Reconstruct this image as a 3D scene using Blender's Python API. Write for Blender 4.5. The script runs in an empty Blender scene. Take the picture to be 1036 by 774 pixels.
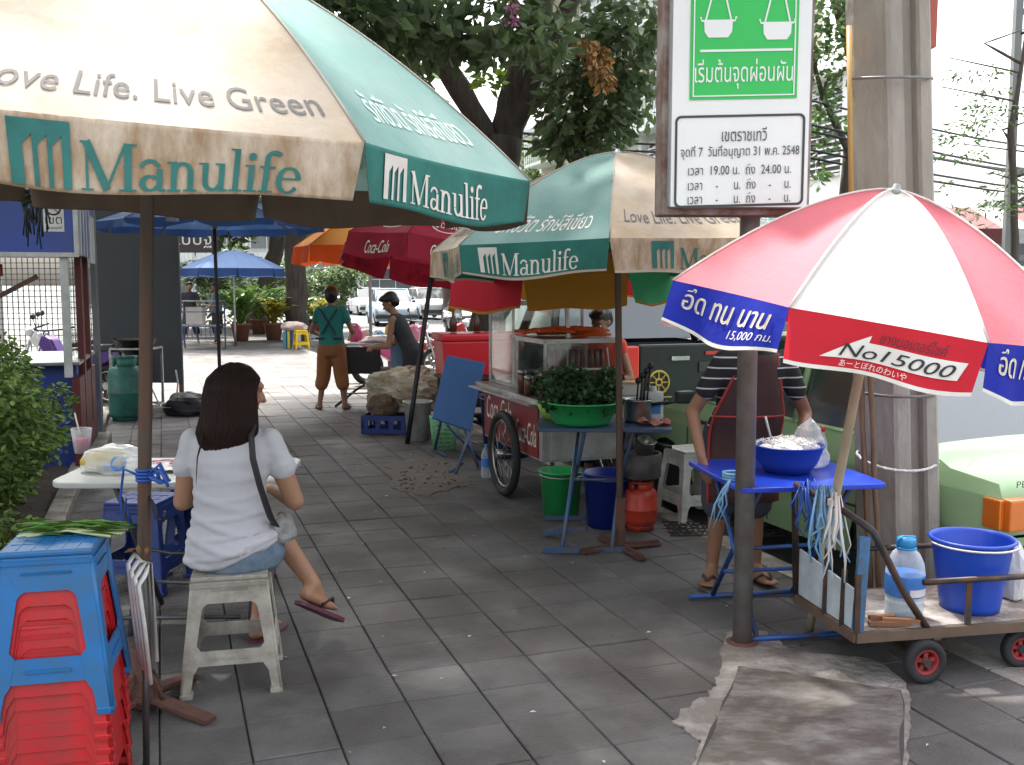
import bpy, bmesh, math, random
from mathutils import Vector, Matrix, Euler, noise
from mathutils.geometry import tessellate_polygon
random.seed(7)
PI = math.pi
sc = bpy.context.scene
COL = sc.collection
F, CX, CY, H = 1000.0, 518.0, 387.0, 1.55
PITCH = math.atan(99 / F)
V = Vector
def at(px, py, d):
    cp, sp = math.cos(PITCH), math.sin(PITCH)
    u, w = (px - CX) / F, (CY - py) / F
    r = V((u, cp + w * sp, -sp + w * cp))
    r *= d / r.y
    return r + V((0, 0, H))
def gnd(px, py, z=0.0):
    r = at(px, py, 1.0) - V((0, 0, H))
    return r * ((z - H) / r.z) + V((0, 0, H))
YAW = math.radians(19.4)
A = V((-math.sin(YAW), math.cos(YAW), 0))     # along the pavement
Cc = V((math.cos(YAW), math.sin(YAW), 0))     # across it
def st(s, t, z=0): return Cc * s + A * t + V((0, 0, z))
def rnd(a, b): return random.uniform(a, b)

# ---------------------------------------------------------------- materials
MATS = {}
def srgb(h):
    h = h.lstrip('#')
    c = [int(h[i:i + 2], 16) / 255 for i in (0, 2, 4)]
    return tuple((x / 12.92 if x <= .04045 else ((x + .055) / 1.055) ** 2.4) for x in c)
def mat(name, col, rough=.6, metal=0, var=.12, vscale=6, bump=0, bscale=60, dirt=None, spec=.5, trans=0, coat=0, island=0, stripes=None, stretch=None):
    """procedural surface: base colour broken up by noise, optional dirt stain, bump and cloth translucency"""
    if name in MATS: return MATS[name]
    if isinstance(col, str): col = srgb(col)
    m = bpy.data.materials.new(name); m.use_nodes = True
    nt = m.node_tree; N, L = nt.nodes, nt.links
    b = N['Principled BSDF']; out = N['Material Output']
    tc = N.new('ShaderNodeTexCoord'); src = tc.outputs['Object']
    if stretch:
        mp = N.new('ShaderNodeMapping'); mp.inputs['Scale'].default_value = stretch
        L.new(src, mp.inputs[0]); src = mp.outputs[0]
    n1 = N.new('ShaderNodeTexNoise'); n1.inputs['Scale'].default_value = vscale; n1.inputs['Detail'].default_value = 6
    L.new(src, n1.inputs['Vector'])
    mx = N.new('ShaderNodeMix'); mx.data_type = 'RGBA'
    dk = tuple(c * (1 - var * 1.6) for c in col); lt = tuple(min(1, c * (1 + var)) for c in col)
    mx.inputs[6].default_value = (*dk, 1); mx.inputs[7].default_value = (*lt, 1)
    L.new(n1.outputs['Fac'], mx.inputs[0]); cur = mx.outputs[2]
    if island:
        g = N.new('ShaderNodeNewGeometry'); h = N.new('ShaderNodeHueSaturation')
        mr = N.new('ShaderNodeMapRange'); mr.inputs[3].default_value = 1 - island; mr.inputs[4].default_value = 1 + island
        L.new(g.outputs['Random Per Island'], mr.inputs[0]); L.new(mr.outputs[0], h.inputs['Value']); L.new(cur, h.inputs['Color']); cur = h.outputs[0]
    if stripes:   # (axis, period, width, colour)
        ax, per, wid, scol = stripes
        sp = N.new('ShaderNodeSeparateXYZ'); L.new(tc.outputs['Object'], sp.inputs[0])
        md = N.new('ShaderNodeMath'); md.operation = 'WRAP'; md.inputs[1].default_value = per; md.inputs[2].default_value = 0
        L.new(sp.outputs[ax], md.inputs[0])
        lt_ = N.new('ShaderNodeMath'); lt_.operation = 'LESS_THAN'; lt_.inputs[1].default_value = wid; L.new(md.outputs[0], lt_.inputs[0])
        ms = N.new('ShaderNodeMix'); ms.data_type = 'RGBA'; ms.inputs[7].default_value = (*scol, 1)
        L.new(lt_.outputs[0], ms.inputs[0]); L.new(cur, ms.inputs[6]); cur = ms.outputs[2]
    if dirt:      # (colour, scale, amount 0..1, softness)
        dcol, ds, da, dsoft = dirt
        n2 = N.new('ShaderNodeTexNoise'); n2.inputs['Scale'].default_value = ds; n2.inputs['Detail'].default_value = 8; n2.inputs['Roughness'].default_value = .65
        L.new(src, n2.inputs['Vector'])
        r = N.new('ShaderNodeMapRange'); r.inputs[1].default_value = .62 - da * .3 - dsoft; r.inputs[2].default_value = .62 - da * .3 + dsoft
        r.inputs[4].default_value = .9
        L.new(n2.outputs['Fac'], r.inputs[0])
        md = N.new('ShaderNodeMix'); md.data_type = 'RGBA'
        md.inputs[7].default_value = (*dcol, 1); L.new(r.outputs[0], md.inputs[0]); L.new(cur, md.inputs[6]); cur = md.outputs[2]
    L.new(cur, b.inputs['Base Color'])
    rr = N.new('ShaderNodeMapRange'); rr.inputs[3].default_value = max(.03, rough - .1); rr.inputs[4].default_value = min(1, rough + .12)
    L.new(n1.outputs['Fac'], rr.inputs[0]); L.new(rr.outputs[0], b.inputs['Roughness'])
    b.inputs['Metallic'].default_value = metal
    b.inputs['Specular IOR Level'].default_value = spec
    if coat: b.inputs['Coat Weight'].default_value = coat; b.inputs['Coat Roughness'].default_value = .05
    if bump:
        nb = N.new('ShaderNodeTexNoise'); nb.inputs['Scale'].default_value = bscale; nb.inputs['Detail'].default_value = 5
        L.new(src, nb.inputs['Vector'])
        bp = N.new('ShaderNodeBump'); bp.inputs['Strength'].default_value = bump; bp.inputs['Distance'].default_value = .02
        L.new(nb.outputs['Fac'], bp.inputs['Height']); L.new(bp.outputs[0], b.inputs['Normal'])
    if trans:
        t = N.new('ShaderNodeBsdfTranslucent'); L.new(cur, t.inputs[0])
        ms = N.new('ShaderNodeMixShader'); ms.inputs[0].default_value = trans
        L.new(b.outputs[0], ms.inputs[1]); L.new(t.outputs[0], ms.inputs[2]); L.new(ms.outputs[0], out.inputs[0])
    MATS[name] = m
    return m
def glass(name, tint=(.85, .9, .9), clear=.8, rough=.05, milky=True):
    """thin sheet of glass or clear plastic: see-through with a fresnel gloss"""
    if name in MATS: return MATS[name]
    m = bpy.data.materials.new(name); m.use_nodes = True
    nt = m.node_tree; N, L = nt.nodes, nt.links; b = N['Principled BSDF']; out = N['Material Output']
    b.inputs['Base Color'].default_value = (*tint, 1); b.inputs['Roughness'].default_value = rough
    t = N.new('ShaderNodeBsdfTransparent'); t.inputs[0].default_value = (*tint, 1)
    lw = N.new('ShaderNodeLayerWeight'); lw.inputs[0].default_value = .25
    nn = N.new('ShaderNodeTexNoise'); nn.inputs['Scale'].default_value = 9
    mr = N.new('ShaderNodeMapRange'); mr.inputs[3].default_value = 1 - clear; mr.inputs[4].default_value = 1
    L.new(lw.outputs['Facing'], mr.inputs[0])
    if not milky:
        b = N.new('ShaderNodeBsdfGlossy'); b.inputs['Roughness'].default_value = rough; mr.inputs[4].default_value = .35
    ms = N.new('ShaderNodeMixShader'); L.new(mr.outputs[0], ms.inputs[0]); L.new(t.outputs[0], ms.inputs[1]); L.new(b.outputs[0], ms.inputs[2])
    L.new(ms.outputs[0], out.inputs[0]); MATS[name] = m
    return m

# ---------------------------------------------------------------- objects
WM = {}
def thing(name, label, cat, loc=(0, 0, 0), rot=0, group=None, M=None):
    o = bpy.data.objects.new(name, None); COL.objects.link(o); o.empty_display_size = .1
    W = M if M is not None else Matrix.Translation(V(loc)) @ Matrix.Rotation(rot, 4, 'Z')
    o.matrix_world = W; WM[o.name] = W.copy()
    return tag(o, label, cat, group)
def tag(o, label, cat, group=None):
    o['label'] = label; o['category'] = cat
    if group: o['group'] = group
    return o
def struct(o, kind='structure'):
    o['kind'] = kind; return o
def copy_thing(root, M, label, group=None):
    """copy of a thing, its parts and their sub-parts"""
    r = root.copy(); COL.objects.link(r); r.matrix_world = M; WM[r.name] = M.copy()
    r['label'] = label
    if group: r['group'] = group
    for ch in list(root.children):
        c = ch.copy(); COL.objects.link(c); c.parent = r
        for g in list(ch.children):
            d = g.copy(); COL.objects.link(d); d.parent = c
    return r
def frame(n, up=None):
    """matrix whose z axis is n"""
    z = V(n).normalized(); x = V((1, 0, 0)) if abs(z.x) < .9 else V((0, 1, 0))
    x = (x - z * x.dot(z)).normalized(); y = z.cross(x)
    return Matrix((x, y, z)).transposed().to_4x4()
def TR(loc, rot=0, s=1): return Matrix.Translation(V(loc)) @ Matrix.Rotation(rot, 4, 'Z') @ Matrix.Scale(s, 4)

class MB:
    """collects shapes and links them as ONE mesh object"""
    def __init__(s): s.v = []; s.f = []; s.m = []; s.sm = []
    def add(s, vs, fs, mi=0, smooth=False, M=None):
        o = len(s.v)
        s.v += [tuple(M @ V(p)) if M is not None else tuple(p) for p in vs]
        for f in fs: s.f.append([i + o for i in f]); s.m.append(mi); s.sm.append(smooth)
        return s
    def box(s, c, size, M=None, mi=0, bev=0, taper=1.0):
        hx, hy, hz = [q / 2 for q in size]
        if not bev:
            vs = [(c[0] + sx * hx * (taper if sz < 0 else 1), c[1] + sy * hy * (taper if sz < 0 else 1), c[2] + sz * hz) for sx in (-1, 1) for sy in (-1, 1) for sz in (-1, 1)]
            return s.add(vs, [(0, 1, 3, 2), (4, 6, 7, 5), (0, 4, 5, 1), (2, 3, 7, 6), (0, 2, 6, 4), (1, 5, 7, 3)], mi, False, M)
        bm = bmesh.new(); bmesh.ops.create_cube(bm, size=1)
        for v in bm.verts: v.co = (v.co.x * size[0], v.co.y * size[1], v.co.z * size[2])
        if taper != 1:
            for v in bm.verts:
                if v.co.z < 0: v.co.x *= taper; v.co.y *= taper
        bmesh.ops.bevel(bm, geom=bm.edges[:], offset=bev, segments=2, profile=.6, affect='EDGES')
        bm.verts.index_update()
        s.add([v.co + V(c) for v in bm.verts], [[v.index for v in f.verts] for f in bm.faces], mi, False, M); bm.free()
        return s
    def bar(s, p, q, w, h=None, mi=0, up=(0, 0, 1)):
        p, q = V(p), V(q); d = q - p; L = d.length; z = d / L; u = V(up)
        if abs(z.dot(u)) > .98: u = V((0, 1, 0))
        x = z.cross(u).normalized(); y = x.cross(z)
        M = Matrix((x, y, z)).transposed().to_4x4(); M.translation = p
        return s.box((0, 0, L / 2), (w, h or w, L), M, mi)
    def tube(s, pts, r, n=8, mi=0, caps=True, M=None, flat=1.0):
        pts = [V(p) for p in pts]; k = len(pts)
        rs = r if isinstance(r, (list, tuple)) else [r] * k
        t0 = (pts[1] - pts[0]).normalized(); x = t0.orthogonal().normalized(); vs = []
        for i in range(k):
            t = (pts[min(i + 1, k - 1)] - pts[max(i - 1, 0)])
            t = t.normalized() if t.length > 1e-9 else t0
            x = (x - t * x.dot(t)); x = x.normalized() if x.length > 1e-6 else t.orthogonal().normalized()
            y = t.cross(x)
            for j in range(n):
                a = 2 * PI * j / n
                vs.append(pts[i] + (x * math.cos(a) + y * math.sin(a) * flat) * rs[i])
        fs = [(i * n + j, i * n + (j + 1) % n, (i + 1) * n + (j + 1) % n, (i + 1) * n + j) for i in range(k - 1) for j in range(n)]
        s.add(vs, fs, mi, True, M)
        if caps:
            o = len(s.v) - k * n
            s.f.append([o + j for j in reversed(range(n))]); s.m.append(mi); s.sm.append(False)
            s.f.append([o + (k - 1) * n + j for j in range(n)]); s.m.append(mi); s.sm.append(False)
        return s
    def lathe(s, prof, c=(0, 0, 0), n=24, mi=0, M=None, smooth=True, jit=0, ell=1.0):
        vs = []
        for (r, z) in prof:
            for j in range(n):
                a = 2 * PI * j / n; q = r * (1 + (rnd(-jit, jit) if jit else 0))
                vs.append((c[0] + q * math.cos(a), c[1] + q * math.sin(a) * ell, c[2] + z))
        k = len(prof)
        fs = [(i * n + j, i * n + (j + 1) % n, (i + 1) * n + (j + 1) % n, (i + 1) * n + j) for i in range(k - 1) for j in range(n)]
        s.add(vs, fs, mi, smooth, M)
        o = len(s.v) - k * n
        if prof[0][0] > .002: s.f.append([o + j for j in reversed(range(n))]); s.m.append(mi); s.sm.append(False)
        if prof[-1][0] > .002: s.f.append([o + (k - 1) * n + j for j in range(n)]); s.m.append(mi); s.sm.append(False)
        return s
    def ring(s, c, R, r, n=24, k=8, mi=0, M=None, ell=1.0):
        vs = []
        for i in range(n):
            a = 2 * PI * i / n
            for j in range(k):
                b = 2 * PI * j / k
                vs.append((c[0] + (R + r * math.cos(b)) * math.cos(a), c[1] + (R * ell + r * math.cos(b)) * math.sin(a), c[2] + r * math.sin(b)))
        fs = [(i * k + j, ((i + 1) % n) * k + j, ((i + 1) % n) * k + (j + 1) % k, i * k + (j + 1) % k) for i in range(n) for j in range(k)]
        return s.add(vs, fs, mi, True, M)
    def ell(s, c, r, M=None, mi=0, n=14, k=9):
        R = M.to_3x3() if M is not None else None
        vs = []; r = r if isinstance(r, (list, tuple)) else (r, r, r)
        for i in range(k + 1):
            th = PI * i / k
            for j in range(n):
                a = 2 * PI * j / n
                p = V((r[0] * math.sin(th) * math.cos(a), r[1] * math.sin(th) * math.sin(a), r[2] * math.cos(th)))
                vs.append((R @ p if R else p) + V(c))
        fs = [(i * n + j, (i + 1) * n + j, (i + 1) * n + (j + 1) % n, i * n + (j + 1) % n) for i in range(k) for j in range(n)]
        return s.add(vs, fs, mi, True)
    def prism(s, poly, d, M=None, mi=0, holes=()):
        """2-D outline (x, y) extruded d along z"""
        loops = [list(poly)] + [list(h) for h in holes]
        tri = tessellate_polygon([[V((p[0], p[1], 0)) for p in l] for l in loops])
        flat = [p for l in loops for p in l]; n = len(flat)
        vs = [(p[0], p[1], 0) for p in flat] + [(p[0], p[1], d) for p in flat]
        fs = [tuple(t) for t in tri] + [tuple(i + n for i in reversed(t)) for t in tri]
        o = 0
        for l in loops:
            k = len(l); fs += [(o + i, o + (i + 1) % k, o + (i + 1) % k + n, o + i + n) for i in range(k)]; o += k
        return s.add(vs, fs, mi, False, M)
    def grid(s, fn, nu, nv, mi=0, smooth=True, mfn=None):
        vs = [fn(i / nu, j / nv) for j in range(nv + 1) for i in range(nu + 1)]
        o = len(s.v); s.v += [tuple(p) for p in vs]
        for j in range(nv):
            for i in range(nu):
                a = o + j * (nu + 1) + i
                s.f.append([a, a + 1, a + nu + 2, a + nu + 1]); s.m.append(mfn(i, j) if mfn else mi); s.sm.append(smooth)
        return s
    def pieces(s):
        p = list(range(len(s.v)))
        def root(i):
            while p[i] != i: p[i] = p[p[i]]; i = p[i]
            return i
        for f in s.f:
            r = root(f[0])
            for i in f[1:]: p[root(i)] = r
        groups = {}
        for k, f in enumerate(s.f): groups.setdefault(root(f[0]), []).append(k)
        out = []
        for ks in groups.values():
            g = MB(); mp = {}
            for k in ks:
                for i in s.f[k]:
                    if i not in mp: mp[i] = len(g.v); g.v.append(s.v[i])
                g.f.append([mp[i] for i in s.f[k]]); g.m.append(s.m[k]); g.sm.append(s.sm[k])
            out.append(g)
        return out
    def build(s, name, mats, parent=None, local=False, fix=True):
        if name in ('stretcher', 'post', 'bracket', 'foot_bar', 'stem', 'axle') and parent is not None:
            ps = s.pieces()
            if len(ps) > 1:
                for g in ps[:-1]: g.build(name, mats, parent, local, fix)
                return ps[-1].build(name, mats, parent, local, fix)
        me = bpy.data.meshes.new(name)
        vs = s.v
        if parent is not None and not local:
            I = WM[parent.name].inverted(); vs = [tuple(I @ V(p)) for p in vs]
        me.from_pydata(vs, [], s.f); 
        for m in (mats if isinstance(mats, (list, tuple)) else [mats]): me.materials.append(m)
        me.polygons.foreach_set('material_index', s.m); me.polygons.foreach_set('use_smooth', s.sm)
        if fix and len(s.f) < 60000:
            bm = bmesh.new(); bm.from_mesh(me); bmesh.ops.recalc_face_normals(bm, faces=bm.faces); bm.to_mesh(me); bm.free()
        me.update()
        o = bpy.data.objects.new(name, me); COL.objects.link(o)
        if parent is not None: o.parent = parent; WM[o.name] = WM[parent.name]
        else: WM[o.name] = Matrix.Identity(4)
        return o
def shade_bevel(o, w=.004, seg=2):
    b = o.modifiers.new('bevel', 'BEVEL'); b.width = w; b.segments = seg; b.limit_method = 'ANGLE'
    return o

# ---------------------------------------------------------------- lettering
TC = {}
def text_geo(body, shear=0):
    if (body, shear) in TC: return TC[(body, shear)]
    c = bpy.data.curves.new('lettering', 'FONT'); c.body = body; c.resolution_u = 3; c.shear = shear
    o = bpy.data.objects.new('lettering', c); COL.objects.link(o)
    dg = bpy.context.evaluated_depsgraph_get(); dg.update()
    me = bpy.data.meshes.new_from_object(o.evaluated_get(dg))
    vs = [(v.co.x, v.co.y) for v in me.vertices]; fs = [list(p.vertices) for p in me.polygons]
    bpy.data.objects.remove(o); bpy.data.curves.remove(c); bpy.data.meshes.remove(me)
    TC[(body, shear)] = norm2d(vs, fs)
    return TC[(body, shear)]
def norm2d(vs, fs):
    x0 = min(p[0] for p in vs); x1 = max(p[0] for p in vs); y0 = min(p[1] for p in vs); y1 = max(p[1] for p in vs)
    return [((x - x0) / (x1 - x0), (y - y0) / (y1 - y0)) for x, y in vs], fs, (x1 - x0) / (y1 - y0)
def stroke2d(pts, ws):
    vs = []; fs = []
    k = len(pts)
    for i, (x, y) in enumerate(pts):
        a = pts[max(i - 1, 0)]; b = pts[min(i + 1, k - 1)]
        dx, dy = b[0] - a[0], b[1] - a[1]; l = math.hypot(dx, dy) or 1
        w = (ws[i] if isinstance(ws, list) else ws) / 2
        vs += [(x - dy / l * w, y + dx / l * w), (x + dy / l * w, y - dx / l * w)]
    fs = [[2 * i, 2 * i + 1, 2 * i + 3, 2 * i + 2] for i in range(k - 1)]
    return vs, fs
def serif_word():
    """the serif word on the parasols, drawn stroke by stroke"""
    VS, FS = [], []
    def put(vf, ox):
        o = len(VS); VS.extend([(x + ox, y) for x, y in vf[0]]); FS.extend([[i + o for i in f] for f in vf[1]])
    def rect(x0, y0, x1, y1, ox): put(([(x0, y0), (x1, y0), (x1, y1), (x0, y1)], [[0, 1, 2, 3]]), ox)
    def arc(cx, cy, rx, ry, a0, a1, thick, thin, n=14):
        pts, ws = [], []
        for i in range(n + 1):
            a = math.radians(a0 + (a1 - a0) * i / n)
            pts.append((cx + rx * math.cos(a), cy + ry * math.sin(a))); ws.append(thin + (thick - thin) * abs(math.cos(a)) ** 1.5)
        return stroke2d(pts, ws)
    S = .03
    x = 0       # M
    rect(.10, 0, .145, .72, x); put(stroke2d([(.12, .72), (.45, .02)], .13), x); put(stroke2d([(.44, .02), (.76, .72)], .045), x); rect(.74, 0, .86, .72, x)
    rect(.02, 0, .23, S, x); rect(.65, 0, .95, S, x); rect(.02, .72 - S, .18, .72, x); rect(.74, .72 - S, .95, .72, x)
    x = .98     # a
    put(arc(.2, .34, .16, .14, 165, 20, .07, .05), x); rect(.31, .03, .41, .36, x); put(arc(.2, .13, .135, .11, 50, 330, .1, .035), x); rect(.36, 0, .47, S + .01, x)
    x = 1.47    # n
    rect(.07, 0, .17, .48, x); rect(0, 0, .24, S, x); rect(0, .45, .17, .48, x); put(arc(.27, .3, .14, .155, 160, 0, .1, .05), x); rect(.36, 0, .46, .3, x); rect(.29, 0, .53, S, x)
    x = 2.02    # u
    rect(.07, .18, .17, .48, x); rect(0, .45, .17, .48, x); put(arc(.26, .17, .14, .145, 180, 330, .1, .05), x); rect(.36, 0, .46, .48, x); rect(.29, .45, .46, .48, x); rect(.4, 0, .53, S, x)
    x = 2.57    # l
    rect(.07, 0, .17, .75, x); rect(0, 0, .24, S, x); rect(0, .72, .17, .75, x)
    x = 2.84    # i
    rect(.07, 0, .17, .48, x); rect(0, 0, .24, S, x); rect(0, .45, .17, .48, x); put(([(.12 + .07 * math.cos(k * PI / 5), .63 + .07 * math.sin(k * PI / 5)) for k in range(10)], [list(range(10))]), x)
    x = 3.11    # f
    rect(.07, 0, .17, .6, x); rect(0, 0, .26, S, x); rect(0, .44, .28, .475, x); put(arc(.25, .6, .13, .13, 180, 40, .09, .07), x)
    x = 3.42    # e
    put(arc(.23, .24, .18, .225, 5, 325, .1, .04, 22), x); rect(.08, .25, .43, .285, x)
    return norm2d(VS, FS)
def refine(geo, cuts=4):
    """cut flat lettering finer so that it can follow folds in the cloth"""
    vs, fs, asp = geo; bm = bmesh.new(); bv = [bm.verts.new((x, y, 0)) for x, y in vs]
    for f in fs:
        try: bm.faces.new([bv[i] for i in f])
        except ValueError: pass
    bmesh.ops.triangulate(bm, faces=bm.faces[:])
    for _ in range(cuts):
        bmesh.ops.subdivide_edges(bm, edges=[e for e in bm.edges if e.calc_length() > .06], cuts=1); bmesh.ops.triangulate(bm, faces=[f for f in bm.faces if len(f.verts) > 3])
    bm.verts.index_update()
    r = ([(v.co.x, v.co.y) for v in bm.verts], [[v.index for v in f.verts] for f in bm.faces], asp); bm.free()
    return r
SERIF = serif_word()
def logo_geo():
    """square emblem of three slanted columns: the square's frame, cut by columns"""
    vs, fs = [], []
    def q(*p):
        o = len(vs); vs.extend(p); fs.append([o + i for i in range(len(p))])
    # background pieces between three columns whose tops slant
    xs = [.22, .46, .70]; w = .16
    edges = [0] + [v for x in xs for v in (x, x + w)] + [1]
    for i in range(0, 8, 2): q((edges[i], 0), (edges[i + 1], 0), (edges[i + 1], 1), (edges[i], 1))
    for i, x in enumerate(xs):
        q((x, .62), (x + w, .78), (x + w, 1), (x, 1))
    return vs, fs, 1.0
LOGO = refine(logo_geo(), 3)
def words(geo, gap=.022):
    """cut a line of lettering into its words"""
    vs, fs, asp = geo
    iv = sorted((min(vs[i][0] for i in f), max(vs[i][0] for i in f), k) for k, f in enumerate(fs))
    out, cur, end = [], [], -1
    for a, b, k in iv:
        if cur and a > end + gap: out.append(cur); cur = []
        cur.append(k); end = max(end, b) if len(cur) > 1 else b
    out.append(cur); res = []
    for ks in out:
        mp = {}; v2 = []; f2 = []
        for k in ks:
            for i in fs[k]:
                if i not in mp: mp[i] = len(v2); v2.append(vs[i])
            f2.append([mp[i] for i in fs[k]])
        res.append((v2, f2, asp))
    return res
def on_surface(mb, geo, fn, u0, u1, v0, v1, mi=0, shear=0):
    """lay flat lettering on a surface fn(u, v) -> point (already offset outwards)"""
    vs, fs, _ = geo
    mb.add([fn(u0 + (u1 - u0) * x + shear * y, v0 + (v1 - v0) * y) for x, y in vs], fs, mi)
    return mb
# ---------------------------------------------------------------- camera, light, sky
cam = bpy.data.cameras.new('camera'); co = bpy.data.objects.new('camera', cam); COL.objects.link(co)
cam.sensor_width = 36; cam.lens = F / 1036 * 36; cam.clip_end = 3000; cam.clip_start = .05
co.location = (0, 0, H); co.rotation_euler = (PI / 2 - PITCH, 0, 0); sc.camera = co
SUN_EL, SUN_AZ = math.radians(64), math.radians(-26)
sl = bpy.data.lights.new('sun', 'SUN'); sl.energy = 3.2; sl.angle = math.radians(2.5); sl.color = (1, .95, .88)
so = bpy.data.objects.new('sun', sl); COL.objects.link(so)
sv = V((math.sin(SUN_AZ) * math.cos(SUN_EL), math.cos(SUN_AZ) * math.cos(SUN_EL), math.sin(SUN_EL)))
so.rotation_euler = sv.to_track_quat('Z', 'Y').to_euler(); so.location = sv * 50
w = bpy.data.worlds.new('World'); sc.world = w; w.use_nodes = True
nt = w.node_tree; bg = nt.nodes['Background']
sky = nt.nodes.new('ShaderNodeTexSky'); sky.sky_type = 'NISHITA'; sky.sun_disc = False
sky.sun_elevation = SUN_EL; sky.sun_rotation = SUN_AZ; sky.air_density = 1.6; sky.dust_density = 6; sky.ozone_density = 1
hs = nt.nodes.new('ShaderNodeHueSaturation'); hs.inputs['Saturation'].default_value = .35   # milky overcast-bright air
nt.links.new(sky.outputs[0], hs.inputs['Color']); nt.links.new(hs.outputs[0], bg.inputs[0]); bg.inputs[1].default_value = .15
vs_ = sc.view_settings; vs_.view_transform = 'Standard'; vs_.look = 'None'; vs_.gamma = 1; vs_.exposure = 2.1
sc.cycles.max_bounces = 7; sc.cycles.transparent_max_bounces = 12; sc.cycles.caustics_reflective = False; sc.cycles.caustics_refractive = False
sc.cycles.use_denoising = True

# ---------------------------------------------------------------- the ground
M_tile = mat('paving', (.140, .134, .132), .72, var=.30, vscale=3.2, bump=.35, bscale=70, island=.22, dirt=((.055, .048, .044), 1.5, .5, .13))
nt_ = M_tile.node_tree; N_, L_ = nt_.nodes, nt_.links      # old chewing gum and oil spots
b_ = N_['Principled BSDF']; src_ = b_.inputs['Base Color'].links[0].from_socket
vo = N_.new('ShaderNodeTexVoronoi'); vo.inputs['Scale'].default_value = 5.5
tc_n = N_.new('ShaderNodeTexCoord'); L_.new(tc_n.outputs['Object'], vo.inputs['Vector'])
sp_n = N_.new('ShaderNodeSeparateColor'); L_.new(vo.outputs['Color'], sp_n.inputs[0])
ml = N_.new('ShaderNodeMath'); ml.operation = 'MULTIPLY'; ml.inputs[1].default_value = .17; L_.new(sp_n.outputs[0], ml.inputs[0])
sb = N_.new('ShaderNodeMath'); sb.operation = 'SUBTRACT'; sb.inputs[1].default_value = .055; L_.new(ml.outputs[0], sb.inputs[0])
ls_n = N_.new('ShaderNodeMath'); ls_n.operation = 'LESS_THAN'; L_.new(vo.outputs['Distance'], ls_n.inputs[0]); L_.new(sb.outputs[0], ls_n.inputs[1])
mu = N_.new('ShaderNodeMath'); mu.operation = 'MULTIPLY'; mu.inputs[1].default_value = .5; L_.new(ls_n.outputs[0], mu.inputs[0])
mxn = N_.new('ShaderNodeMix'); mxn.data_type = 'RGBA'; mxn.inputs[7].default_value = (.035, .032, .03, 1)
L_.new(mu.outputs[0], mxn.inputs[0]); L_.new(src_, mxn.inputs[6]); L_.new(mxn.outputs[2], b_.inputs['Base Color'])
M_grout = mat('grout', (.06, .055, .05), .95, var=.3)
M_conc = mat('concrete', (.36, .34, .31), .85, var=.22, vscale=7, bump=.4, bscale=50, dirt=((.16, .14, .12), 4, .45, .12))
M_road = mat('asphalt', (.1, .1, .1), .85, var=.2, vscale=3, bump=.3, bscale=120)
M_soil = mat('soil', (.06, .045, .032), .95, var=.5, vscale=12, bump=.9, bscale=30)
g = MB(); g.grid(lambda u, v: (-900 + 1800 * u, -200 + 1800 * v, -.16), 8, 8, smooth=False); struct(g.build('ground', M_road))
g = MB(); g.grid(lambda u, v: st(3.2 + 9 * u, -6 + 140 * v, -.13), 2, 20, smooth=False); struct(g.build('road', M_road))
g = MB(); g.grid(lambda u, v: st(-.62 + 3.8 * u, -4 + 66 * v, -.012), 3, 20, smooth=False); struct(g.build('pavement_bed', M_grout))
TS = .29
S0 = 1.10 - 6 * TS; T0 = 3.779
g = MB()
for i in range(13):
    sx = S0 + i * TS
    for j in range(-22, 150):
        if sx > 3.02: continue
        t = T0 + j * TS + rnd(-.004, .004); e = .0018 + rnd(0, .0018); dz = rnd(-.002, .002)
        tz = [dz + rnd(-.0016, .0016) * (3 if rnd(0, 1) < .08 else 1) for _ in range(4)]
        near = j < 40
        c = [(sx + e, t + e), (sx + TS - e, t + e), (sx + TS - e, t + TS - e), (sx + e, t + TS - e)]
        if near:
            vs = [st(c[k][0], c[k][1], -.014) for k in range(4)] + [st(c[k][0], c[k][1], tz[k] - .004) for k in range(4)]
            cx, cy = sx + TS / 2, t + TS / 2
            vs += [st(cx + (p[0] - cx) * .975, cy + (p[1] - cy) * .975, tz[k]) for k, p in enumerate(c)]
            g.add(vs, [(0, 1, 5, 4), (1, 2, 6, 5), (2, 3, 7, 6), (3, 0, 4, 7), (4, 5, 9, 8), (5, 6, 10, 9), (6, 7, 11, 10), (7, 4, 8, 11), (8, 9, 10, 11)])
        else:
            g.add([st(c[k][0], c[k][1], tz[k]) for k in range(4)], [(0, 1, 2, 3)])
struct(g.build('pavement', M_tile))
g = MB()
t = -6
while t < 60:
    g.box((0, 0, 0), (.15, .985, .17), TR(st(3.2 - .03, t + .5, -.085 + .004), YAW)); t += 1
struct(g.build('kerb', M_conc))
g = MB(); t = 1.5
while t < 24:
    g.box((0, 0, 0), (.13, .985, .16), TR(st(-.70, t + .5, -.015), YAW), bev=.012); t += 1
struct(g.build('planter_kerb', M_conc))
def bumpy(u, v): return math.sin(u * 37 + v * 11) * .02 + math.sin(v * 53 - u * 17) * .02
g = MB(); g.grid(lambda u, v: st(-.77 - 5 * u, 1 + 12 * v, .03 + bumpy(u, v)), 40, 80); struct(g.build('planter_soil', M_soil))
g = MB(); g.grid(lambda u, v: st(-.77 - 30 * u, 13 + 50 * v, -.02), 3, 3, smooth=False); struct(g.build('forecourt', mat('forecourt_paving', (.15, .145, .14), .8, var=.25, vscale=2)))
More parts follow.
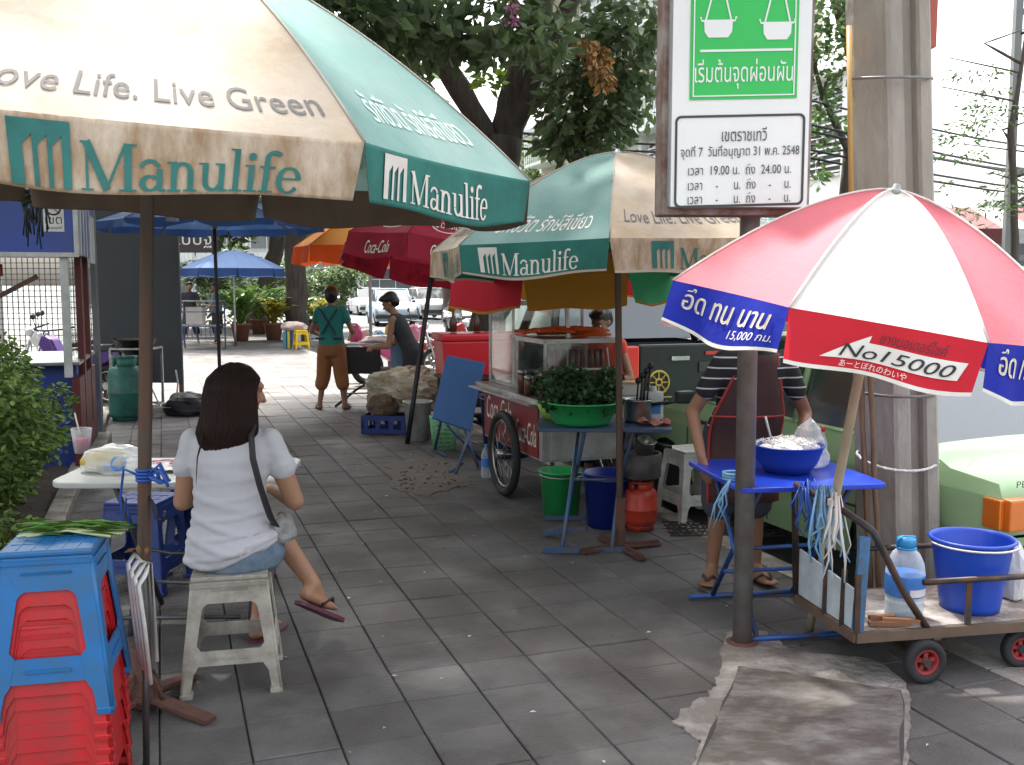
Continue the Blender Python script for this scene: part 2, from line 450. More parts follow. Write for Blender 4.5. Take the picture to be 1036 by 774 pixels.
# broken concrete cover slab with its crumbling mortar border, bottom right
def ragged(pts, n, j):
    out = []
    for i in range(len(pts)):
        a, b = V(pts[i]), V(pts[(i + 1) % len(pts)])
        for k in range(n):
            p = a.lerp(b, k / n); out.append((p.x + rnd(-j, j), p.y + rnd(-j, j)))
    return out
M_mortar = mat('old_mortar', (.40, .38, .355), .9, var=.4, vscale=7, bump=.9, bscale=30, dirt=((.15, .13, .115), 5, .6, .12))
M_slab = mat('slab', (.235, .22, .205), .85, var=.4, vscale=4, bump=.8, bscale=22, dirt=((.07, .055, .045), 5, .55, .12), stretch=(1, 1.7, 1))
q1, q2, q3 = gnd(749, 677), gnd(912, 702), gnd(706, 776)
p1, p2, dv = V((q1.x, q1.y)), V((q2.x, q2.y)), V((q3.x - q1.x, q3.y - q1.y)).normalized()
g = MB(); g.prism(ragged(ragged([tuple(gnd(*p).xy) for p in ((735, 640), (775, 640), (800, 660), (880, 668), (915, 690), (922, 720), (918, 790), (690, 790), (708, 752), (682, 732), (694, 716), (718, 706), (726, 684))], 4, .014), 4, .005), .007, Matrix.Translation((0, 0, 0)))
struct(g.build('mortar_border', M_mortar))
g = MB(); n_ = V((-dv.y, dv.x)); g.prism(ragged([p1 - dv * .008 - n_ * .006, p2 - dv * .008 + n_ * .006, p2 + dv * 1.7 + n_ * .006, p1 + dv * 1.7 - n_ * .006], 14, .007), .003, Matrix.Translation((0, 0, .0065)))
struct(g.build('slab_joint', M_grout))
g = MB(); g.prism(ragged([p1, p2, p2 + dv * 1.7, p1 + dv * 1.7], 14, .008), .012, Matrix.Translation((0, 0, .003)))
struct(g.build('cover_slab', M_slab))
g = MB()
for k in range(260):      # small scraps of paper, leaf and grit trodden into the pavement
    q = st(rnd(-.6, 3.0), 1.6 + 12 * rnd(0, 1) ** 1.6, .006); sz = rnd(.004, .016); a_ = rnd(0, 6.28); d_ = V((math.cos(a_), math.sin(a_), 0)) * sz; n_ = V((-d_.y, d_.x, 0)) * rnd(.3, .8)
    g.add([q - d_, q - n_ + V((0, 0, .003)), q + d_, q + n_ + V((0, 0, .004))], [(0, 1, 2, 3)], k % 3 if k % 5 else 0)
struct(g.build('litter', [mat('litter_leaf', (.10, .07, .04), .9, island=.5), mat('litter_grey', (.3, .28, .26), .9, island=.4), mat('litter_pale', (.55, .53, .5), .8)], fix=False), 'stuff')
g = MB(); g.prism(ragged([(q.x, q.y) for q in [gnd(395, 468), gnd(455, 464), gnd(476, 492), gnd(432, 502), gnd(398, 494)]], 6, .05), .006)
for k in range(60):
    q = gnd(rnd(405, 465), rnd(470, 496)); sz = rnd(.008, .03); g.box((q.x, q.y, .008), (sz, sz * rnd(.5, 1.5), sz * .5), Matrix.Translation((0, 0, 0)))
struct(g.build('dirt_patch', mat('dirt', (.12, .1, .085), .95, var=.4, vscale=14, bump=.9, bscale=40, island=.4)))
# ---------------------------------------------------------------- parasols
M_steel = mat('steel', (.45, .45, .46), .38, .9, var=.12)
M_rust = mat('rusty_iron', (.13, .06, .045), .8, .2, var=.4, vscale=14, bump=.4, bscale=60)
M_pole = mat('worn_pole', (.10, .085, .075), .55, .5, var=.25, vscale=9, dirt=((.13, .07, .045), 7, .45, .1), stretch=(3, 3, .6))
M_black = mat('black_metal', (.03, .03, .032), .45, .6)
M_bamboo = mat('pale_bamboo', (.5, .42, .3), .65, var=.3, vscale=8, stretch=(2, 2, .4), bump=.2)
M_rib = mat('parasol_rib', (.28, .28, .28), .4, .8)
def cloth(name, col, trans=.28, dirt=None, var=.10, rough=.75, stretch=None): return mat(name, col, rough, var=var, vscale=3, trans=trans, dirt=dirt, bump=.12, bscale=35, spec=.25, stretch=stretch)
M_cream = cloth('cream_canvas', (.58, .52, .455), .2, ((.40, .30, .20), 2.4, .48, .18))
M_creamflap = cloth('dirty_cream_canvas', (.64, .54, .43), .03, ((.30, .19, .10), 2.6, .55, .16), .14, .75, (6, 6, 2.2))
M_teal = cloth('teal_canvas', (.15, .30, .28), .2, ((.26, .36, .34), 2, .4, .2))
M_tealflap = cloth('teal_flap', (.04, .22, .185), .03, ((.03, .13, .11), 4, .4, .15))
M_hem = cloth('frayed_hem', (.5, .43, .34), .1)
M_under = mat('ink_teal', (.03, .17, .15), .8, var=.35, vscale=14)
M_inkgrey = mat('faded_grey_ink', (.12, .11, .11), .8, var=.2, vscale=10)
M_inkwhite = mat('white_ink', (.78, .74, .68), .8, var=.18, vscale=12)
M_inkwhite2 = mat('faded_white_ink', (.55, .66, .63), .8)
def dome(s): return 1 - (1 - s) ** 1.6
M_seam = mat('seam_tape', (.34, .31, .27), .85, var=.2)
class Parasol:
    def __init__(s, name, label, base, apex, R, n, phi, z_edge, flap_h, flap_out=.03, cat='parasol', group=None, sag=.03, foot=None):
        s.foot = V(foot) if foot else None
        base, apex = V(base), V(apex); ax = (apex - base); s.L = ax.length
        M = frame(ax); M.translation = base
        # keep local x pointing along world x as well as it can
        s.M = M; s.R, s.n, s.phi, s.ze, s.fh, s.fo, s.sag = R, n, math.radians(phi), z_edge, flap_h, flap_out, sag
        s.root = thing(name, label, cat, M=M, group=group)
    def vert(s, i):
        a = s.phi + 2 * PI * i / s.n
        return V((math.sin(a), -math.cos(a), 0))
    def top(s, i, off=0.0):
        a, b = s.vert(i), s.vert(i + 1); nrm = (a + b).normalized()
        def fn(u, q):
            k = s.R * (1 - q)
            p = (a * (1 - u) + b * u) * k
            w = 4 * u * (1 - u)
            p -= nrm * (.035 * w * (1 - q) * s.R)
            z = s.ze + (s.L - s.ze) * dome(q) - s.sag * w * (1 - q) * q * 3.6 + noise.noise(V((p.x * 3.2, p.y * 3.2, i * 1.7 + s.R * 5))) * .016 * min(1, w * 1.6) * min(1, 6 * q)
            p = V((p.x, p.y, z)) + (nrm * .5 + V((0, 0, .8))) * off
            return s.M @ p
        return fn
    def flap(s, i, off=0.0):
        a, b = s.vert(i), s.vert(i + 1); nrm = (a + b).normalized(); seed = i * 1.7 + s.R
        def fn(u, v):     # v 0 at the fold, 1 at the bottom hem
            uu = u + (0.5 - u) * .05 * v
            p = (a * (1 - uu) + b * uu) * s.R
            w = 4 * u * (1 - u)
            p -= nrm * (.035 * w * s.R)
            wav = math.sin(u * 9 + seed * 3) * .012 + math.sin(u * 17 + seed) * .006
            p += nrm * (s.fo * v + wav * v)
            z = s.ze - s.fh * v + .012 * v * math.sin(u * 7 + seed * 2) - .02 * v * w
            p = V((p.x, p.y, z)) + nrm * off
            return s.M @ p
        return fn
    def build(s, tops, flaps, hem, polemat, pole_r=.02, ribmat=None, seam=None):
        """tops and flaps: one material per panel, repeated round"""
        ms = []
        def idx(m):
            if m not in ms: ms.append(m)
            return ms.index(m)
        g = MB()
        for i in range(s.n):
            g.grid(s.top(i), 24, 28, mi=idx(tops[i % len(tops)]))
        s.canopy = g.build('canopy', ms, s.root, fix=False)
        s.flaps = []
        for i in range(s.n):
            g = MB(); g.grid(s.flap(i), 18, 14, mfn=lambda a, b: 1 if b == 13 else 0)
            s.flaps.append(g.build('valance', [flaps[i % len(flaps)], hem], s.root, fix=False))
        I = s.M
        g = MB()
        f0 = s.foot if s.foot else I @ V((0, 0, 0.0)); f1 = I @ V((0, 0, s.L - .02))
        g.tube([f0.lerp(f1, q / 6) for q in range(7)], pole_r, 12)
        g.build('pole', polemat, s.root)
        g = MB(); g.lathe([(0.0, s.L + .022), (.014, s.L + .018), (.018, s.L + .004), (.045, s.L - .002), (.05, s.L - .02)], n=10, M=I); g.build('finial', ribmat or M_rib, s.root)
        g = MB(); g.lathe([(.045, s.ze - .06), (.045, s.ze + .0), (.03, s.ze + .01)], n=12, M=I); g.build('runner', ribmat or M_rib, s.root)
        for i in range(s.n):
            a = s.vert(i); g = MB()
            g.tube([I @ (a * (s.R * (1 - q)) + V((0, 0, s.ze + (s.L - s.ze) * dome(q) - .014))) for q in (0.01, .15, .3, .45, .6, .8, .97)], .006, 5)
            q = .45
            g.tube([I @ V((a.x * .04, a.y * .04, s.ze - .02)), I @ (a * (s.R * (1 - q)) + V((0, 0, s.ze + (s.L - s.ze) * dome(q) - .018)))], .005, 5)
            g.build('rib', ribmat or M_rib, s.root)
            g = MB(); g.tube([I @ (a * (s.R * (1 - q)) + V((0, 0, s.ze + (s.L - s.ze) * dome(q) + .001))) for q in [k_ / 12 for k_ in range(12)] + [.985]], .0045, 5); g.build('seam', seam or M_seam, s.root)
        return s
    def write(s, geo, i, where, u0, u1, v0, v1, m, shear=0, name='lettering'):
        ws = words(geo, .03) if name == 'lettering' and geo is not SERIF else [geo]
        if len(ws) > 1:
            for g_ in ws: s.write1(g_, i, where, u0, u1, v0, v1, m, shear, name)
        else: s.write1(geo, i, where, u0, u1, v0, v1, m, shear, name)
    def write1(s, geo, i, where, u0, u1, v0, v1, m, shear=0, name='lettering'):
        g = MB()
        if where == 'flap':
            f = s.flap(i, .004); on_surface(g, geo, lambda u, v: f(u, 1 - v), u0, u1, v0, v1, shear=shear); par = s.flaps[i]
        else:
            f = s.top(i, .0028); on_surface(g, geo, f, u0, u1, v0, v1, shear=shear); par = s.canopy
        g.build(name, m, par, fix=False)

# the big near one on the left: eight panels, cream and teal by turns
b = gnd(144, 718); ap = V((-1.205, 3.42, 2.70))
M_lining = mat('dark_lining', (.13, .095, .07), .9, var=.35, vscale=8)
P = Parasol('market_parasol', 'big cream and teal parasol with dirty valance, nearest, shading the seated woman', (b.x, b.y, 0), ap, 1.31, 8, -2.5, 1.975, .142, .0, group='parasols along the pavement')
P.build([M_cream, M_teal], [M_creamflap, M_tealflap], M_hem, M_pole, .0235)
for o in P.flaps:      # dark brown inner shell added to darken the inside of the valance
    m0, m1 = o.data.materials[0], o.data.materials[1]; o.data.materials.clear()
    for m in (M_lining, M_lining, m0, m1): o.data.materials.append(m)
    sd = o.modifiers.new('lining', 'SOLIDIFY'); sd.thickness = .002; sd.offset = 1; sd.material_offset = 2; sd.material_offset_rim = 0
for i in range(8):
    if i % 2 == 0:
        P.write(LOGO, i, 'flap', .205, .335, .04, .92, M_under, name='emblem')
        P.write(SERIF, i, 'flap', .355, .865, .04, .74, M_under)
        P.write(text_geo('Love Life. Live Green'), i, 'top', .11, .94, .055, .115, M_inkgrey)
    else:
        P.write(LOGO, i, 'flap', .12, .255, .12, .92, M_inkwhite, name='emblem')
        P.write(SERIF, i, 'flap', .28, .76, .12, .76, M_inkwhite)
        P.write(text_geo('รักชีวิต รักษ์สีเขียว', .25), i, 'top', .22, .85, .08, .17, M_inkwhite2)
g = MB()
for k in range(4):
    a = math.radians(-22 - 88 * k); d = V((math.cos(a), math.sin(a), 0)); o = V((b.x, b.y, 0))
    g.bar(o + d * .03 + V((0, 0, .06)), o + d * (.31 if k != 2 else .22) + V((0, 0, .012)), .06, .014)
    g.bar(o + d * .03 + V((0, 0, .045)), o + d * (.305 if k != 2 else .22) + V((0, 0, .0)), .012, .03)
    g.tube([o + d * .02 + V((0, 0, .16)), o + d * .07 + V((0, 0, .12)), o + d * .10 + V((0, 0, .05))], .008, 6)
g.lathe([(.075, .03), (.065, .08), (.04, .12), (.034, .24)], (b.x, b.y, 0), 12)
g.build('stand', M_rust, P.root)
near_pole = (V((b.x, b.y, 0)), ap)
# knotted blue string on its pole
def pole_pt(z): return near_pole[0].lerp(near_pole[1], z / near_pole[1].z)
M_bluestr = mat('blue_string', (.02, .09, .42), .45, var=.2)
M_whitestr = mat('white_string', (.72, .72, .70), .5)
M_ltblstr = mat('light_blue_string', (.2, .42, .62), .45)
c = pole_pt(.88); g = MB()
for k in range(4): g.ring((c.x, c.y, c.z - .02 + k * .012), .027, .006, 14, 6)
for k in range(6):
    a = rnd(-1.2, 1.2); l = rnd(.03, .09)
    g.tube([c + V((.02, -.025, 0)), c + V((.03 + l * .6, -.04, .02 + .05 * math.sin(a))), c + V((.03 + l, -.04 + rnd(-.02, .02), -.05 * rnd(.2, 1)))], [.007, .011, .006], 5, flat=.4)
g.tube([c + V((-.02, -.02, 0)), c + V((-.07, -.01, .02)), c + V((-.09, 0, -.09)), c + V((-.085, 0, -.2)), c + V((-.07, .0, -.09)), c + V((-.06, 0, -.19))], .005, 5)
tag(g.build('string_knot', M_bluestr), 'blue plastic string knotted round the pole of the nearest parasol', 'string')
c = pole_pt(.74); g = MB(); g.tube([c + V((.02, -.01, .06)), c + V((.045, -.02, .03)), c + V((.05, -.02, -.02)), c + V((.075, -.02, -.025)), c + V((.08, -.02, .01))], .006, 6)
g.build('bag_hook', M_black, P.root)

# second one of the same make, over the food cart
b2 = V((.64, 5.72, 0))
P2 = Parasol('market_parasol', 'teal and cream parasol with writing on its slope, beside the food cart', b2, (.60, 5.74, 2.30), 1.1, 8, -53.1, 1.76, .155, .0, group='parasols along the pavement')
P2.build([M_teal, M_cream], [M_tealflap, M_creamflap], M_hem, M_pole, .02)
for i in range(8):
    if i % 2 == 0:
        P2.write(LOGO, i, 'flap', .12, .245, .14, .9, M_inkwhite, name='emblem')
        P2.write(SERIF, i, 'flap', .27, .80, .12, .76, M_inkwhite)
        P2.write(text_geo('รักชีวิต รักษ์สีเขียว', .3), i, 'top', .16, .86, .07, .19, M_inkwhite)
    else:
        P2.write(LOGO, i, 'flap', .26, .40, .12, .92, M_under, name='emblem')
        P2.write(SERIF, i, 'flap', .44, .92, .12, .76, M_under)
        P2.write(text_geo('Love Life. Live Green'), i, 'top', .10, .93, .10, .19, M_inkgrey)
g = MB()
for k in range(4):
    a = math.radians(22 + 90 * k); d = V((math.cos(a), math.sin(a), 0)); o = b2 + V((0, -.04, 0))
    g.bar(o + d * .02 + V((0, 0, .02)), o + d * .26 + V((0, 0, .012)), .05, .012)
    g.bar(o + d * .02 + V((0, 0, .03)), o + d * .255 + V((0, 0, .022)), .01, .03)
g.lathe([(.045, .01), (.03, .04), (.028, .3)], tuple(b2), 12)
g.build('stand', M_rust, P2.root)

# red, orange and green one right above the cart
M_redcl = cloth('red_canvas', (.62, .03, .05), .3)
M_orcl = cloth('ochre_canvas', (.5, .23, .03), .3)
M_grcl = cloth('green_canvas', (.07, .42, .2), .3)
P3 = Parasol('striped_parasol', 'red, ochre and green parasol hanging low over the food cart', (.42, 7.05, .76), (.36, 7.02, 2.02), .86, 8, -66, .87, .2, .04, group='parasols along the pavement')
P3.build([M_redcl, M_orcl, M_grcl, M_orcl], [M_redcl, M_orcl, M_grcl, M_orcl], M_orcl, M_steel, .018)

# red, white and blue one tilted over the hand cart
M_bright = cloth('bright_red_canvas', (.76, .21, .25), .42)
M_whitecl = cloth('white_canvas', (.82, .79, .75), .4)
M_bluefl = cloth('blue_flap', (.02, .035, .42), .25)
M_redfl = cloth('red_flap', (.68, .03, .05), .3)
M_goldink = mat('gold_ink', (.5, .42, .26), .6); M_dkink = mat('dark_ink', (.1, .02, .03), .7); M_blk = mat('black_ink', (.015, .015, .02), .6)
P4 = Parasol('promotional_parasol', 'tilted red and white parasol with blue and red valances, over the hand cart', (1.077, 3.613, .2945), (1.332, 3.483, 1.878), .725, 8, -83, 1.183, .15, .016, group='parasols along the pavement', foot=gnd(818, 641))
P4.build([M_bright, M_whitecl], [M_bluefl, M_redfl], M_inkwhite, M_bamboo, .019, M_rib, M_whitecl)
for i in range(8):
    if i % 2 == 0:
        P4.write(text_geo('อึด ทน นาน', .2), i, 'flap', .12, .88, .44, .92, M_inkwhite)
        P4.write(text_geo('อึด ทน นาน', .2), i, 'flap', .115, .872, .455, .90, M_goldink)
        P4.write(text_geo('15,000 กม.', .2), i, 'flap', .56, .93, .17, .36, M_inkwhite)
    else:
        # white flash with black slanted lettering
        fl = refine(([(0, 0), (.34, 1), (.33, .72), (1, .70), (.96, .06), (.2, .04)], [[0, 1, 2, 5], [2, 3, 4, 5]], 1), 5)
        P4.write(fl, i, 'flap', .19, .94, .24, .74, M_inkwhite, name='white_flash')
        f = P4.flap(i, .0075)
        for body, u0, u1, v0, v1, m in (('No', .29, .49, .30, .54, M_blk), ('15000', .51, .89, .31, .53, M_blk)):
            g = MB(); on_surface(g, text_geo(body, .3), lambda u, v: f(u, 1 - v), u0, u1, v0, v1); g.build('lettering', m, P4.flaps[i], fix=False)
        P4.write(text_geo('ยางมอเตอร์ไซค์', .2), i, 'flap', .49, .83, .64, .86, M_dkink)
        P4.write(text_geo('あーとぼれのわいや', .1), i, 'flap', .30, .66, .10, .23, M_inkwhite)

# orange one, dark red one, blue one, and the far blue canopy
M_orange = cloth('orange_canvas', (.85, .35, .06), .4); M_orfl = cloth('deep_orange_flap', (.85, .13, .02), .35); M_yellow = cloth('yellow_canvas', (.85, .55, .15), .4)
bo = V((-1.80, 12.6, 0))
PO = Parasol('orange_parasol', 'faded orange parasol over the stall where two women work', bo, bo + V((.0, 0, 2.44)), .95, 8, 5, 2.02, .2, .03, group='parasols along the pavement')
PO.build([M_orange], [M_orfl], M_orfl, M_steel, .02, None, M_orfl)
g = MB()
for k in range(3):
    a = math.radians(205 + 120 * k); d = V((math.cos(a), math.sin(a), 0))
    g.tube([bo + V((0, 0, .32)), bo + d * .2 + V((0, 0, .22)), bo + d * .48 + V((0, 0, .015))], .017, 7)
g.lathe([(.035, .12), (.035, .4)], tuple(bo), 10); g.build('stand', M_black, PO.root)
M_wine = cloth('wine_canvas', (.42, .03, .06), .3); M_winefl = cloth('wine_flap', (.4, .02, .045), .3, ((.2, .02, .03), 3, .4, .15))
br = gnd(412, 449); 
PR = Parasol('wine_red_parasol', 'dark red parasol with white oval badge, leaning towards the sack pile', (br.x, br.y, 0), (-.70, 9.9, 2.31), .94, 8, -55, 1.90, .22, .03, group='parasols along the pavement')
PR.build([M_wine], [M_winefl], M_winefl, M_black, .024, None, M_winefl)
for i in range(8):
    PR.write(text_geo('Coca-Cola', .25), i, 'flap', .3, .72, .2, .70, M_inkwhite)
    vs, fs = stroke2d([(.5 + .5 * math.cos(k * PI / 14), .5 + .5 * math.sin(k * PI / 14)) for k in range(29)], .05)
    PR.write((vs, fs, 1), i, 'top', .26, .74, .12, .40, M_inkwhite, name='oval')
    PR.write(text_geo('ชาวดอย'), i, 'top', .32, .68, .2, .32, M_inkwhite)
M_navy = cloth('navy_canvas', (.04, .10, .26), .3, ((.10, .17, .32), 2, .3, .15)); M_navyfl = cloth('navy_flap', (.03, .07, .2), .25)
bb = V((-3.38, 11.4, 0))
PB = Parasol('blue_parasol', 'wide dark blue parasol in front of the grey board', bb, bb + V((-.02, 0, 2.56)), 1.28, 10, 9, 2.24, .07, .02, group='parasols along the pavement')
PB.build([M_navy], [M_navyfl], M_navyfl, M_black, .02, None, M_navyfl)
g = MB(); g.lathe([(.22, 0), (.22, .06), (.2, .08), (.03, .1), (.028, .3)], tuple(bb), 20); g.build('stand', M_conc, PB.root)
M_paleblue = cloth('pale_blue_canvas', (.22, .32, .55), .35)
bf = V((-7.0, 25, 0))
PF = Parasol('far_parasol', 'pale blue parasol with scalloped edge, farthest away by the potted plants', bf, bf + V((0, 0, 2.4)), 1.25, 8, 20, 1.95, .2, .03, group='parasols along the pavement')
PF.build([M_paleblue], [M_navyfl], M_paleblue, M_steel, .025, None, M_paleblue)
# ---------------------------------------------------------------- street sign on its post
M_galv = mat('galvanised', (.25, .25, .25), .55, .4, var=.2, vscale=8, dirt=((.16, .13, .11), 5, .4, .12))
M_signw = mat('sign_white', (.82, .83, .82), .35, var=.03); M_signgr = mat('sign_green', (.03, .52, .10), .4, var=.05)
M_signside = mat('sign_rim', (.17, .075, .06), .6, var=.3, dirt=((.3, .27, .25), 6, .35, .1)); M_ink = mat('sign_ink', (.045, .05, .05), .5)
M_signgrey = mat('sign_inner_rim', (.33, .33, .34), .5)
_b = gnd(748, 651); SX, SY = _b.x, _b.y
T = thing('street_sign', 'tall white and green Thai notice sign on a grey steel post', 'sign', (SX, SY, 0))
g = MB(); g.tube([(SX + .012, SY, 0), (SX - .004, SY, 3.3)], .0415, 20); g.build('post', M_galv, T)
g = MB(); g.lathe([(.07, 0), (.07, .01), (.046, .014)], (SX + .012, SY, 0), 16); g.build('base_collar', M_rust, T)
FD = SY - .16; PD = FD - .04
SW, Z0, Z1 = (at(821, 110, PD) - at(677, 110, PD)).x + .012, at(749, 217, PD).z, 3.25
R = TR((at(749, 110, PD).x, FD, 0), math.radians(3.0))
def sgn(px, py, off=0.0):      # photograph position -> point on the face of the sign (a plane at its true distance)
    X = (px - 749) * .00418; Z = 1.55 + (290 - (py - (px - 680) * .05)) * .00412
    return R @ V((X, -.0 - off, Z))
g = MB(); g.box((0, .075, (Z0 + Z1) / 2), (SW + .03, .15, Z1 - Z0), R, bev=.008); g.build('light_box', M_signside, T)
g = MB(); g.box((0, -.012, (Z0 + Z1) / 2 + .012), (SW - .01, .05, Z1 - Z0 - .03), R, mi=0, bev=.012); face_rim = g.build('face_panel', M_signgrey, T)
FY = -.040
def plane_poly(pts, off): return [R @ V((x, FY - off, z)) for x, z in pts]
g = MB(); x0, x1, za, zb = -SW / 2 + .012, SW / 2 - .012, Z0 + .03, Z1 - .03
g.add(plane_poly([(x0, za), (x1, za), (x1, zb), (x0, zb)], 0), [(0, 1, 2, 3)]); face = g.build('face', M_signw, T)
def X_(px): return (px - 749) * (SW - .012) / 144
def Z_(px, py): return at(749, py - (px - 680) * .03, PD).z
def sgp(px, py, off=.003): return R @ V((X_(px), FY - off, Z_(px, py)))
def srect(g, a, b, c, d, off=.003, mi=0): g.add([sgp(a, d, off), sgp(c, d, off), sgp(c, b, off), sgp(a, b, off)], [(0, 1, 2, 3)], mi)
g = MB(); srect(g, 696, -120, 806, 102.5)
g.build('green_panel', M_signgr, T)
g = MB()
for a, b, c, d in ((699, -100, 700.3, 99.5), (801.8, -100, 803.1, 99.5), (700.3, 98.2, 801.8, 99.5), (706, 52, 800, 54.5)): srect(g, a, b, c, d, .006)
for cx, ty in ((724, -58), (784, -53)):         # the two hanging pans of the pictogram
    pan = [(cx - 19, 19), (cx - 17, 19), (cx - 17, 22), (cx + 17, 22), (cx + 17, 19), (cx + 19, 19), (cx + 17, 24), (cx + 14.5, 24), (cx + 14, 34), (cx + 10, 40), (cx - 10, 40), (cx - 14, 34), (cx - 14.5, 24), (cx - 17, 24)]
    off = 3 if cx > 750 else 0
    k = len(g.v); tri = tessellate_polygon([[V((p[0], p[1], 0)) for p in pan]])
    g.add([sgp(p[0], p[1] + off, .006) for p in pan], [tuple(t) for t in tri])
    for sx in (-13, 13):
        g.add([sgp(cx + sx - .9, 23 + off, .006), sgp(cx + sx + .9, 23 + off, .006), sgp(cx + sx * .15 + .9, -22, .006), sgp(cx + sx * .15 - .9, -22, .006)], [(0, 1, 2, 3)])
g.build('pictogram', M_signw, T)
def stext(body, a, b, c, d, m, off=.005):
    for geo in words(text_geo(body)):
        g = MB(); on_surface(g, geo, lambda u, v: sgp(a + (c - a) * u, d + (b - d) * v, off), 0, 1, 0, 1); g.build('lettering', m, T)
stext('เริ่มต้นจุดผ่อนผัน', 701, 62, 801, 92, M_signw, .006)
g = MB()
def rrect(a, b, c, d, r):
    out = []
    for cx, cy, a0 in ((c - r, b + r, -90), (c - r, d - r, 0), (a + r, d - r, 90), (a + r, b + r, 180)):
        for k in range(5):
            th = math.radians(a0 + 22.5 * k); out.append((cx + r * math.cos(th), cy + r * math.sin(th)))
    return out
o, i_ = rrect(682, 118, 815.5, 211, 6), rrect(684.4, 120.4, 813, 208.6, 4.5)
g.add([sgp(*p) for p in o + i_], [(k, (k + 1) % 20, 20 + (k + 1) % 20, 20 + k) for k in range(20)])
g.build('border', M_ink, T)
stext('เขตราชเทวี', 730, 131, 776, 145, M_ink); stext('จุดที่ 7  วันที่อนุญาต 31 พ.ค. 2548', 688, 148.5, 810, 163, M_ink)
for y, s in ((168, 'เวลา  19.00 น.  ถึง  24.00 น.'), (183, 'เวลา     -      น.  ถึง     -     น.'), (197, 'เวลา     -      น.  ถึง     -     น.')):
    stext(s, 696, y, 802, y + 10.5, M_ink)

# ---------------------------------------------------------------- concrete utility pole
M_polec = mat('pole_concrete', (.44, .405, .36), .9, var=.25, vscale=5, bump=.5, bscale=30, dirt=((.27, .25, .22), 3, .35, .2), stretch=(1, 1, .4))
base = V((1.88, 4.66, 0)); dirp = V((-.058, 0, 1))
T = thing('utility_pole', 'weathered fluted concrete utility pole behind the tilted red parasol', 'pole', base)
prof = [(-.165, .11), (-.150, .04), (-.062, -.075), (-.050, -.098), (-.030, -.105), (.020, -.105), (.032, -.09), (.038, -.045), (.085, -.045), (.092, -.09), (.105, -.105), (.150, -.105), (.165, -.085), (.165, .09), (.14, .12), (.04, .12), (.03, .08), (-.03, .08), (-.05, .125)]
_unused = [(-.165, .02), (-.165, -.05), (-.155, -.06), (-.06, -.06), (-.05, -.11), (-.02, -.125), (.025, -.11), (.035, -.055), (.085, -.055), (.095, -.11), (.125, -.125), (.158, -.11), (.165, -.05), (.165, .06), (.12, .13), (.06, .13), (.05, .08), (-.05, .08), (-.06, .13), (-.12, .13)]
g = MB(); k = len(prof); N = 28
vs = []
for j in range(N + 1):
    z = j / N * 9; f = 1 - .012 * z
    vs += [base + dirp * z + V((p[0] * f + rnd(-.0015, .0015), p[1] * f, 0)) for p in prof]
g.add(vs, [(j * k + i, j * k + (i + 1) % k, (j + 1) * k + (i + 1) % k, (j + 1) * k + i) for j in range(N) for i in range(k)])
g.build('shaft', M_polec, T)
for z, sag in ((1.05, .0), (.74, .035), (2.49, 0.01)):
    c = base + dirp * z; g = MB()
    pts = [c + V((math.cos(a) * .185, math.sin(a) * .155 - .0, -sag * math.sin(-a if a > PI else 0) + (.012 * math.sin(a)))) for a in [2 * PI * q / 26 for q in range(27)]]
    g.tube(pts, .0075 if sag < .02 else .006, 6, caps=False)
    if sag > .02:
        for q in range(13, 26): g.ell(pts[q], (.011, .011, .008), n=6, k=4)
    g.build('tie_wire', M_galv if sag < .02 else M_whitestr, T)
M_yel = mat('yellow_conduit', (.55, .33, .12), .5)
g = MB(); g.tube([base + dirp * 1.9 + V((-.20, -.03, 0)), base + dirp * 2.72 + V((-.19, -.03, 0))], .013, 8); g.build('conduit', M_yel, T)
g = MB(); g.box(base + dirp * 3.0 + V((.20, -.02, 0)), (.04, .05, .75)); g.build('red_plate', mat('red_plate', (.45, .10, .07), .6), T)
# sticks leaning against it
M_stick = mat('brown_stick', (.2, .12, .065), .7, var=.4, vscale=12, stretch=(3, 3, .5))
for (px0, px1, d, r, lab) in ((884, 868, 4.52, .013, 'thin bamboo stick leaning on the concrete pole, left of two'), (893, 879, 4.50, .012, 'thin bamboo stick leaning on the concrete pole, right of two')):
    a = gnd(px0 + 6, 600); a = V((at(px0, 560, d).x, d, 0)); bq = at(px1, 330, d + .05)
    bq = a.lerp(bq, 1.3); g = MB(); g.tube([a.lerp(bq, q / 8) + V((rnd(-.004, .004), 0, 0)) for q in range(9)], [r + (.002 if q % 2 else 0) for q in range(9)], 8)
    tag(g.build('bamboo_stick', M_stick), lab, 'stick', 'sticks leaning on the utility pole')

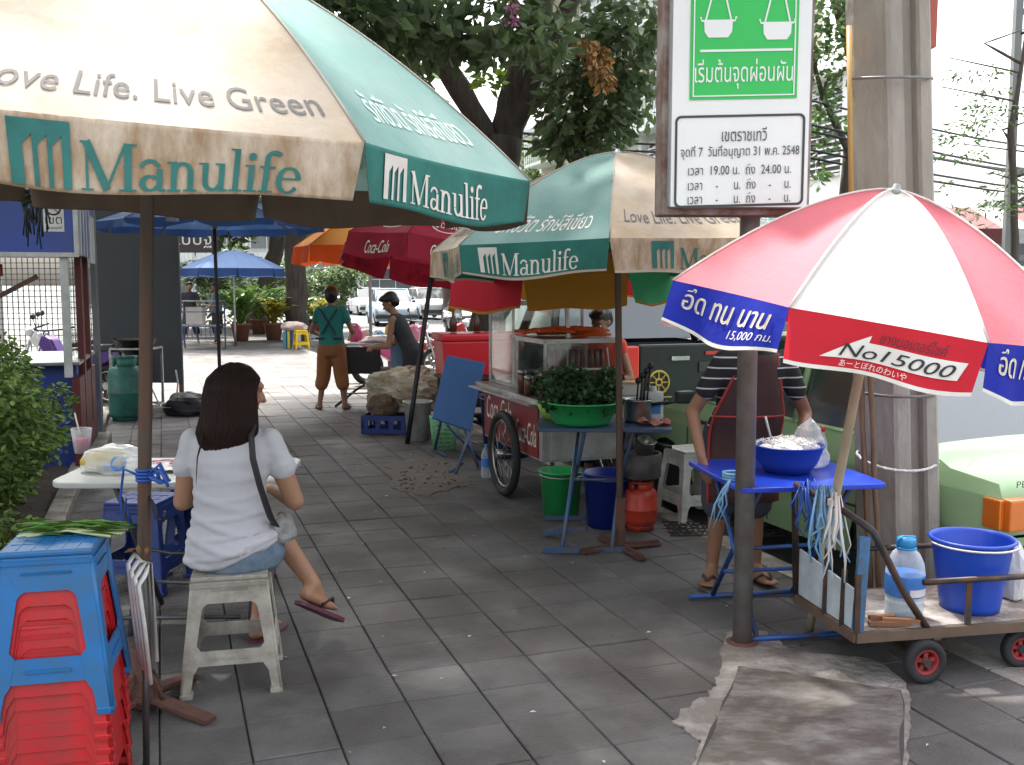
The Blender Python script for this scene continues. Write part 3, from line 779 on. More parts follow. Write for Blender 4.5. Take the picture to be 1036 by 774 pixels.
# ---------------------------------------------------------------- plastic stools
def stool_geo(h=.45, wt=.135, wb=.185, th=.006, leg=.052, rail=(.105, .175), apr=.36, slots=True):
    """parts of a stackable plastic stool: seat with aprons, four legs, four stretchers"""
    def W(z): return wb + (wt - wb) * z / h
    slope = math.atan2(wb - wt, h)
    def side(k):       # maps (a, z, inward) on side k
        Rk = Matrix.Rotation(PI / 2 * k, 4, 'Z')
        return lambda a, z, i: Rk @ V((a, -(W(z) - i), z))
    def plate(g, k, poly, inset=0.0):
        tri = tessellate_polygon([[V((p[0], p[1], 0)) for p in poly]]); n = len(poly); f = side(k)
        g.add([f(p[0], p[1], inset) for p in poly] + [f(p[0], p[1], inset + th) for p in poly],
              [tuple(t) for t in tri] + [tuple(n + i for i in reversed(t)) for t in tri] + [(i, (i + 1) % n, (i + 1) % n + n, i + n) for i in range(n)])
    parts = {}
    g = MB(); n = 6
    ts = wt * 2
    g.box((0, 0, h - .006), (ts + .008, ts + .008, .018), bev=.006)
    for k in range(n - 1):       # ribs and grooves of the top
        q = -wt + ts * (k + 1) / n
        g.box((q, 0, h + .0032), (.0035, ts * .9, .0025)); 
        if k % 2: g.box((0, q, h + .0036), (ts * .9, .0035, .0025))
    for k in range(4):
        zt, a0 = apr, W(apr) - leg
        poly = [(-W(h - .02) + .002, h - .016), (-W(apr) + leg * .98, apr - .002)]
        poly += [(-a0 + .0, apr - .002), (a0, apr - .002), (W(h - .02) - .002, h - .016)]
        plate(g, k, poly, .0015)
        if slots: f = side(k); g.add([f(-.07, apr + .045, -.0015), f(.07, apr + .045, -.0015), f(.06, apr + .053, -.004), f(-.06, apr + .053, -.004), f(.07, apr + .049, .002), f(-.07, apr + .049, .002)], [(0, 1, 2, 3), (3, 2, 4, 5)])
        # lip
        f = side(k); g.bar(f(-W(h - .03) + .004, h - .03, -.002), f(W(h - .03) - .004, h - .03, -.002), .006, .012)
    parts['seat'] = [g]
    legs = []
    for k in range(4):
        g = MB(); r = .035
        for (kk, sg) in ((k, 1), ((k + 1) % 4, -1)):
            def poly_for(sg):
                zt = apr; p = [(W(0) - .0, 0), (W(h - .018), h - .018)]
                p += [(W(apr) - leg - .0, apr + .012)]
                p += [(W(apr) - leg - r + r * math.sin(t) , apr + .0 - r + r * math.cos(t)) for t in [PI / 2 * q / 4 for q in range(5)]]
                p += [(W(rail[1]) - leg, rail[1] + .02), (W(rail[1]) - leg - .014, rail[1] + .002), (W(rail[0]) - leg - .01, rail[0] - .002), (W(rail[0] - .03) - leg + .004, rail[0] - .03), (W(0) - leg * .8, 0)]
                return [(sg * a, z) for a, z in p]
            plate(g, kk, poly_for(sg), 0 if sg > 0 else .0008)
        Rk = Matrix.Rotation(PI / 2 * k, 4, 'Z')       # rounded outer corner and foot pad
        g.tube([Rk @ V((W(z) - .004, -W(z) + .004, z)) for z in (.0, .15, .3, h - .02)], .0065, 6)
        g.box((W(0.01) - .022, -W(0.01) + .022, .010), (.047, .047, .02), Rk, bev=.004)
        legs.append(g)
    parts['leg'] = legs
    rails = []
    for k in range(4):
        g = MB(); a1, a0 = W(rail[1]) - leg + .0, W(rail[0]) - leg + .0
        plate(g, k, [(-a0 - .002, rail[0]), (-a1 - .002, rail[1]), (a1 + .002, rail[1]), (a0 + .002, rail[0])], .0018)
        if slots: f = side(k); g.bar(f(-a1 * .6, (rail[0] + rail[1]) / 2, -.001), f(a1 * .6, (rail[0] + rail[1]) / 2, -.001), .005, .009)
        rails.append(g)
    parts['stretcher'] = rails
    return parts
def stool(label, loc, rot, m, h=.45, cat='stool', group=None, tilt=None, **kw):
    M = TR(loc, rot)
    T = thing('plastic_stool', label, cat, M=M, group=group)
    for nm, gs in stool_geo(h, **kw).items():
        for g in gs: g.build(nm, m, T, local=True)
    return T
M_blueps = mat('blue_plastic', (.010, .15, .42), .38, var=.15, dirt=((.03, .12, .25), 9, .35, .12))
M_redps = mat('red_plastic', (.56, .014, .02), .42, var=.2, vscale=9, dirt=((.33, .03, .03), 11, .35, .12))
M_greyps = mat('old_white_plastic', (.52, .50, .44), .55, var=.15, vscale=10, dirt=((.25, .22, .18), 8, .5, .15), bump=.1)
M_dkblue = mat('dark_blue_plastic', (.02, .045, .20), .4, var=.15)
M_whiteps = mat('white_plastic', (.68, .68, .66), .5, var=.1, dirt=((.4, .38, .34), 8, .35, .15))
sp = V((-1.345, 2.85, 0))
G = 'stools stacked at the pavement edge'
red = stool('red plastic stool at the very bottom of the stack', sp, math.radians(13), M_redps, h=.46, wt=.116, wb=.165, th=.004, group=G, slots=False)
names = ['red stool second from the bottom of the stack', 'red stool third from the bottom of the stack', 'red stool fourth from the bottom of the stack', 'red stool fourth below the blue one in the stack', 'red stool third below the blue one in the stack', 'red stool second below the blue one in the stack', 'red stool directly under the blue one in the stack']
for k, nm in enumerate(names):
    copy_thing(red, TR(sp + V((rnd(-.003, .003), rnd(-.003, .003), .041 * (k + 1))), math.radians(13 + rnd(-.7, .7))), nm)
stool('bright blue plastic stool topping the stack of red ones', sp + V((0, 0, .33)), math.radians(13), M_blueps, h=.47, wt=.121, wb=.172, rail=(.10, .17), group=G)
# leafy greens lying on it
M_leafy = mat('fresh_leaf', (.13, .27, .05), .6, var=.3, vscale=20, trans=.2, island=.3); M_stalk = mat('pale_stalk', (.5, .56, .28), .6)
g = MB(); c = sp + V((.02, .07, .812))
for k in range(70):
    a = rnd(-.35, .35); p = c + V((rnd(-.13, .13), rnd(-.05, .06), rnd(-.005, .02))); d = V((math.cos(a), math.sin(a) * .5, rnd(-.1, .15))) * rnd(.03, .07); n = V((-d.y, d.x, rnd(-.02, .02))).normalized() * rnd(.008, .016)
    g.add([p - d, p - n + V((0, 0, .006)), p + d, p + n + V((0, 0, .006))], [(0, 1, 2, 3)])
for k in range(12):
    y = rnd(-.05, .05); g.tube([c + V((-.13 + rnd(-.02, .02), y, -.008)), c + V((0, y + .01, .008)), c + V((.13 + rnd(-.03, .03), y + rnd(-.02, .02), -.004))], .004, 5, mi=1)
tag(g.build('herb_bunch', [M_leafy, M_stalk], fix=False), 'bunch of green leafy herbs lying on top of the blue stool', 'herbs')
# bundle of white folded legs standing behind the stack
M_tleg_ = mat('grey_tube', (.09, .09, .095), .45, .6)
T = thing('folded_chair', 'dirty white folded tubular chair standing behind the stack of stools', 'chair', sp + V((.20, .10, 0)), 0)
for k in range(4):
    g = MB(); x = sp.x + .155 + .014 * k; y = sp.y + .16 - .01 * k
    g.tube([(x + .012, y + .02, .36 - .02 * k), (x + .006, y, .5), (x - .005, y - .005, .685 - .02 * k), (x + .002, y + .03, .705 - .02 * k), (x + .012, y + .05, .68), (x + .02, y + .055, .36)], .0075, 7)
    g.build('frame_tube', M_whiteps, T)
g = MB(); g.tube([(sp.x + .175, sp.y + .205, .45), (sp.x + .16, sp.y + .215, 0)], .011, 7); g.build('leg', M_tleg_, T)
# leaf and paper scrap on it
g = MB(); q = sp + V((.18, .19, .715))
for k in range(9):
    p = q + V((rnd(-.03, .03), rnd(-.03, .03), rnd(0, .02))); d = V((rnd(-.02, .02), rnd(-.02, .02), rnd(0, .012))); n = V((-d.y, d.x, .004)) * .6
    g.add([p - d, p - n, p + d, p + n], [(0, 1, 2, 3)])
tag(g.build('dry_leaves', mat('dry_leaf', (.2, .10, .04), .8, var=.3, island=.4), fix=False), 'few dry brown leaves on top of the folded white chair', 'leaves')

# the stool she sits on; blue ones by the table; white one by the car
_w = gnd(222, 703); WS = V((_w.x + .01, _w.y + .165, 0))
stool('worn white plastic stool carrying the seated woman', WS, math.radians(13), M_greyps, h=.45, wt=.138, wb=.188, leg=.045, rail=(.12, .175), apr=.355, group='single stools')
b1 = stool('dark blue plastic stool at the left end of the white table', (-1.90, 5.0, 0), math.radians(-6), M_dkblue, h=.46, leg=.048, group='stools round the white table')
copy_thing(b1, TR((-1.70, 5.35, 0), math.radians(3)), 'dark blue plastic stool next to the parasol pole, at the white table')
copy_thing(b1, TR((-1.42, 4.98, 0), math.radians(10)), 'dark blue plastic stool hidden by the seated woman at the white table')
stool('white plastic stool beside the green car, left of the cook', (1.21, 6.55, 0), math.radians(20), M_whiteps, h=.46, group='single stools')
q = gnd(305, 353); stool('bright yellow plastic stool among the potted plants', (q.x, q.y, 0), .4, mat('yellow_plastic', (.75, .50, .01), .4), h=.45, leg=.05, group='single stools')

# ---------------------------------------------------------------- the low white table and what lies on it
M_tabletop = mat('table_white', (.48, .50, .49), .4, var=.08, dirt=((.36, .36, .34), 5, .4, .2)); M_tleg = mat('grey_tube', (.09, .09, .095), .45, .6)
tc_, rt = V((-1.62, 4.42, 0)), math.radians(2)
T = thing('folding_table', 'low white folding table in front of the seated woman', 'table', tc_, rt)
TM = TR(tc_, rt)
g = MB(); o = rrect(-.36, -.30, .62, .30, .09); g.prism(o, .028, TM @ Matrix.Translation((0, 0, .69))); shade_bevel(g.build('tabletop', M_tabletop, T), .008)
for sx in (-.1, .42):
    g = MB()
    for sy in (-1, 1): g.tube([TM @ V((sx, sy * .22, .688)), TM @ V((sx + .04, -sy * .22, .02))], .013, 8); 
    g.build('leg', M_tleg, T)
g = MB()
for sy in (-.22, .22): g.tube([TM @ V((-.1, sy, .1 if sy < 0 else .13)), TM @ V((.42, sy, .1))], .01, 6)
g.tube([TM @ V((-.05, -.1, .45)), TM @ V((0, -.12, .38)), TM @ V((.1, -.12, .36)), TM @ V((.42, -.1, .36))], .009, 6)
g.build('stretcher', M_tleg, T)
M_clear = glass('clear_plastic', (.9, .92, .93), .72, .12); M_pink = mat('pink_drink', (.75, .09, .22), .3); M_cupw = glass('cup_plastic', (.93, .93, .95), .86, .15)
cp = V((-2.0, 4.66, .718)); cp = at(83, 452, 4.86); cp.z = .718
T = thing('drink_cup', 'clear plastic cup of pink drink with a straw, on the white table', 'cup', cp)
g = MB(); g.lathe([(.034, 0), (.047, .12), (.050, .122), (.049, .115), (.036, .004)], tuple(cp), 20); g.build('cup', M_cupw, T)
g = MB(); g.lathe([(.033, .004), (.040, .07), (.0, .072)], tuple(cp), 20); g.build('drink', M_pink, T)
g = MB(); g.tube([cp + V((.01, 0, .01)), cp + V((-.03, 0, .2))], .004, 6); g.build('straw', M_whiteps, T)
from mathutils import noise
def bag(name, c, r, m, label, cat='bag', n=26, k=14, wob=.14, flat=1.0, group=None, tail=0, crumple=0):
    """crumpled thin plastic bag"""
    g = MB(); ph = [rnd(0, 6) for _ in range(8)]; vs = []
    for i in range(k + 1):
        th = PI * i / k
        for j in range(n):
            a = 2 * PI * j / n
            w_ = 1 + wob * (math.sin(a * 3 + ph[0] + th * 2) + .7 * math.sin(a * 5 + ph[1] - th * 3) + .6 * math.sin(th * 6 + ph[2] + a * 2) + rnd(-.25, .25)) * .6
            if crumple:
                pn = V((math.sin(th) * math.cos(a), math.sin(th) * math.sin(a), math.cos(th))) * 2.2 + V((ph[3], ph[4], 0)); w_ += crumple * (1 - 2.4 * abs(noise.noise(pn * 1.3))) + crumple * .5 * (1 - 2.4 * abs(noise.noise(pn * 3)))
            z = math.cos(th); q = abs(math.sin(th)) ** .8
            if z < -.55: z = -.55 - (z + .55) * .05
            if tail and i < 3: q *= 1.2; z += tail * (3 - i) / 3
            vs.append((c[0] + r[0] * q * math.cos(a) * w_, c[1] + r[1] * q * math.sin(a) * w_, c[2] + r[2] * (z + .57) * (1 + .3 * (w_ - 1))))
    fs = [(i * n + j, (i + 1) * n + j, (i + 1) * n + (j + 1) % n, i * n + (j + 1) % n) for i in range(k) for j in range(n)]
    g.add(vs, fs, 0, False); o = g.build(name, m)
    return tag(o, label, cat, group) if label else o
M_yellowbag = mat('mustard_food', (.5, .38, .08), .6, var=.35, vscale=30); M_bluelabel = mat('blue_label', (.05, .2, .55), .4)
c = at(112, 478, 4.36); c.z = .72
T = thing('snack_bag', 'clear plastic bag with yellow food on the left of the white table', 'bag', c)
o = bag('film', c + V((.03, 0, 0)), (.15, .10, .075), M_clear, None); o.parent = T; o.matrix_parent_inverse = WM[T.name].inverted()
g = MB(); g.ell(c + V((-.05, 0, .045)), (.085, .06, .042)); g.ell(c + V((.01, .02, .05)), (.05, .05, .04)); g.build('food', M_yellowbag, T)
g = MB(); M_ = Matrix.Translation(c + V((.07, -.085, .05))) @ Matrix.Rotation(1.1, 4, 'X'); g.ring((0, 0, 0), .028, .008, M=M_); g.ell(c + V((.02, -.085, .035)), (.02, .008, .014)); g.build('blue_print', M_bluelabel, T)
c = at(172, 478, 4.40); c.z = .72
T = thing('meat_bag', 'flat white packet with pinkish print behind the parasol pole', 'packet', c)
g = MB(); g.grid(lambda u, v: c + V((-.13 + .26 * u, -.09 + .18 * v, .012 + .02 * math.sin(u * 3.1) * math.sin(v * 3.1) + .004 * math.sin(u * 23 + v * 7))), 14, 10); g.build('wrapper', mat('packet_white', (.7, .66, .68), .35), T)
g = MB()
for k in range(12):
    u, v = rnd(.1, .85), rnd(.15, .8); p = c + V((-.13 + .26 * u, -.09 + .18 * v, .022 + .02 * math.sin(u * 3.1) * math.sin(v * 3.1))); g.box(p, (rnd(.015, .04), .012, .004))
g.build('print', mat('pink_print', (.55, .12, .18), .5), T)
# ---------------------------------------------------------------- people
def caps(g, p, q, r0, r1, n=12):
    """closed tapered limb piece"""
    p, q = V(p), V(q); d = (q - p); L = d.length; z = d / max(L, 1e-6)
    pts, rs = [], []
    for a in (-1.45, -1.0, -.5): pts.append(p + z * r0 * math.sin(a)); rs.append(r0 * math.cos(a))
    for t in (0, .25, .5, .75, 1): pts.append(p + d * t); rs.append(r0 + (r1 - r0) * t)
    for a in (.5, 1.0, 1.45): pts.append(q + z * r1 * math.sin(a)); rs.append(r1 * math.cos(a))
    g.tube(pts, rs, n)
def loft(g, secs, n=20):
    """closed stack of elliptical sections: (centre, rx, ry, rot)"""
    vs = []
    secs = [(secs[0][0], secs[0][1] * .4, secs[0][2] * .4, secs[0][3])] + list(secs) + [(secs[-1][0], secs[-1][1] * .4, secs[-1][2] * .4, secs[-1][3])]
    e = (V(secs[1][0]) - V(secs[2][0])).normalized() * .015; secs[0] = (V(secs[0][0]) + e, *secs[0][1:])
    e = (V(secs[-2][0]) - V(secs[-3][0])).normalized() * .015; secs[-1] = (V(secs[-1][0]) + e, *secs[-1][1:])
    for c, rx, ry, ro in secs:
        for j in range(n):
            a = 2 * PI * j / n; x, y = rx * math.cos(a), ry * math.sin(a)
            vs.append(V(c) + V((x * math.cos(ro) - y * math.sin(ro), x * math.sin(ro) + y * math.cos(ro), 0)))
    k = len(secs)
    g.add(vs, [(i * n + j, i * n + (j + 1) % n, (i + 1) * n + (j + 1) % n, (i + 1) * n + j) for i in range(k - 1) for j in range(n)], 0, True)
    o = len(g.v) - k * n
    g.f.append([o + j for j in reversed(range(n))]); g.m.append(0); g.sm.append(True)
    g.f.append([o + (k - 1) * n + j for j in range(n)]); g.m.append(0); g.sm.append(True)
def weld(g, name, m, parent, voxel=.01, smooth=3, shrink=0):
    """grow the collected pieces into one continuous skin"""
    o = g.build(name, m, parent)
    r = o.modifiers.new('r', 'REMESH'); r.mode = 'VOXEL'; r.voxel_size = voxel; r.use_smooth_shade = True
    s = o.modifiers.new('s', 'SMOOTH'); s.factor = .5; s.iterations = smooth
    dg = bpy.context.evaluated_depsgraph_get(); dg.update()
    me = bpy.data.meshes.new_from_object(o.evaluated_get(dg)); old = o.data
    o.modifiers.clear(); o.data = me; me.name = name
    if not me.materials:
        me.materials.append(m if not isinstance(m, (list, tuple)) else m[0])
    bpy.data.meshes.remove(old)
    return o
def hand(g, wrist, fwd, palm, side, s=.17, curl=.5):
    """palm and five fingers; fwd along the hand, palm = direction the palm faces, side = thumb side (+1/-1)"""
    w = V(wrist); f = V(fwd).normalized(); pn = V(palm); pn = (pn - f * pn.dot(f)).normalized(); x = f.cross(pn) * side
    c = w + f * s * .28
    for k in (-1, -.33, .33, 1): caps(g, w + x * k * s * .10, c + x * k * s * .17 + f * s * .2, s * .085, s * .075, 8)
    for k, ln in zip((1, .36, -.3, -.95), (.40, .45, .42, .32)):
        p = c + f * s * .2 + x * k * s * .17; d = f.copy()
        for q, sl in ((0, .45), (1, .33), (2, .22)):
            a = curl * (q + .6) * .55; d2 = (f * math.cos(a) + pn * math.sin(a)); nx = p + d2 * ln * s * sl
            caps(g, p, nx, s * .05 * (1 - q * .1), s * .045 * (1 - q * .1), 8); p = nx
    t0 = w + f * s * .12 + x * s * .13; t1 = t0 + (f * .6 + x * .75 + pn * .3).normalized() * s * .2; t2 = t1 + (f * .85 + x * .25 + pn * .4).normalized() * s * .17
    caps(g, t0, t1, s * .065, s * .055, 8); caps(g, t1, t2, s * .052, s * .045, 8)
def foot(g, ankle, fwd, s=.235, up=(0, 0, 1), drop=.07):
    a = V(ankle); f = V(fwd).normalized(); u = V(up); u = (u - f * u.dot(f)).normalized(); x = f.cross(u)
    heel = a - u * drop * .75 - f * s * .12
    caps(g, a, heel + u * .008, .033, .030); caps(g, a - f * .01, a + f * s * .4 - u * drop * .72, .034, .026)
    for k in (-1, 0, 1): caps(g, heel + x * k * .010, heel + f * s * .62 + x * k * .024 - u * .004, .023, .019, 8)
    for k, l in zip((-1, -.5, 0, .5, 1), (.80, .84, .84, .82, .76)): caps(g, heel + f * s * .6 + x * k * .031 - u * .004, heel + f * s * l * 1.0 + x * k * .034 - u * .006, .012, .0095, 7)
    return heel, f, u, x
def sandal(parent, heel, f, u, x, s, m, ms, name='sandal'):
    g = MB(); o = []
    for t, wd in ((-.12, .022), (-.05, .033), (.2, .036), (.5, .040), (.75, .046), (.9, .040), (.98, .022)): o.append((t, wd))
    poly = [(t * s, wd) for t, wd in o] + [(t * s, -wd) for t, wd in reversed(o)]
    M = Matrix((f, x, u)).transposed().to_4x4(); M.translation = heel - u * .032 + f * .0
    g.prism(poly, -.016, M); g2 = g
    for sx in (-1, 1):
        g.tube([heel + f * s * .68 + u * .012, heel + f * s * .52 + x * sx * .026 + u * .030, heel + f * s * .28 + x * sx * .040 - u * .018], .007, 6, mi=1, flat=1)
    g.build(name, [m, ms], parent)
M_skin = mat('skin_tan', (.36, .19, .115), .5, var=.1, vscale=14, bump=.05)
M_skin2 = mat('skin_brown', (.27, .135, .08), .5, var=.1, vscale=14)
M_hair = mat('dark_brown_hair', (.024, .011, .008), .55, var=.6, vscale=30, stretch=(6, 6, .5), bump=.5, bscale=80, spec=.25)
M_hairb = mat('black_hair', (.012, .010, .010), .4, var=.4, vscale=30)
M_tee = mat('white_tshirt', (.52, .52, .56), .85, var=.05, bump=.15, bscale=18)
M_denim = mat('denim', (.10, .16, .24), .8, var=.35, vscale=30, dirt=((.22, .28, .34), 8, .35, .15))
M_strap = mat('black_strap', (.02, .018, .02), .6)
M_eyew = mat('eye_white', (.7, .68, .66), .3); M_eyed = mat('eye_dark', (.02, .012, .01), .2); M_lip = mat('lips', (.30, .10, .08), .5)
def head(g, c, yaw, pitch=0, s=1.0, roll=0):
    """head volume with brow, nose, cheeks, chin and ears; face looks along local +y; returns its matrix"""
    M = Matrix.Translation(V(c)) @ Matrix.Rotation(yaw, 4, 'Z') @ Matrix.Rotation(pitch, 4, 'X') @ Matrix.Rotation(roll, 4, 'Y') @ Matrix.Scale(s, 4)
    def E(p, r): g.ell(M @ V(p), [q * s for q in r], M.to_3x3().normalized().to_4x4(), n=16, k=10)
    E((0, -.01, .025), (.074, .092, .088)); E((0, .02, -.035), (.062, .068, .075)); E((0, .045, -.085), (.032, .032, .028))
    E((0, .075, .03), (.05, .02, .018)); E((0, .094, -.012), (.011, .014, .022)); E((0, .103, -.025), (.017, .014, .011))
    for sx in (-1, 1): E((sx * .04, .062, -.03), (.022, .018, .02)); E((sx * .076, -.008, -.012), (.009, .02, .032))
    E((0, .078, -.058), (.022, .014, .008))
    return M
def face_parts(M, parent, s=1.0):
    for sx in (-1, 1):
        g = MB(); c = M @ V((sx * .031, .082, .002)); g.ell(c, (.0125 * s, .009 * s, .0085 * s)); c2 = M @ V((sx * .031, .0885, .002)); g.ell(c2, .0055 * s, mi=1); g.build('eye', [M_eyew, M_eyed], parent)
    g = MB(); g.tube([M @ V((x, .0935 - abs(x) * .35, -.060 + z)) for x, z in ((-.024, .002), (-.01, .001), (0, 0), (.01, .001), (.024, .002))], .0038 * s, 6); g.build('mouth', M_lip, parent)
    for sx in (-1, 1):
        g = MB(); g.tube([M @ V((sx * x, y, z)) for x, y, z in ((.016, .093, .024), (.032, .089, .029), (.048, .078, .023))], .0035 * s, 5); g.build('eyebrow', M_hairb, parent)

# --- the woman on the white stool, seen from behind
W0 = WS
T = thing('person', 'long-haired woman in white T-shirt and denim shorts seated on a white stool', 'person', W0)
hx, hy = W0.x + .01, W0.y
g = MB()
loft(g, [((hx, hy + .02, .46), .165, .13, .1), ((hx, hy + .01, .54), .175, .135, .1), ((hx - .005, hy + .0, .64), .122, .09, .08), ((hx - .005, hy + .0, .76), .12, .09, .0), ((hx, hy + .0, .88), .14, .088, 0), ((hx + .0, hy + .015, .955), .145, .065, 0), ((hx, hy + .02, 1.0), .09, .055, 0)])
caps(g, (hx, hy + .02, .96), (hx + .01, hy + .03, 1.06), .05, .045)
HM = head(g, (hx + .026, hy + .04, 1.138), math.radians(-62), math.radians(-10))
# arms
shR, shL = V((hx + .150, hy + .02, .945)), V((hx - .150, hy + .02, .945))
elR, elL = V((hx + .235, hy + .05, .70)), V((hx - .205, hy + .04, .70))
wrR, wrL = V((hx + .10, hy + .27, .70)), V((hx - .10, hy + .30, .735))
for s_, e_, w_ in ((shR, elR, wrR), (shL, elL, wrL)):
    caps(g, s_, e_, .047, .037); caps(g, e_, w_, .037, .025)
hand(g, wrR, V((-.6, .6, .05)), (0, 0, -1), -1, .165, .6); hand(g, wrL, V((.15, 1, .02)), (0, 0, -1), 1, .165, .5)
# legs: right foot down, left leg crossed over so its foot pokes out on the right
hipR, hipL = V((hx + .09, hy + .06, .50)), V((hx - .09, hy + .06, .50))
knR, knL = V((hx + .03, hy + .46, .49)), V((hx - .04, hy + .46, .57))
anR = V((hx - .02, hy + .42, .09)); anL = V((hx + .245, hy + .33, .275))
knR2 = V((hx + .05, hy + .44, .50))
caps(g, hipR, knR, .082, .056); caps(g, knR, anR, .054, .033); caps(g, (knR + anR) / 2 + V((0, -.02, .06)), anR.lerp(knR, .4), .045, .04)
caps(g, hipL, knL, .082, .056); caps(g, knL, knR2, .052, .05); caps(g, knR2, anL, .052, .034); caps(g, knR2.lerp(anL, .3) + V((0, -.012, 0)), knR2.lerp(anL, .5), .05, .043)
fr = foot(g, anR, (.25, 1, 0), .225); fl = foot(g, anL, (.42, .55, -.42), .215, (.25, .5, .75))
weld(g, 'body', M_skin, T, .0075, 3)
# T-shirt
g = MB()
loft(g, [((hx, hy + .01, .475), .178, .145, .1), ((hx, hy + .005, .53), .185, .148, .1), ((hx - .005, hy, .60), .158, .122, .08), ((hx - .005, hy, .68), .140, .108, .05), ((hx - .005, hy, .78), .138, .104, 0), ((hx, hy, .88), .156, .102, 0), ((hx, hy + .015, .955), .160, .08, 0), ((hx, hy + .02, .99), .115, .066, 0), ((hx, hy + .02, 1.015), .07, .055, 0)])
for s_, e_ in ((shR, elR), (shL, elL)):
    caps(g, s_ + V((0, 0, .003)), s_.lerp(e_, .40), .050, .052)
    sgn_ = 1 if e_.x > s_.x else -1
    caps(g, s_.lerp(e_, .3), s_.lerp(e_, .42) + V((sgn_ * .010, 0, 0)), .050, .053)
tee = weld(g, 'tshirt', M_tee, T, .009, 3)
me = tee.data                      # soft creases across the back
for v in me.vertices:
    p = v.co; z = p.z + W0.z
    k = max(0, math.sin(z * 62 + p.x * 17 + math.sin(p.x * 9 + z * 11) * 1.3)) ** 2 * .0050 + max(0, math.sin(z * 88 - p.x * 21 + math.sin(p.x * 15))) ** 3 * .0028
    k *= min(1, max(0, (1.0 - z) * 4)) * (1.4 if z < .68 else .75)
    if z < .62: p = p + V((0, 0, max(0, (p.x - .0) / .17) * .075 * (.62 - z) / .14))
    if p.y < .03: v.co = p + V((v.normal.x, v.normal.y, v.normal.z)) * k * 1.5
# shorts
g = MB()
loft(g, [((hx + .01, hy + .03, .452), .17, .15, .15), ((hx + .01, hy + .025, .50), .188, .148, .15), ((hx, hy + .01, .56), .178, .138, .1)])
caps(g, hipR, hipR.lerp(knR, .55), .098, .083); caps(g, hipL, hipL.lerp(knL, .55), .098, .083)
weld(g, 'shorts', M_denim, T, .009, 2)
# long straight hair, tapering to uneven ends
g = MB()
c = V((hx + .02, hy + .02, 0))
loft(g, [((c.x - .030, c.y - .05, .955), .075, .032, .1), ((c.x - .02, c.y - .05, .985), .115, .055, .1), ((c.x - .012, c.y - .036, 1.06), .104, .072, .25), ((c.x - .012, c.y - .020, 1.14), .098, .090, .3), ((c.x - .001, c.y - .0, 1.19), .100, .094, .2), ((c.x + .001, c.y + .006, 1.235), .06, .062, 0)], 28)
hairm = weld(g, 'hair', M_hair, T, .009, 4)
for v in hairm.data.vertices:
    p = v.co; a = math.atan2(p.y - (c.y - W0.y) + .03, p.x - (c.x - W0.x)); k = math.sin(a * 34) * .003 + math.sin(a * 61 + p.z * 3) * .002
    if p.z < 1.16: v.co = p + V((math.cos(a), math.sin(a), 0)) * k
    if p.z < 1.0: v.co.z += math.sin(a * 23) * .012 * (1.0 - p.z) * 8
secs_ = [(.90, c.x - .045, c.y - .075, .070, .020), (.935, c.x - .035, c.y - .05, .092, .042), (.985, c.x - .02, c.y - .05, .119, .059), (1.06, c.x - .012, c.y - .036, .108, .075), (1.14, c.x - .012, c.y - .02, .102, .094), (1.19, c.x - .001, c.y, .104, .098), (1.235, c.x + .001, c.y + .006, .062, .064), (1.255, c.x, c.y + .0, .01, .01)]
def hair_at(z, a):
    for (za, xa, ya, ra_, sa), (zb_, xb, yb_, rb, sb) in zip(secs_, secs_[1:]):
        if za <= z <= zb_:
            t = (z - za) / (zb_ - za); m_ = lambda p, q: p + (q - p) * t
            return V((m_(xa, xb) + m_(ra_, rb) * math.cos(a), m_(ya, yb_) + m_(sa, sb) * math.sin(a), z))
    q = hair_at(.901, a); return q + V(((c.x - .05 - q.x) * (.90 - z) * 2.5, (c.y - .085 - q.y) * (.90 - z) * 3, z - .901))
g = MB()
for k in range(1500):
    a = rnd(PI * .58, PI * 1.93); ze = rnd(.84, .97) if rnd(0, 1) < .8 else rnd(.78, .88); da = rnd(-.12, .12); zs = rnd(1.13, 1.252); off = rnd(.992, 1.025)
    pts = []
    for q in range(9):
        z = zs + (ze - zs) * q / 8; p = hair_at(z, a + da * q / 8 + .05 * math.sin(q * 1.3 + k)); ax_ = hair_at(z, a + PI); mid = (p + ax_) / 2
        pts.append(mid + (p - mid) * off)
    w_ = rnd(.0012, .0028); g.tube(pts, [w_] * 7 + [w_ * .7, w_ * .25], 4, caps=False)
g.build('hair_strands', M_hair, T)
for dx, z1, dx2 in ((-.105, .80, -.02),):
    g = MB(); x = c.x + dx
    g.tube([(x + .01, c.y - .09, 1.02), (x, c.y - .105, .95), (x + dx2 * .6, c.y - .118, .90), (x + dx2, c.y - .118, z1)], [.005, .005, .003, .001], 6, flat=.5); g.build('hair_lock', M_hair, T)
# strap and bag
g = MB(); g.tube([(hx + .10, hy - .00, 1.035), (hx + .105, hy - .085, .985), (hx + .118, hy - .118, .9), (hx + .14, hy - .115, .8), (hx + .155, hy - .09, .72), (hx + .165, hy - .06, .66), (hx + .17, hy + .02, .6)], .019, 8, flat=.35)
tag(g.build('bag_strap', M_strap), 'black shoulder strap across the seated woman back', 'strap')
bag('shoulder_bag', V((hx + .17, hy + .06, .54)), (.06, .07, .07), mat('grey_bag', (.3, .3, .29), .6, var=.4, vscale=30), 'small grey bag at the right hip of the seated woman', 'bag', 16, 10)
M_purple = mat('mauve_rubber', (.13, .035, .06), .6); M_flip = mat('dark_rubber', (.05, .035, .03), .7)
sandal(T, *fl, .25, M_purple, M_strap); sandal(T, *fr, .25, M_purple, M_strap)

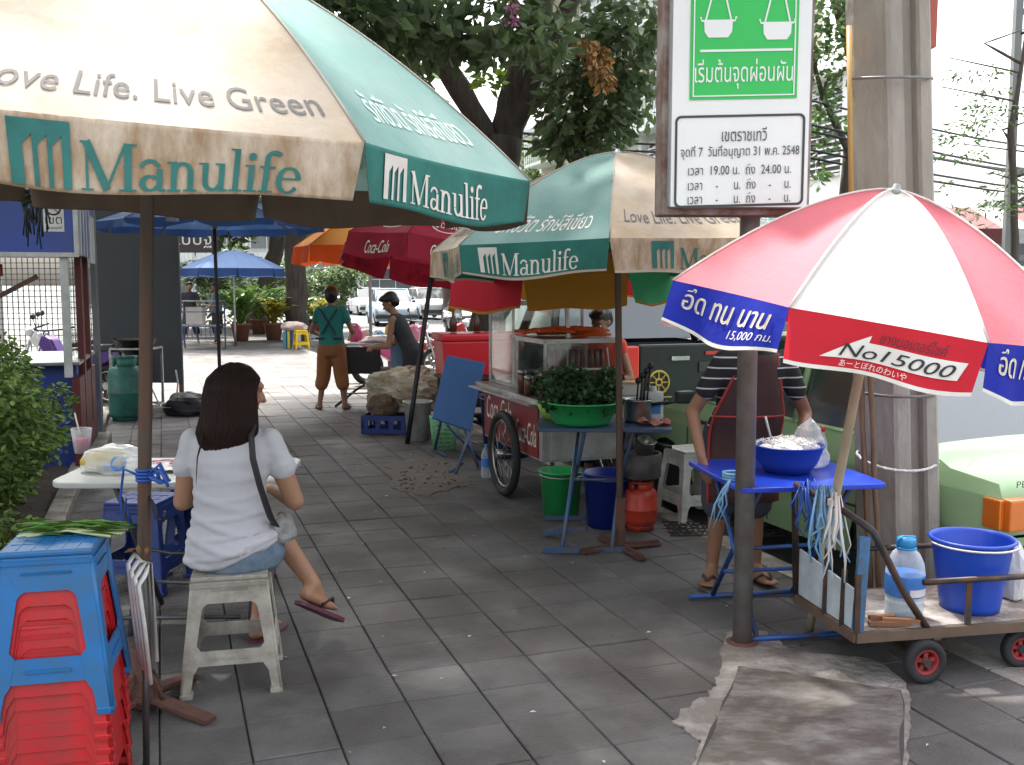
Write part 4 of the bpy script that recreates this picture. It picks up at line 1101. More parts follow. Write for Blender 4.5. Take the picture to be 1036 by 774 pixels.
# --- woman in teal shirt and brown shorts, from behind
def standing(label, base, yaw, Ht, shirt, pants, hair, skin, arms, lean=0, pants_to=.32, stance=.1, head_p=(0, 0), extras=None, hairfn=None, sleeves=.45, voxel=.011, torso_dx=0, feet_yaw=(0, 0), bare=False, face=True, sandals=True):
    """standing figure in a local frame: it faces +y; lean in metres moves chest and head forward"""
    M = TR(base, yaw); T = thing('person', label, 'person', M=M); k = Ht / 1.6
    def L(x, y, z): return M @ V((x * k, y * k, z * k))
    rot = yaw
    hip = lambda sx: L(sx * .085, 0, .80)
    ch = (torso_dx, lean)
    def S(z, rx, ry, q): return (L(ch[0] * q, ch[1] * q, z - abs(lean) * .35 * q), rx * k, ry * k, rot)
    g = MB()
    loft(g, [S(.76, .15, .11, 0), S(.84, .165, .12, .1), S(.98, .13, .095, .45), S(1.12, .15, .10, .75), S(1.25, .165, .095, 1), S(1.32, .13, .07, 1.08), S(1.345, .07, .05, 1.12)])
    nk = S(1.34, 0, 0, 1.1)[0]; hc = nk + (M.to_3x3() @ V((head_p[0] * .0, .03 + lean * .25, .14)) * k)
    caps(g, nk, hc - V((0, 0, .04)), .048 * k, .044 * k)
    HMx = head(g, hc, yaw + head_p[1], head_p[0], k)
    sh = lambda sx: S(1.285, 0, 0, 1.05)[0] + M.to_3x3() @ V((sx * .155 * k, 0, 0))
    sl = []
    for sx, (e, w_) in zip((1, -1), arms):
        e, w_ = L(*e), L(*w_); s_ = sh(sx); caps(g, s_, e, .045 * k, .036 * k); caps(g, e, w_, .037 * k, .025 * k)
        fw = (w_ - e).normalized(); hand(g, w_, fw + V((0, 0, -.15)), M.to_3x3() @ V((-sx, 0, -.6)), -sx if True else sx, .165 * k, .7); sl.append((s_, e))
    lg = []
    for sx, fy in zip((1, -1), feet_yaw):
        kn, an = L(sx * (.085 + stance * .4), .02, .44), L(sx * (.085 + stance), -.01, .085)
        caps(g, hip(sx), kn, .08 * k, .055 * k); caps(g, kn, an, .052 * k, .032 * k); caps(g, kn.lerp(an, .15) - M.to_3x3() @ V((0, .012, 0)), kn.lerp(an, .45), .05 * k, .042 * k)
        ft = foot(g, an, M.to_3x3() @ V((math.sin(fy), math.cos(fy), 0)), .225 * k); lg.append((kn, an, ft))
    weld(g, 'body', skin, T, voxel, 2)
    g = MB()
    loft(g, [S(.80, .178, .135, 0), S(.90, .17, .128, .22), S(1.0, .152, .115, .5), S(1.12, .166, .118, .75), S(1.25, .182, .112, 1), S(1.325, .145, .085, 1.08), S(1.345, .085, .065, 1.1)])
    for s_, e in sl:
        if sleeves: caps(g, s_ + V((0, 0, .004)), s_.lerp(e, sleeves), .06 * k, .055 * k)
    shirt_o = weld(g, 'shirt', shirt, T, .012, 2)
    if pants:
        g = MB(); loft(g, [S(.70, .165, .12, 0), S(.78, .18, .135, 0), S(.86, .178, .132, .1)])
        for sx, (kn, an, ft) in zip((1, -1), lg):
            t = L(sx * (.085 + stance * .7), 0, pants_to); caps(g, hip(sx), kn, .105 * k, .095 * k)
            if pants_to < .42: caps(g, kn, t, .095 * k, .088 * k)
        weld(g, 'shorts', pants, T, .013, 2)
    g = MB()
    hm = HMx
    for c_, r_ in (((0, -.034, .05), (.093, .102, .086)), ((0, -.064, -.005), (.087, .066, .082)), ((0, .03, .09), (.075, .075, .038))) + (hairfn or ()):
        g.ell(hm @ V(c_), [q * k for q in r_], hm.to_3x3().normalized().to_4x4(), n=16, k=10)
    weld(g, 'hair', hair, T, .012, 1)
    if face: face_parts(hm, T, k)
    if sandals:
        for kn, an, ft in lg: sandal(T, *ft, .24 * k, M_flip, M_flip)
    return T, L, HMx
M_tealtee = mat('teal_tshirt', (.02, .20, .18), .85, var=.12); M_brownsh = mat('brown_cotton', (.28, .11, .04), .85, var=.2, bump=.3, bscale=20)
Tt, Lt, _ = standing('person in teal T-shirt and baggy brown shorts seen from behind', (-2.24, 12.25, 0), math.radians(-5), 1.53, M_tealtee, M_brownsh, M_hairb, M_skin2,
    [((.27, .04, 1.02), (.20, .22, .96)), ((-.27, .04, 1.02), (-.2, .22, .95))], stance=.08, pants_to=.33, hairfn=(((0, -.11, .05), (.05, .045, .05)),), head_p=(.15, .25), feet_yaw=(.2, -.5))
g = MB()
for sx in (-1, 1): g.bar(Lt(sx * .12, -.115, 1.32), Lt(-sx * .10, -.13, .98), .028, .012)
g.bar(Lt(-.17, -.11, .93), Lt(.17, -.11, .93), .012, .03); g.build('apron_strap', M_strap, Tt)

# --- bent woman at the next stall, in profile
M_dkgrey = mat('dark_grey_cotton', (.035, .035, .042), .85, var=.2); M_trous = mat('dark_trousers', (.03, .03, .04), .8)
q = V((-1.16, 11.6, 0))
standing('woman in dark sleeveless apron bending over the table under the orange parasol', q, math.radians(78), 1.52, M_dkgrey, M_trous, M_hairb, M_skin,
    [((.18, .30, .90), (.14, .48, .87)), ((-.18, .26, .88), (-.10, .48, .86))], lean=.20, pants_to=.3, head_p=(-.55, .15), sleeves=0, stance=.03)

# --- vendor in red apron behind the food cart
M_redapr = mat('red_apron', (.55, .05, .03), .8, var=.15); 
q = at(617, 330, 7.95); 
Tv, Lv, _ = standing('vendor in red sleeveless apron standing behind the food cart', (q.x - .02, 7.95, -.12), math.radians(150), 1.52, M_redapr, M_trous, M_hairb, M_skin2,
    [((.24, .06, .98), (.10, .26, .93)), ((-.24, .06, .98), (-.12, .28, .96))], lean=.08, pants_to=.3, head_p=(-.45, 0), sleeves=.15)
g = MB()
for sx in (-1, 1): g.tube([Lv(sx * .09, .20, 1.24), Lv(sx * .11, .205, 1.1), Lv(sx * .14, .17, .95)], .006, 5)
g.build('piping', M_whiteps, Tv)

# --- cook behind the blue table
M_stripe = mat('striped_jersey', (.018, .018, .02), .85, stripes=(2, .052, .007, (.6, .6, .6))); M_apron = mat('brown_apron', (.075, .035, .032), .8, var=.15); M_trim = mat('red_trim', (.45, .05, .04), .7)
base = V((1.165, 5.06, 0))
Tk, Lk, _ = standing('cook in striped black jersey and brown apron leaning over the blue table', base, math.radians(186), 1.56, M_stripe, mat('dark_shorts', (.05, .05, .07), .8), M_hairb, M_skin2,
    [((.29, .14, .94), (.29, .32, .74)), ((-.33, .10, .92), (-.23, .30, .80))], lean=.22, pants_to=.48, head_p=(-.5, 0), sleeves=.55, stance=.035, feet_yaw=(.5, -.3), face=True)
g = MB()
def apr(u, v):
    z = .46 + .86 * v; wdt = .19 if v < .55 else .19 - (v - .55) * .24
    x = (-1 + 2 * u) * wdt; ln = .22 * max(0, (z - .8) / .5)
    y = .155 + ln * 1.0 - .055 * (2 * u - 1) ** 2 + .012 * math.sin(u * 14) * (1 - v)
    return Lk(x, y, z - .07 * max(0, (z - .8) / .5))
g.grid(apr, 14, 16); o = g.build('apron', M_apron, Tk); sd = o.modifiers.new('thick', 'SOLIDIFY'); sd.thickness = .004
g = MB(); g.tube([apr(0, v / 12) + V((0, -.004, 0)) for v in range(13)], .007, 5); g.tube([apr(1, v / 12) + V((0, -.004, 0)) for v in range(13)], .007, 5); g.tube([apr(u / 8, .56) + V((0, -.006, 0)) for u in range(9)], .006, 5); g.build('apron_trim', M_trim, Tk)
# ---------------------------------------------------------------- blue table of the cook
M_bluetop = mat('blue_tabletop', (.012, .05, .50), .32, var=.1, coat=.2); M_blueleg = mat('blue_paint', (.02, .10, .36), .45, .2, var=.2, dirt=((.08, .05, .04), 12, .25, .08))
M_bluebowl = mat('blue_bowl', (.02, .06, .30), .35); M_blueb = mat('blue_bucket', (.012, .065, .46), .38, var=.1)
def xleg(g, TM, sx, hw, ht, spread=.30, r=.013):
    """one X frame of a folding table with its two foot bars"""
    g.tube([TM @ V((sx, -spread, .03)), TM @ V((sx, hw, ht))], r, 7); g.tube([TM @ V((sx + .025, spread, .03)), TM @ V((sx + .025, -hw, ht))], r, 7)
tb, rt = V((1.235, 4.50, 0)), math.radians(9)
TM = TR(tb, rt); T = thing('folding_table', 'bright blue folding table with blue tube legs by the sign post', 'table', M=TM)
g = MB(); g.prism(rrect(-.33, -.35, .35, .35, .05), .022, TM @ Matrix.Translation((0, 0, .672))); shade_bevel(g.build('tabletop', M_bluetop, T), .006)
for sx in (-.22, .20):
    for s2 in (-1, 1):
        g = MB(); x = sx + (.02 if s2 > 0 else 0); g.tube([TM @ V((x, -.26 * s2, .672)), TM @ V((x, .30 * s2, .02))], .0125, 8); g.build('leg', M_blueleg, T)
g = MB()
for y in (-.30, .30): g.tube([TM @ V((-.32, y, .018)), TM @ V((.28, y, .018))], .0135, 8)
g.tube([TM @ V((-.22, -.02, .34)), TM @ V((.22, .0, .34))], .01, 8); g.tube([TM @ V((-.22, .1, .20)), TM @ V((.22, .1, .20))], .01, 8)
g.build('stretcher', M_blueleg, T)
c = V((1.265, 4.48, .697)); T = thing('mixing_bowl', 'blue plastic bowl of white noodles on the blue table', 'bowl', c)
g = MB(); g.lathe([(.10, 0), (.135, .05), (.160, .12), (.166, .122), (.163, .128), (.155, .12), (.128, .05), (.095, .008), (0, .008)], tuple(c), 28); g.build('bowl', M_bluebowl, T)
g = MB()
for k in range(60):
    a, r = rnd(0, 6.28), .125 * math.sqrt(rnd(0, 1)); p = c + V((r * math.cos(a), r * math.sin(a), .115 + .035 * (1 - (r / .14) ** 2) + rnd(0, .01)))
    b = rnd(0, 6.28); pts = [p + V((math.cos(b + q) * .018 * q, math.sin(b + q) * .018 * q, .008 * math.sin(q * 2))) for q in (0, .8, 1.6, 2.4)]
    g.tube(pts, .0025, 4)
for k in range(26): a, r = rnd(0, 6.28), .11 * math.sqrt(rnd(0, 1)); g.ell(c + V((r * math.cos(a), r * math.sin(a), .105 + .03 * (1 - (r / .11) ** 2))), (rnd(.025, .045), rnd(.025, .045), rnd(.018, .03)), Matrix.Rotation(rnd(0, 3), 4, 'Z'), n=10, k=6)
g.build('noodles', mat('rice_noodle', (.82, .82, .80), .5, island=.1), T)
g = MB(); g.tube([c + V((-.06, .02, .10)), c + V((-.10, .03, .25))], .006, 6); g.build('spoon', M_steel, T)
bag('plastic_bag', V((1.40, 4.60, .697)), (.085, .08, .11), M_clear, 'clear inflated plastic bag beside the blue bowl', tail=.5)
c = V((1.475, 4.66, .697)); T = thing('sauce_bottle', 'small clear bottle with red cap on the blue table', 'bottle', c)
g = MB(); g.lathe([(.026, 0), (.028, .10), (.012, .145), (.012, .16)], tuple(c), 14); g.build('bottle', M_cupw, T)
g = MB(); g.lathe([(.015, .158), (.015, .182), (0, .184)], tuple(c), 12); g.build('cap', M_redps, T)
# ---------------------------------------------------------------- hand cart
M_frame = mat('dark_frame', (.045, .045, .05), .5, .5, var=.3, dirt=((.14, .07, .04), 8, .35, .1)); M_edge = mat('worn_edge', (.16, .11, .08), .65, .4, var=.3, vscale=14)
M_bluepost = mat('pale_blue_paint', (.04, .19, .40), .5, var=.2, dirt=((.10, .07, .05), 10, .3, .1)); M_board = mat('pale_board', (.55, .63, .70), .4, var=.12, vscale=4, dirt=((.35, .38, .40), 6, .3, .15))
M_deck = mat('dirty_deck', (.60, .56, .52), .7, var=.2, dirt=((.13, .09, .07), 6, .5, .12))
_k = gnd(866, 646, .19); K, ra = V((_k.x, _k.y, 0)), math.radians(10.5)
CM = TR(K, ra); T = thing('hand_cart', 'low steel hand cart with pale blue end panel and rubber wheels', 'cart', M=CM)
c_ = lambda x, y, z: CM @ V((x, y, z))
CL, CW, DZ = 1.02, .50, .205
g = MB(); g.box((CL / 2, CW / 2, DZ + .004), (CL - .02, CW - .03, .012), CM); g.build('deck', M_deck, T)
g = MB()
for a, b in (((0, 0), (CL, 0)), ((CL, 0), (CL, CW)), ((CL, CW), (0, CW)), ((0, CW), (0, 0))):
    g.bar(c_(*a, DZ - .012), c_(*b, DZ - .012), .022, .04)
g.bar(c_(.35, 0, DZ - .03), c_(.35, CW, DZ - .03), .03, .03); g.bar(c_(.8, 0, DZ - .03), c_(.8, CW, DZ - .03), .03, .03)
g.build('chassis', M_edge, T)
g = MB()
for y in (.004, CW - .004):
    g.tube([c_(.28, y, .395), c_(CL, y, .395)], .0125, 8)
    for x in (.48, .80, CL - .01): g.bar(c_(x, y, DZ), c_(x, y, .395), .022, .012)
g.build('side_rail', M_frame, T)
g = MB(); g.tube([c_(.31, .01, DZ), c_(.20, .01, .36), c_(.09, .012, .56), c_(.07, .02, .60), c_(.04, .06, .63), c_(-.01, .20, .68), c_(-.03, CW - .03, .70), c_(-.02, CW, .66), c_(0, CW, DZ)], .0145, 10); g.build('push_handle', M_frame, T)
g = MB(); g.bar(c_(.012, .012, DZ + .005), c_(.03, .016, .585), .04, .026); g.build('post', M_bluepost, T)
g = MB()
for y in (.10, .24): g.bar(c_(-.006, y, DZ), c_(.0, y, .40 + y * .35), .02, .012)
g.bar(c_(0, .0, DZ + .01), c_(.0, .0, .44), .02, .02); g.build('end_bar', M_frame, T)
g = MB(); Mx = CM @ Matrix.Rotation(PI / 2, 4, 'Z') @ Matrix.Rotation(PI / 2, 4, 'X'); g.prism([(.012, DZ + .012), (CW - .02, DZ + .012), (CW - .02, .415), (.012, .375)], .008, Mx); g.build('end_panel', M_board, T)
M_tyre = mat('rubber', (.02, .02, .022), .75, var=.3); M_redrim = mat('red_rim', (.34, .02, .025), .55, var=.2, dirt=((.1, .03, .03), 8, .4, .1))
def small_wheel(p, R, parent, wd=.04, name='wheel'):
    Mw = Matrix.Translation(p) @ Matrix.Rotation(ra, 4, 'Z') @ Matrix.Rotation(PI / 2, 4, 'X')
    g = MB(); g.lathe([(R * .62, -wd / 2), (R * .92, -wd / 2), (R, -wd * .32), (R, wd * .32), (R * .92, wd / 2), (R * .62, wd / 2), (R * .62, -wd / 2)], n=32, M=Mw); o = g.build(name, M_tyre, parent)
    g = MB(); g.lathe([(R * .48, -wd * .38), (R * .64, -wd * .46), (R * .64, wd * .46), (R * .48, wd * .38), (R * .48, -wd * .38)], n=28, M=Mw)
    for k in range(5):
        a = 2 * PI * k / 5 + .3; g.bar(Mw @ V((0, 0, 0)), Mw @ V((math.cos(a) * R * .52, math.sin(a) * R * .52, 0)), R * .2, wd * .5, up=(0, 1, 0))
    g.build('rim', M_redrim, o)
    g = MB(); g.lathe([(R * .2, -wd * .6), (R * .2, wd * .6)], n=14, M=Mw); g.build('hub', M_frame, o)
small_wheel(c_(.285, -.018, .086), .086, T); small_wheel(c_(.285, CW + .02, .086), .086, T)
small_wheel(c_(.76, .06, .078), .078, T); small_wheel(c_(.76, CW - .03, .078), .078, T)
g = MB(); g.bar(c_(.285, -.02, .086), c_(.285, CW + .02, .086), .018, .018)
for x, y in ((.285, .03), (.285, CW - .03), (.76, .085), (.76, CW - .055)): g.bar(c_(x, y, .09), c_(x, y, DZ - .03), .02, .03)
g.build('axle', M_frame, T)
# strings tied to the push handle
def strings(name, c, m, n, label, spread, drop, tw=.006):
    g = MB()
    for k in range(n):
        dx, dy = rnd(-spread, spread), rnd(-.05, .03); l = drop * rnd(.4, 1); up = rnd(.0, .05)
        g.tube([c, c + V((dx * .5, dy * .5 - .03, up)), c + V((dx, dy - .05, -l * .35)), c + V((dx * 1.1 + rnd(-.02, .02), dy - .05, -l * .7)), c + V((dx * 1.1 + rnd(-.04, .04), dy - .04, -l))], [tw, tw * .9, tw * 1.1, tw, tw * .6], 5, flat=.35)
    for k in range(3): g.ring((c.x, c.y, c.z - .01 + .008 * k), .018, .006, 12, 5, M=None)
    tag(g.build(name, m), label, 'string', 'strings tied to the hand cart')
strings('string_bundle', c_(-.02, .17, .69), M_whitestr, 9, 'bundle of white plastic strings on the handle of the hand cart', .05, .36, .0055)
strings('string_bundle', c_(-.02, .27, .70), M_ltblstr, 16, 'bundle of pale blue strings knotted beside the white ones', .075, .34)
strings('string_bundle', c_(-.03, .40, .70), M_bluestr, 10, 'dark blue strings hanging at the far end of the cart handle', .06, .20)
c = V((.94 - .012, 4.255, 0)); g = MB()
for k in range(3): g.ring((c.x + .05, c.y + .04, .70 + k * .012), .047, .006, 16, 6)
for k in range(5): g.tube([V((.95, 4.235, .71)), V((.93 + rnd(-.03, .02), 4.22, .66)), V((.92 + rnd(-.05, .03), 4.22, .60)), V((.91 + rnd(-.06, .04), 4.22, rnd(.46, .55)))], [.007, .008, .007, .003], 5, flat=.4)
tag(g.build('string_knot', M_ltblstr), 'pale blue string tied round the sign post', 'string')
# what rides on the cart
DT = DZ + .011
M_bottle = glass('water_bottle', (.86, .92, .96), .82, .1); M_label = mat('bottle_label', (.05, .22, .62), .4, var=.3, vscale=18); M_labw = mat('label_white', (.75, .72, .78), .4); M_capb = mat('blue_cap', (.03, .28, .60), .4)
c = c_(.285, .135, DT); T = thing('water_bottle', 'large clear water bottle with blue label standing on the hand cart', 'bottle', c)
g = MB(); g.lathe([(.060, 0), (.073, .008), (.075, .03), (.072, .045), (.075, .06), (.072, .075), (.076, .09), (.076, .19), (.074, .20), (.070, .225), (.052, .262), (.030, .285), (.027, .30)], tuple(c), 28); g.build('bottle', M_bottle, T)
g = MB(); g.lathe([(.0765, .095), (.0772, .10), (.0772, .175), (.0765, .18)], tuple(c), 28); o = g.build('label', M_label, T)
g = MB(); g.grid(lambda u, v: c + V((.0785 * math.cos(-PI / 2 + (u - .1) * 1.2), .0785 * math.sin(-PI / 2 + (u - .1) * 1.2), .10 + .03 * v)), 8, 2); g.build('label_patch', M_labw, o)
g = MB(); g.lathe([(.0745, .004), (.0715, .045), (.0735, .06), (.0735, .085), (0, .0855)], tuple(c), 24); g.build('water', glass('water', (.75, .82, .86), .45, .05), T)
g = MB(); g.lathe([(.036, .285), (.037, .312), (.034, .325), (.0, .327)], tuple(c), 20); g.ring((c.x, c.y, c.z + .283), .036, .005, 18, 6); g.tube([c + V((-.036, 0, .285)), c + V((-.045, -.01, .31)), c + V((-.02, -.02, .335)), c + V((.03, -.01, .33)), c + V((.038, 0, .29))], .004, 5); g.build('cap', M_capb, T)
c = c_(.615, .185, DT); T = thing('water_bucket', 'tall blue plastic bucket standing on the hand cart', 'bucket', c)
g = MB(); pr = [(.115, 0)]
for k in range(1, 13): pr.append((.115 + .042 * k / 12, .285 * k / 12))
pr += [(.167, .287), (.171, .293), (.167, .30), (.158, .299), (.152, .285), (.112, .012), (0, .012)]
g.lathe(pr, tuple(c), 40); g.build('bucket', M_blueb, T)
g = MB(); g.tube([c + V((.17 * math.cos(a), .17 * math.sin(a), .292 - .012)) + V((0, -.012, 0)) for a in [PI + PI * q / 14 for q in range(15)]], .0045, 6); g.build('bail', M_whiteps, T)
bag('cloth_bag', c_(.87, .26, DT), (.05, .06, .16), mat('white_cloth', (.62, .62, .62), .85), 'white crumpled bag behind the blue bucket on the cart', 'bag', 16, 12)
g = MB()
for k in range(5): p = c_(.08 + .02 * k, .05 + .03 * (k % 3), DT + .012 + .012 * (k % 2)); g.bar(p, p + V((rnd(.1, .16), rnd(-.03, .03), 0)), .022, .016)
tag(g.build('wood_scraps', mat('wood', (.22, .10, .05), .75, var=.3, island=.3), fix=True), 'few brown wood scraps in the near corner of the hand cart', 'wood')

def leafball(g, c, r, n, ls, flat=.7, mi=0):
    for k in range(n):
        a, b, q = rnd(0, 6.28), math.acos(rnd(-.2, 1)), rnd(.35, 1) ** .5
        p = V(c) + V((r[0] * q * math.sin(b) * math.cos(a), r[1] * q * math.sin(b) * math.sin(a), r[2] * q * math.cos(b)))
        d = V((rnd(-1, 1), rnd(-1, 1), rnd(-.5, .9))).normalized() * ls * rnd(.6, 1.3); nn = d.cross(V((rnd(-1, 1), rnd(-1, 1), rnd(-1, 1)))).normalized() * ls * .42; up = d.cross(nn).normalized() * ls * .18
        g.add([p, p + d * .5 + nn + up, p + d, p + d * .5 - nn + up, p + d * .45], [(0, 1, 4), (1, 2, 4), (2, 3, 4), (3, 0, 4)], mi)
# ---------------------------------------------------------------- food cart
M_stain = mat('stainless', (.45, .46, .46), .3, .9, var=.15, vscale=5, dirt=((.22, .2, .18), 6, .3, .15)); M_cocared = mat('cart_red', (.33, .02, .03), .5, var=.2, dirt=((.14, .05, .04), 6, .4, .15)); M_greypan = mat('cart_grey', (.40, .40, .40), .6, var=.2, dirt=((.2, .19, .18), 5, .35, .15))
FM = Matrix.Translation(st(2.42, 6.27)) @ Matrix.Rotation(YAW, 4, 'Z')       # local x across to the road, y along the pavement
T = thing('food_cart', 'street food cart with red side panel, glass cabinets and big spoked wheel', 'cart', M=FM)
f_ = lambda x, y, z: FM @ V((x, y, z))
g = MB(); g.box((.34, .65, .53), (.66, 1.28, .40), FM, bev=.006); g.build('body', M_greypan, T)
g = MB(); g.box((.002, .66, .53), (.012, 1.2, .36), FM); sp_ = g.build('side_panel', M_cocared, T)
g = MB()
for body, u0, u1, z0, z1 in (('Coca-Cola', .03, .62, .50, .68), ('Coca-Cola', .72, 1.14, .42, .58)):
    vs, fs, _ = text_geo(body, .2 if body[0] == 'C' else 0)
    g.add([f_(-.0066, 1.22 - (u0 + (u1 - u0) * a), z0 + (z1 - z0) * b_) for a, b_ in vs], fs)
g.build('lettering', M_inkwhite, sp_)
g = MB(); g.box((.34, .65, .755), (.78, 1.42, .03), FM, bev=.006); g.box((-.06, .65, .735), (.10, 1.40, .012), FM); g.build('counter', M_stain, T)
g = MB(); g.box((.34, -.005, .50), (.58, .02, .34), FM, bev=.02); g.build('end_panel', M_greypan, T)
def big_wheel(x, y, R, parent):
    Mw = FM @ Matrix.Translation((x, y, R)) @ Matrix.Rotation(PI / 2, 4, 'Y')
    g = MB(); g.ring((0, 0, 0), R - .032, .032, 40, 8, M=Mw); o = g.build('wheel', M_tyre, parent)
    g = MB(); g.ring((0, 0, 0), R - .07, .012, 36, 6, M=Mw)
    for k in range(22):
        a = 2 * PI * k / 22; z = .04 if k % 2 else -.04
        g.tube([Mw @ V((math.cos(a + .3) * .03, math.sin(a + .3) * .03, z)), Mw @ V((math.cos(a) * (R - .07), math.sin(a) * (R - .07), 0))], .0028, 4)
    g.lathe([(.03, -.06), (.03, .06)], n=12, M=Mw); g.build('rim', M_stain, o)
big_wheel(-.09, .53, .315, T); big_wheel(.78, .53, .315, T)
g = MB(); g.tube([f_(-.12, .53, .315), f_(.8, .53, .315)], .014, 8); g.bar(f_(.1, .04, .01), f_(.1, .04, .34), .03); g.bar(f_(.58, .04, .01), f_(.58, .04, .34), .03); g.build('axle', M_frame, T)
M_glass = glass('cabinet_glass', (.86, .90, .89), .94, .06, False)
def cabinet(y0, y1, z1, name='glass_cabinet', x0=.06, x1=.62):
    g = MB()
    for x in (x0, x1):
        for y in (y0, y1): g.bar(f_(x, y, .77), f_(x, y, z1), .022, .022)
        g.bar(f_(x, y0, z1), f_(x, y1, z1), .026, .02); g.bar(f_(x, y0, .785), f_(x, y1, .785), .02, .02)
    for y in (y0, y1): g.bar(f_(x0, y, z1 + .003), f_(x1, y, z1 + .003), .026, .02)
    g.bar(f_(x0, y0, (.77 + z1) / 2), f_(x1, y0, (.77 + z1) / 2), .012, .012)
    o = g.build(name, M_stain, T)
    g = MB(); zc, hz = (.78 + z1) / 2, z1 - .80
    g.box((x0, (y0 + y1) / 2, zc), (.004, y1 - y0 - .03, hz), FM); g.box(((x0 + x1) / 2, y0, zc), (x1 - x0 - .03, .004, hz), FM); g.box(((x0 + x1) / 2, y1, zc), (x1 - x0 - .03, .004, hz), FM)
    g.build('pane', M_glass, o)
    g = MB(); g.box(((x0 + x1) / 2, (y0 + y1) / 2, z1 + .018), (x1 - x0 + .04, y1 - y0 + .04, .012), FM); g.build('lid', M_stain, o)
cabinet(.74, 1.30, 1.40); cabinet(.08, .66, 1.15)
M_wrap = mat('orange_wrap', (.62, .10, .02), .4, var=.35, vscale=12, island=.2); 
g = MB()
for k in range(26):
    a = rnd(-.5, .5); p = f_(rnd(.12, .5), rnd(.12, .62), 1.185 + rnd(0, .05)); d = V((math.cos(a), math.sin(a), rnd(-.1, .1))) * rnd(.08, .16); g.tube([p - d, p + V((0, 0, .012)), p + d], [.016, .024, .012], 6, flat=.6)
tag(g.build('snack_packets', M_wrap), 'heap of orange snack packets on top of the glass cabinet', 'packets')
M_sausage = mat('sausage', (.20, .04, .025), .4, var=.3); M_meat = mat('roast_meat', (.12, .05, .03), .5, var=.4, vscale=14)
g = MB()
for k in range(9):
    p = f_(.12 + .05 * k, .12 + .02 * (k % 3), 1.10); g.tube([p, p + V((.004, 0, -.09)), p + V((rnd(-.01, .01), 0, -.17 - rnd(0, .05)))], [.012, .024, .012], 7)
g.build('hanging_sausages', M_sausage, T)
g = MB()
for k in range(16): p = f_(rnd(.14, .55), rnd(.16, .6), .80 + rnd(0, .05)); g.ell(p, (rnd(.04, .07), rnd(.03, .05), rnd(.03, .05)), n=8, k=6)
tag(g.build('roast_meat', M_meat), 'dark roast meat heaped inside the near glass cabinet', 'meat')
g = MB()
for k in range(14): p = f_(rnd(.14, .55), rnd(.82, 1.24), .80 + rnd(0, .22)); g.ell(p, (rnd(.05, .09), rnd(.04, .08), rnd(.04, .07)), n=8, k=6)
tag(g.build('covered_food', mat('green_grey_food', (.08, .10, .085), .6, var=.4, vscale=9)), 'grey green food stacked inside the far glass cabinet', 'food')
g = MB(); p = f_(.10, -.02, .775); g.box(p + V((0, 0, .03)), (.26, .16, .06), Matrix.Identity(4), mi=1, bev=.01); leafball(g, p + V((0, 0, .05)), (.15, .10, .13), 260, .05)
tag(g.build('herb_tray', [mat('dark_herb', (.035, .085, .028), .6, var=.4, vscale=20, trans=.12, island=.5), M_frame], fix=False), 'dark tray of leafy greens on the cart counter behind the green basin', 'tray')
for k, (x, y, h, lab) in enumerate(((.02, .30, .13, 'pepper shaker with steel lid, left of two on the cart counter'), (.02, .44, .16, 'sauce jar with steel lid, right of two on the cart counter'))):
    p = f_(x, y, .771); T_ = thing('condiment_jar', lab, 'jar', p, 0, 'jars on the cart counter'); g = MB(); g.lathe([(.032, 0), (.034, h * .8), (.028, h * .85)], tuple(p), 14); g.build('jar', mat('jar_brown', (.12, .05, .025), .3), T_)
    g = MB(); g.lathe([(.033, h * .84), (.033, h), (0, h + .004)], tuple(p), 14); g.build('lid', M_stain, T_)
# containers at the vendor's corner
def tub(name, p, r, h, m, label, cat='tub', lid=None, group=None):
    T_ = thing(name, label, cat, p, 0, group); g = MB(); g.lathe([(r * .88, 0), (r, h), (r * 1.03, h + .004), (r * .97, h), (r * .85, .006), (0, .006)], tuple(p), 22); g.build('tub', m, T_)
    if lid: g = MB(); g.lathe([(r * 1.05, h - .01), (r * 1.05, h + .012), (0, h + .016)], tuple(p), 22); g.build('lid', lid, T_)
    return T_
M_pale = mat('pale_plastic', (.62, .60, .56), .45, var=.1)
tub('food_tub', f_(.50, .0, .771), .09, .13, M_pale, 'pale round food tub at the near corner of the food cart', lid=mat('grey_lid', (.35, .33, .3), .5))
g = MB(); p = at(649, 393, 7.2); p = f_(.66, .03, .771); g.box(p + V((0, 0, .045)), (.20, .14, .09), Matrix.Identity(4), bev=.012); g.box(p + V((0, 0, .092)), (.21, .15, .012), mi=1)
tag(g.build('food_box', [M_pale, mat('tan_lid', (.45, .28, .14), .5)]), 'pale food box with tan lid, right of the round tub', 'box')

# ---------------------------------------------------------------- folding table with the herb basin
M_dkbluetop = mat('worn_blue_top', (.02, .06, .17), .45, var=.25, dirt=((.06, .07, .09), 6, .4, .15)); M_steelblue = mat('blue_grey_paint', (.035, .12, .28), .5, .3, var=.3, dirt=((.12, .10, .10), 10, .35, .12))
tb, rt = V((.56, 6.02, 0)), math.radians(-3)
TM = TR(tb, rt); T = thing('folding_table', 'dark blue folding table carrying the green basin of herbs', 'table', M=TM)
g = MB(); g.prism(rrect(-.40, -.25, .40, .25, .04), .022, TM @ Matrix.Translation((0, 0, .682))); shade_bevel(g.build('tabletop', M_dkbluetop, T), .006)
for sx in (-.19, .10):
    for s2 in (-1, 1):
        g = MB(); x = sx + (.022 if s2 > 0 else 0); g.tube([TM @ V((x + .05, -.20 * s2, .682)), TM @ V((x, .08 * s2, .35)), TM @ V((x - .06, .40 * s2, .02))], .0135, 8); g.build('leg', M_steelblue, T)
g = MB()
for y in (-.40, .40): g.bar(TM @ V((-.36, y - .03, .016)), TM @ V((.14, y + .02, .016)), .03, .028)
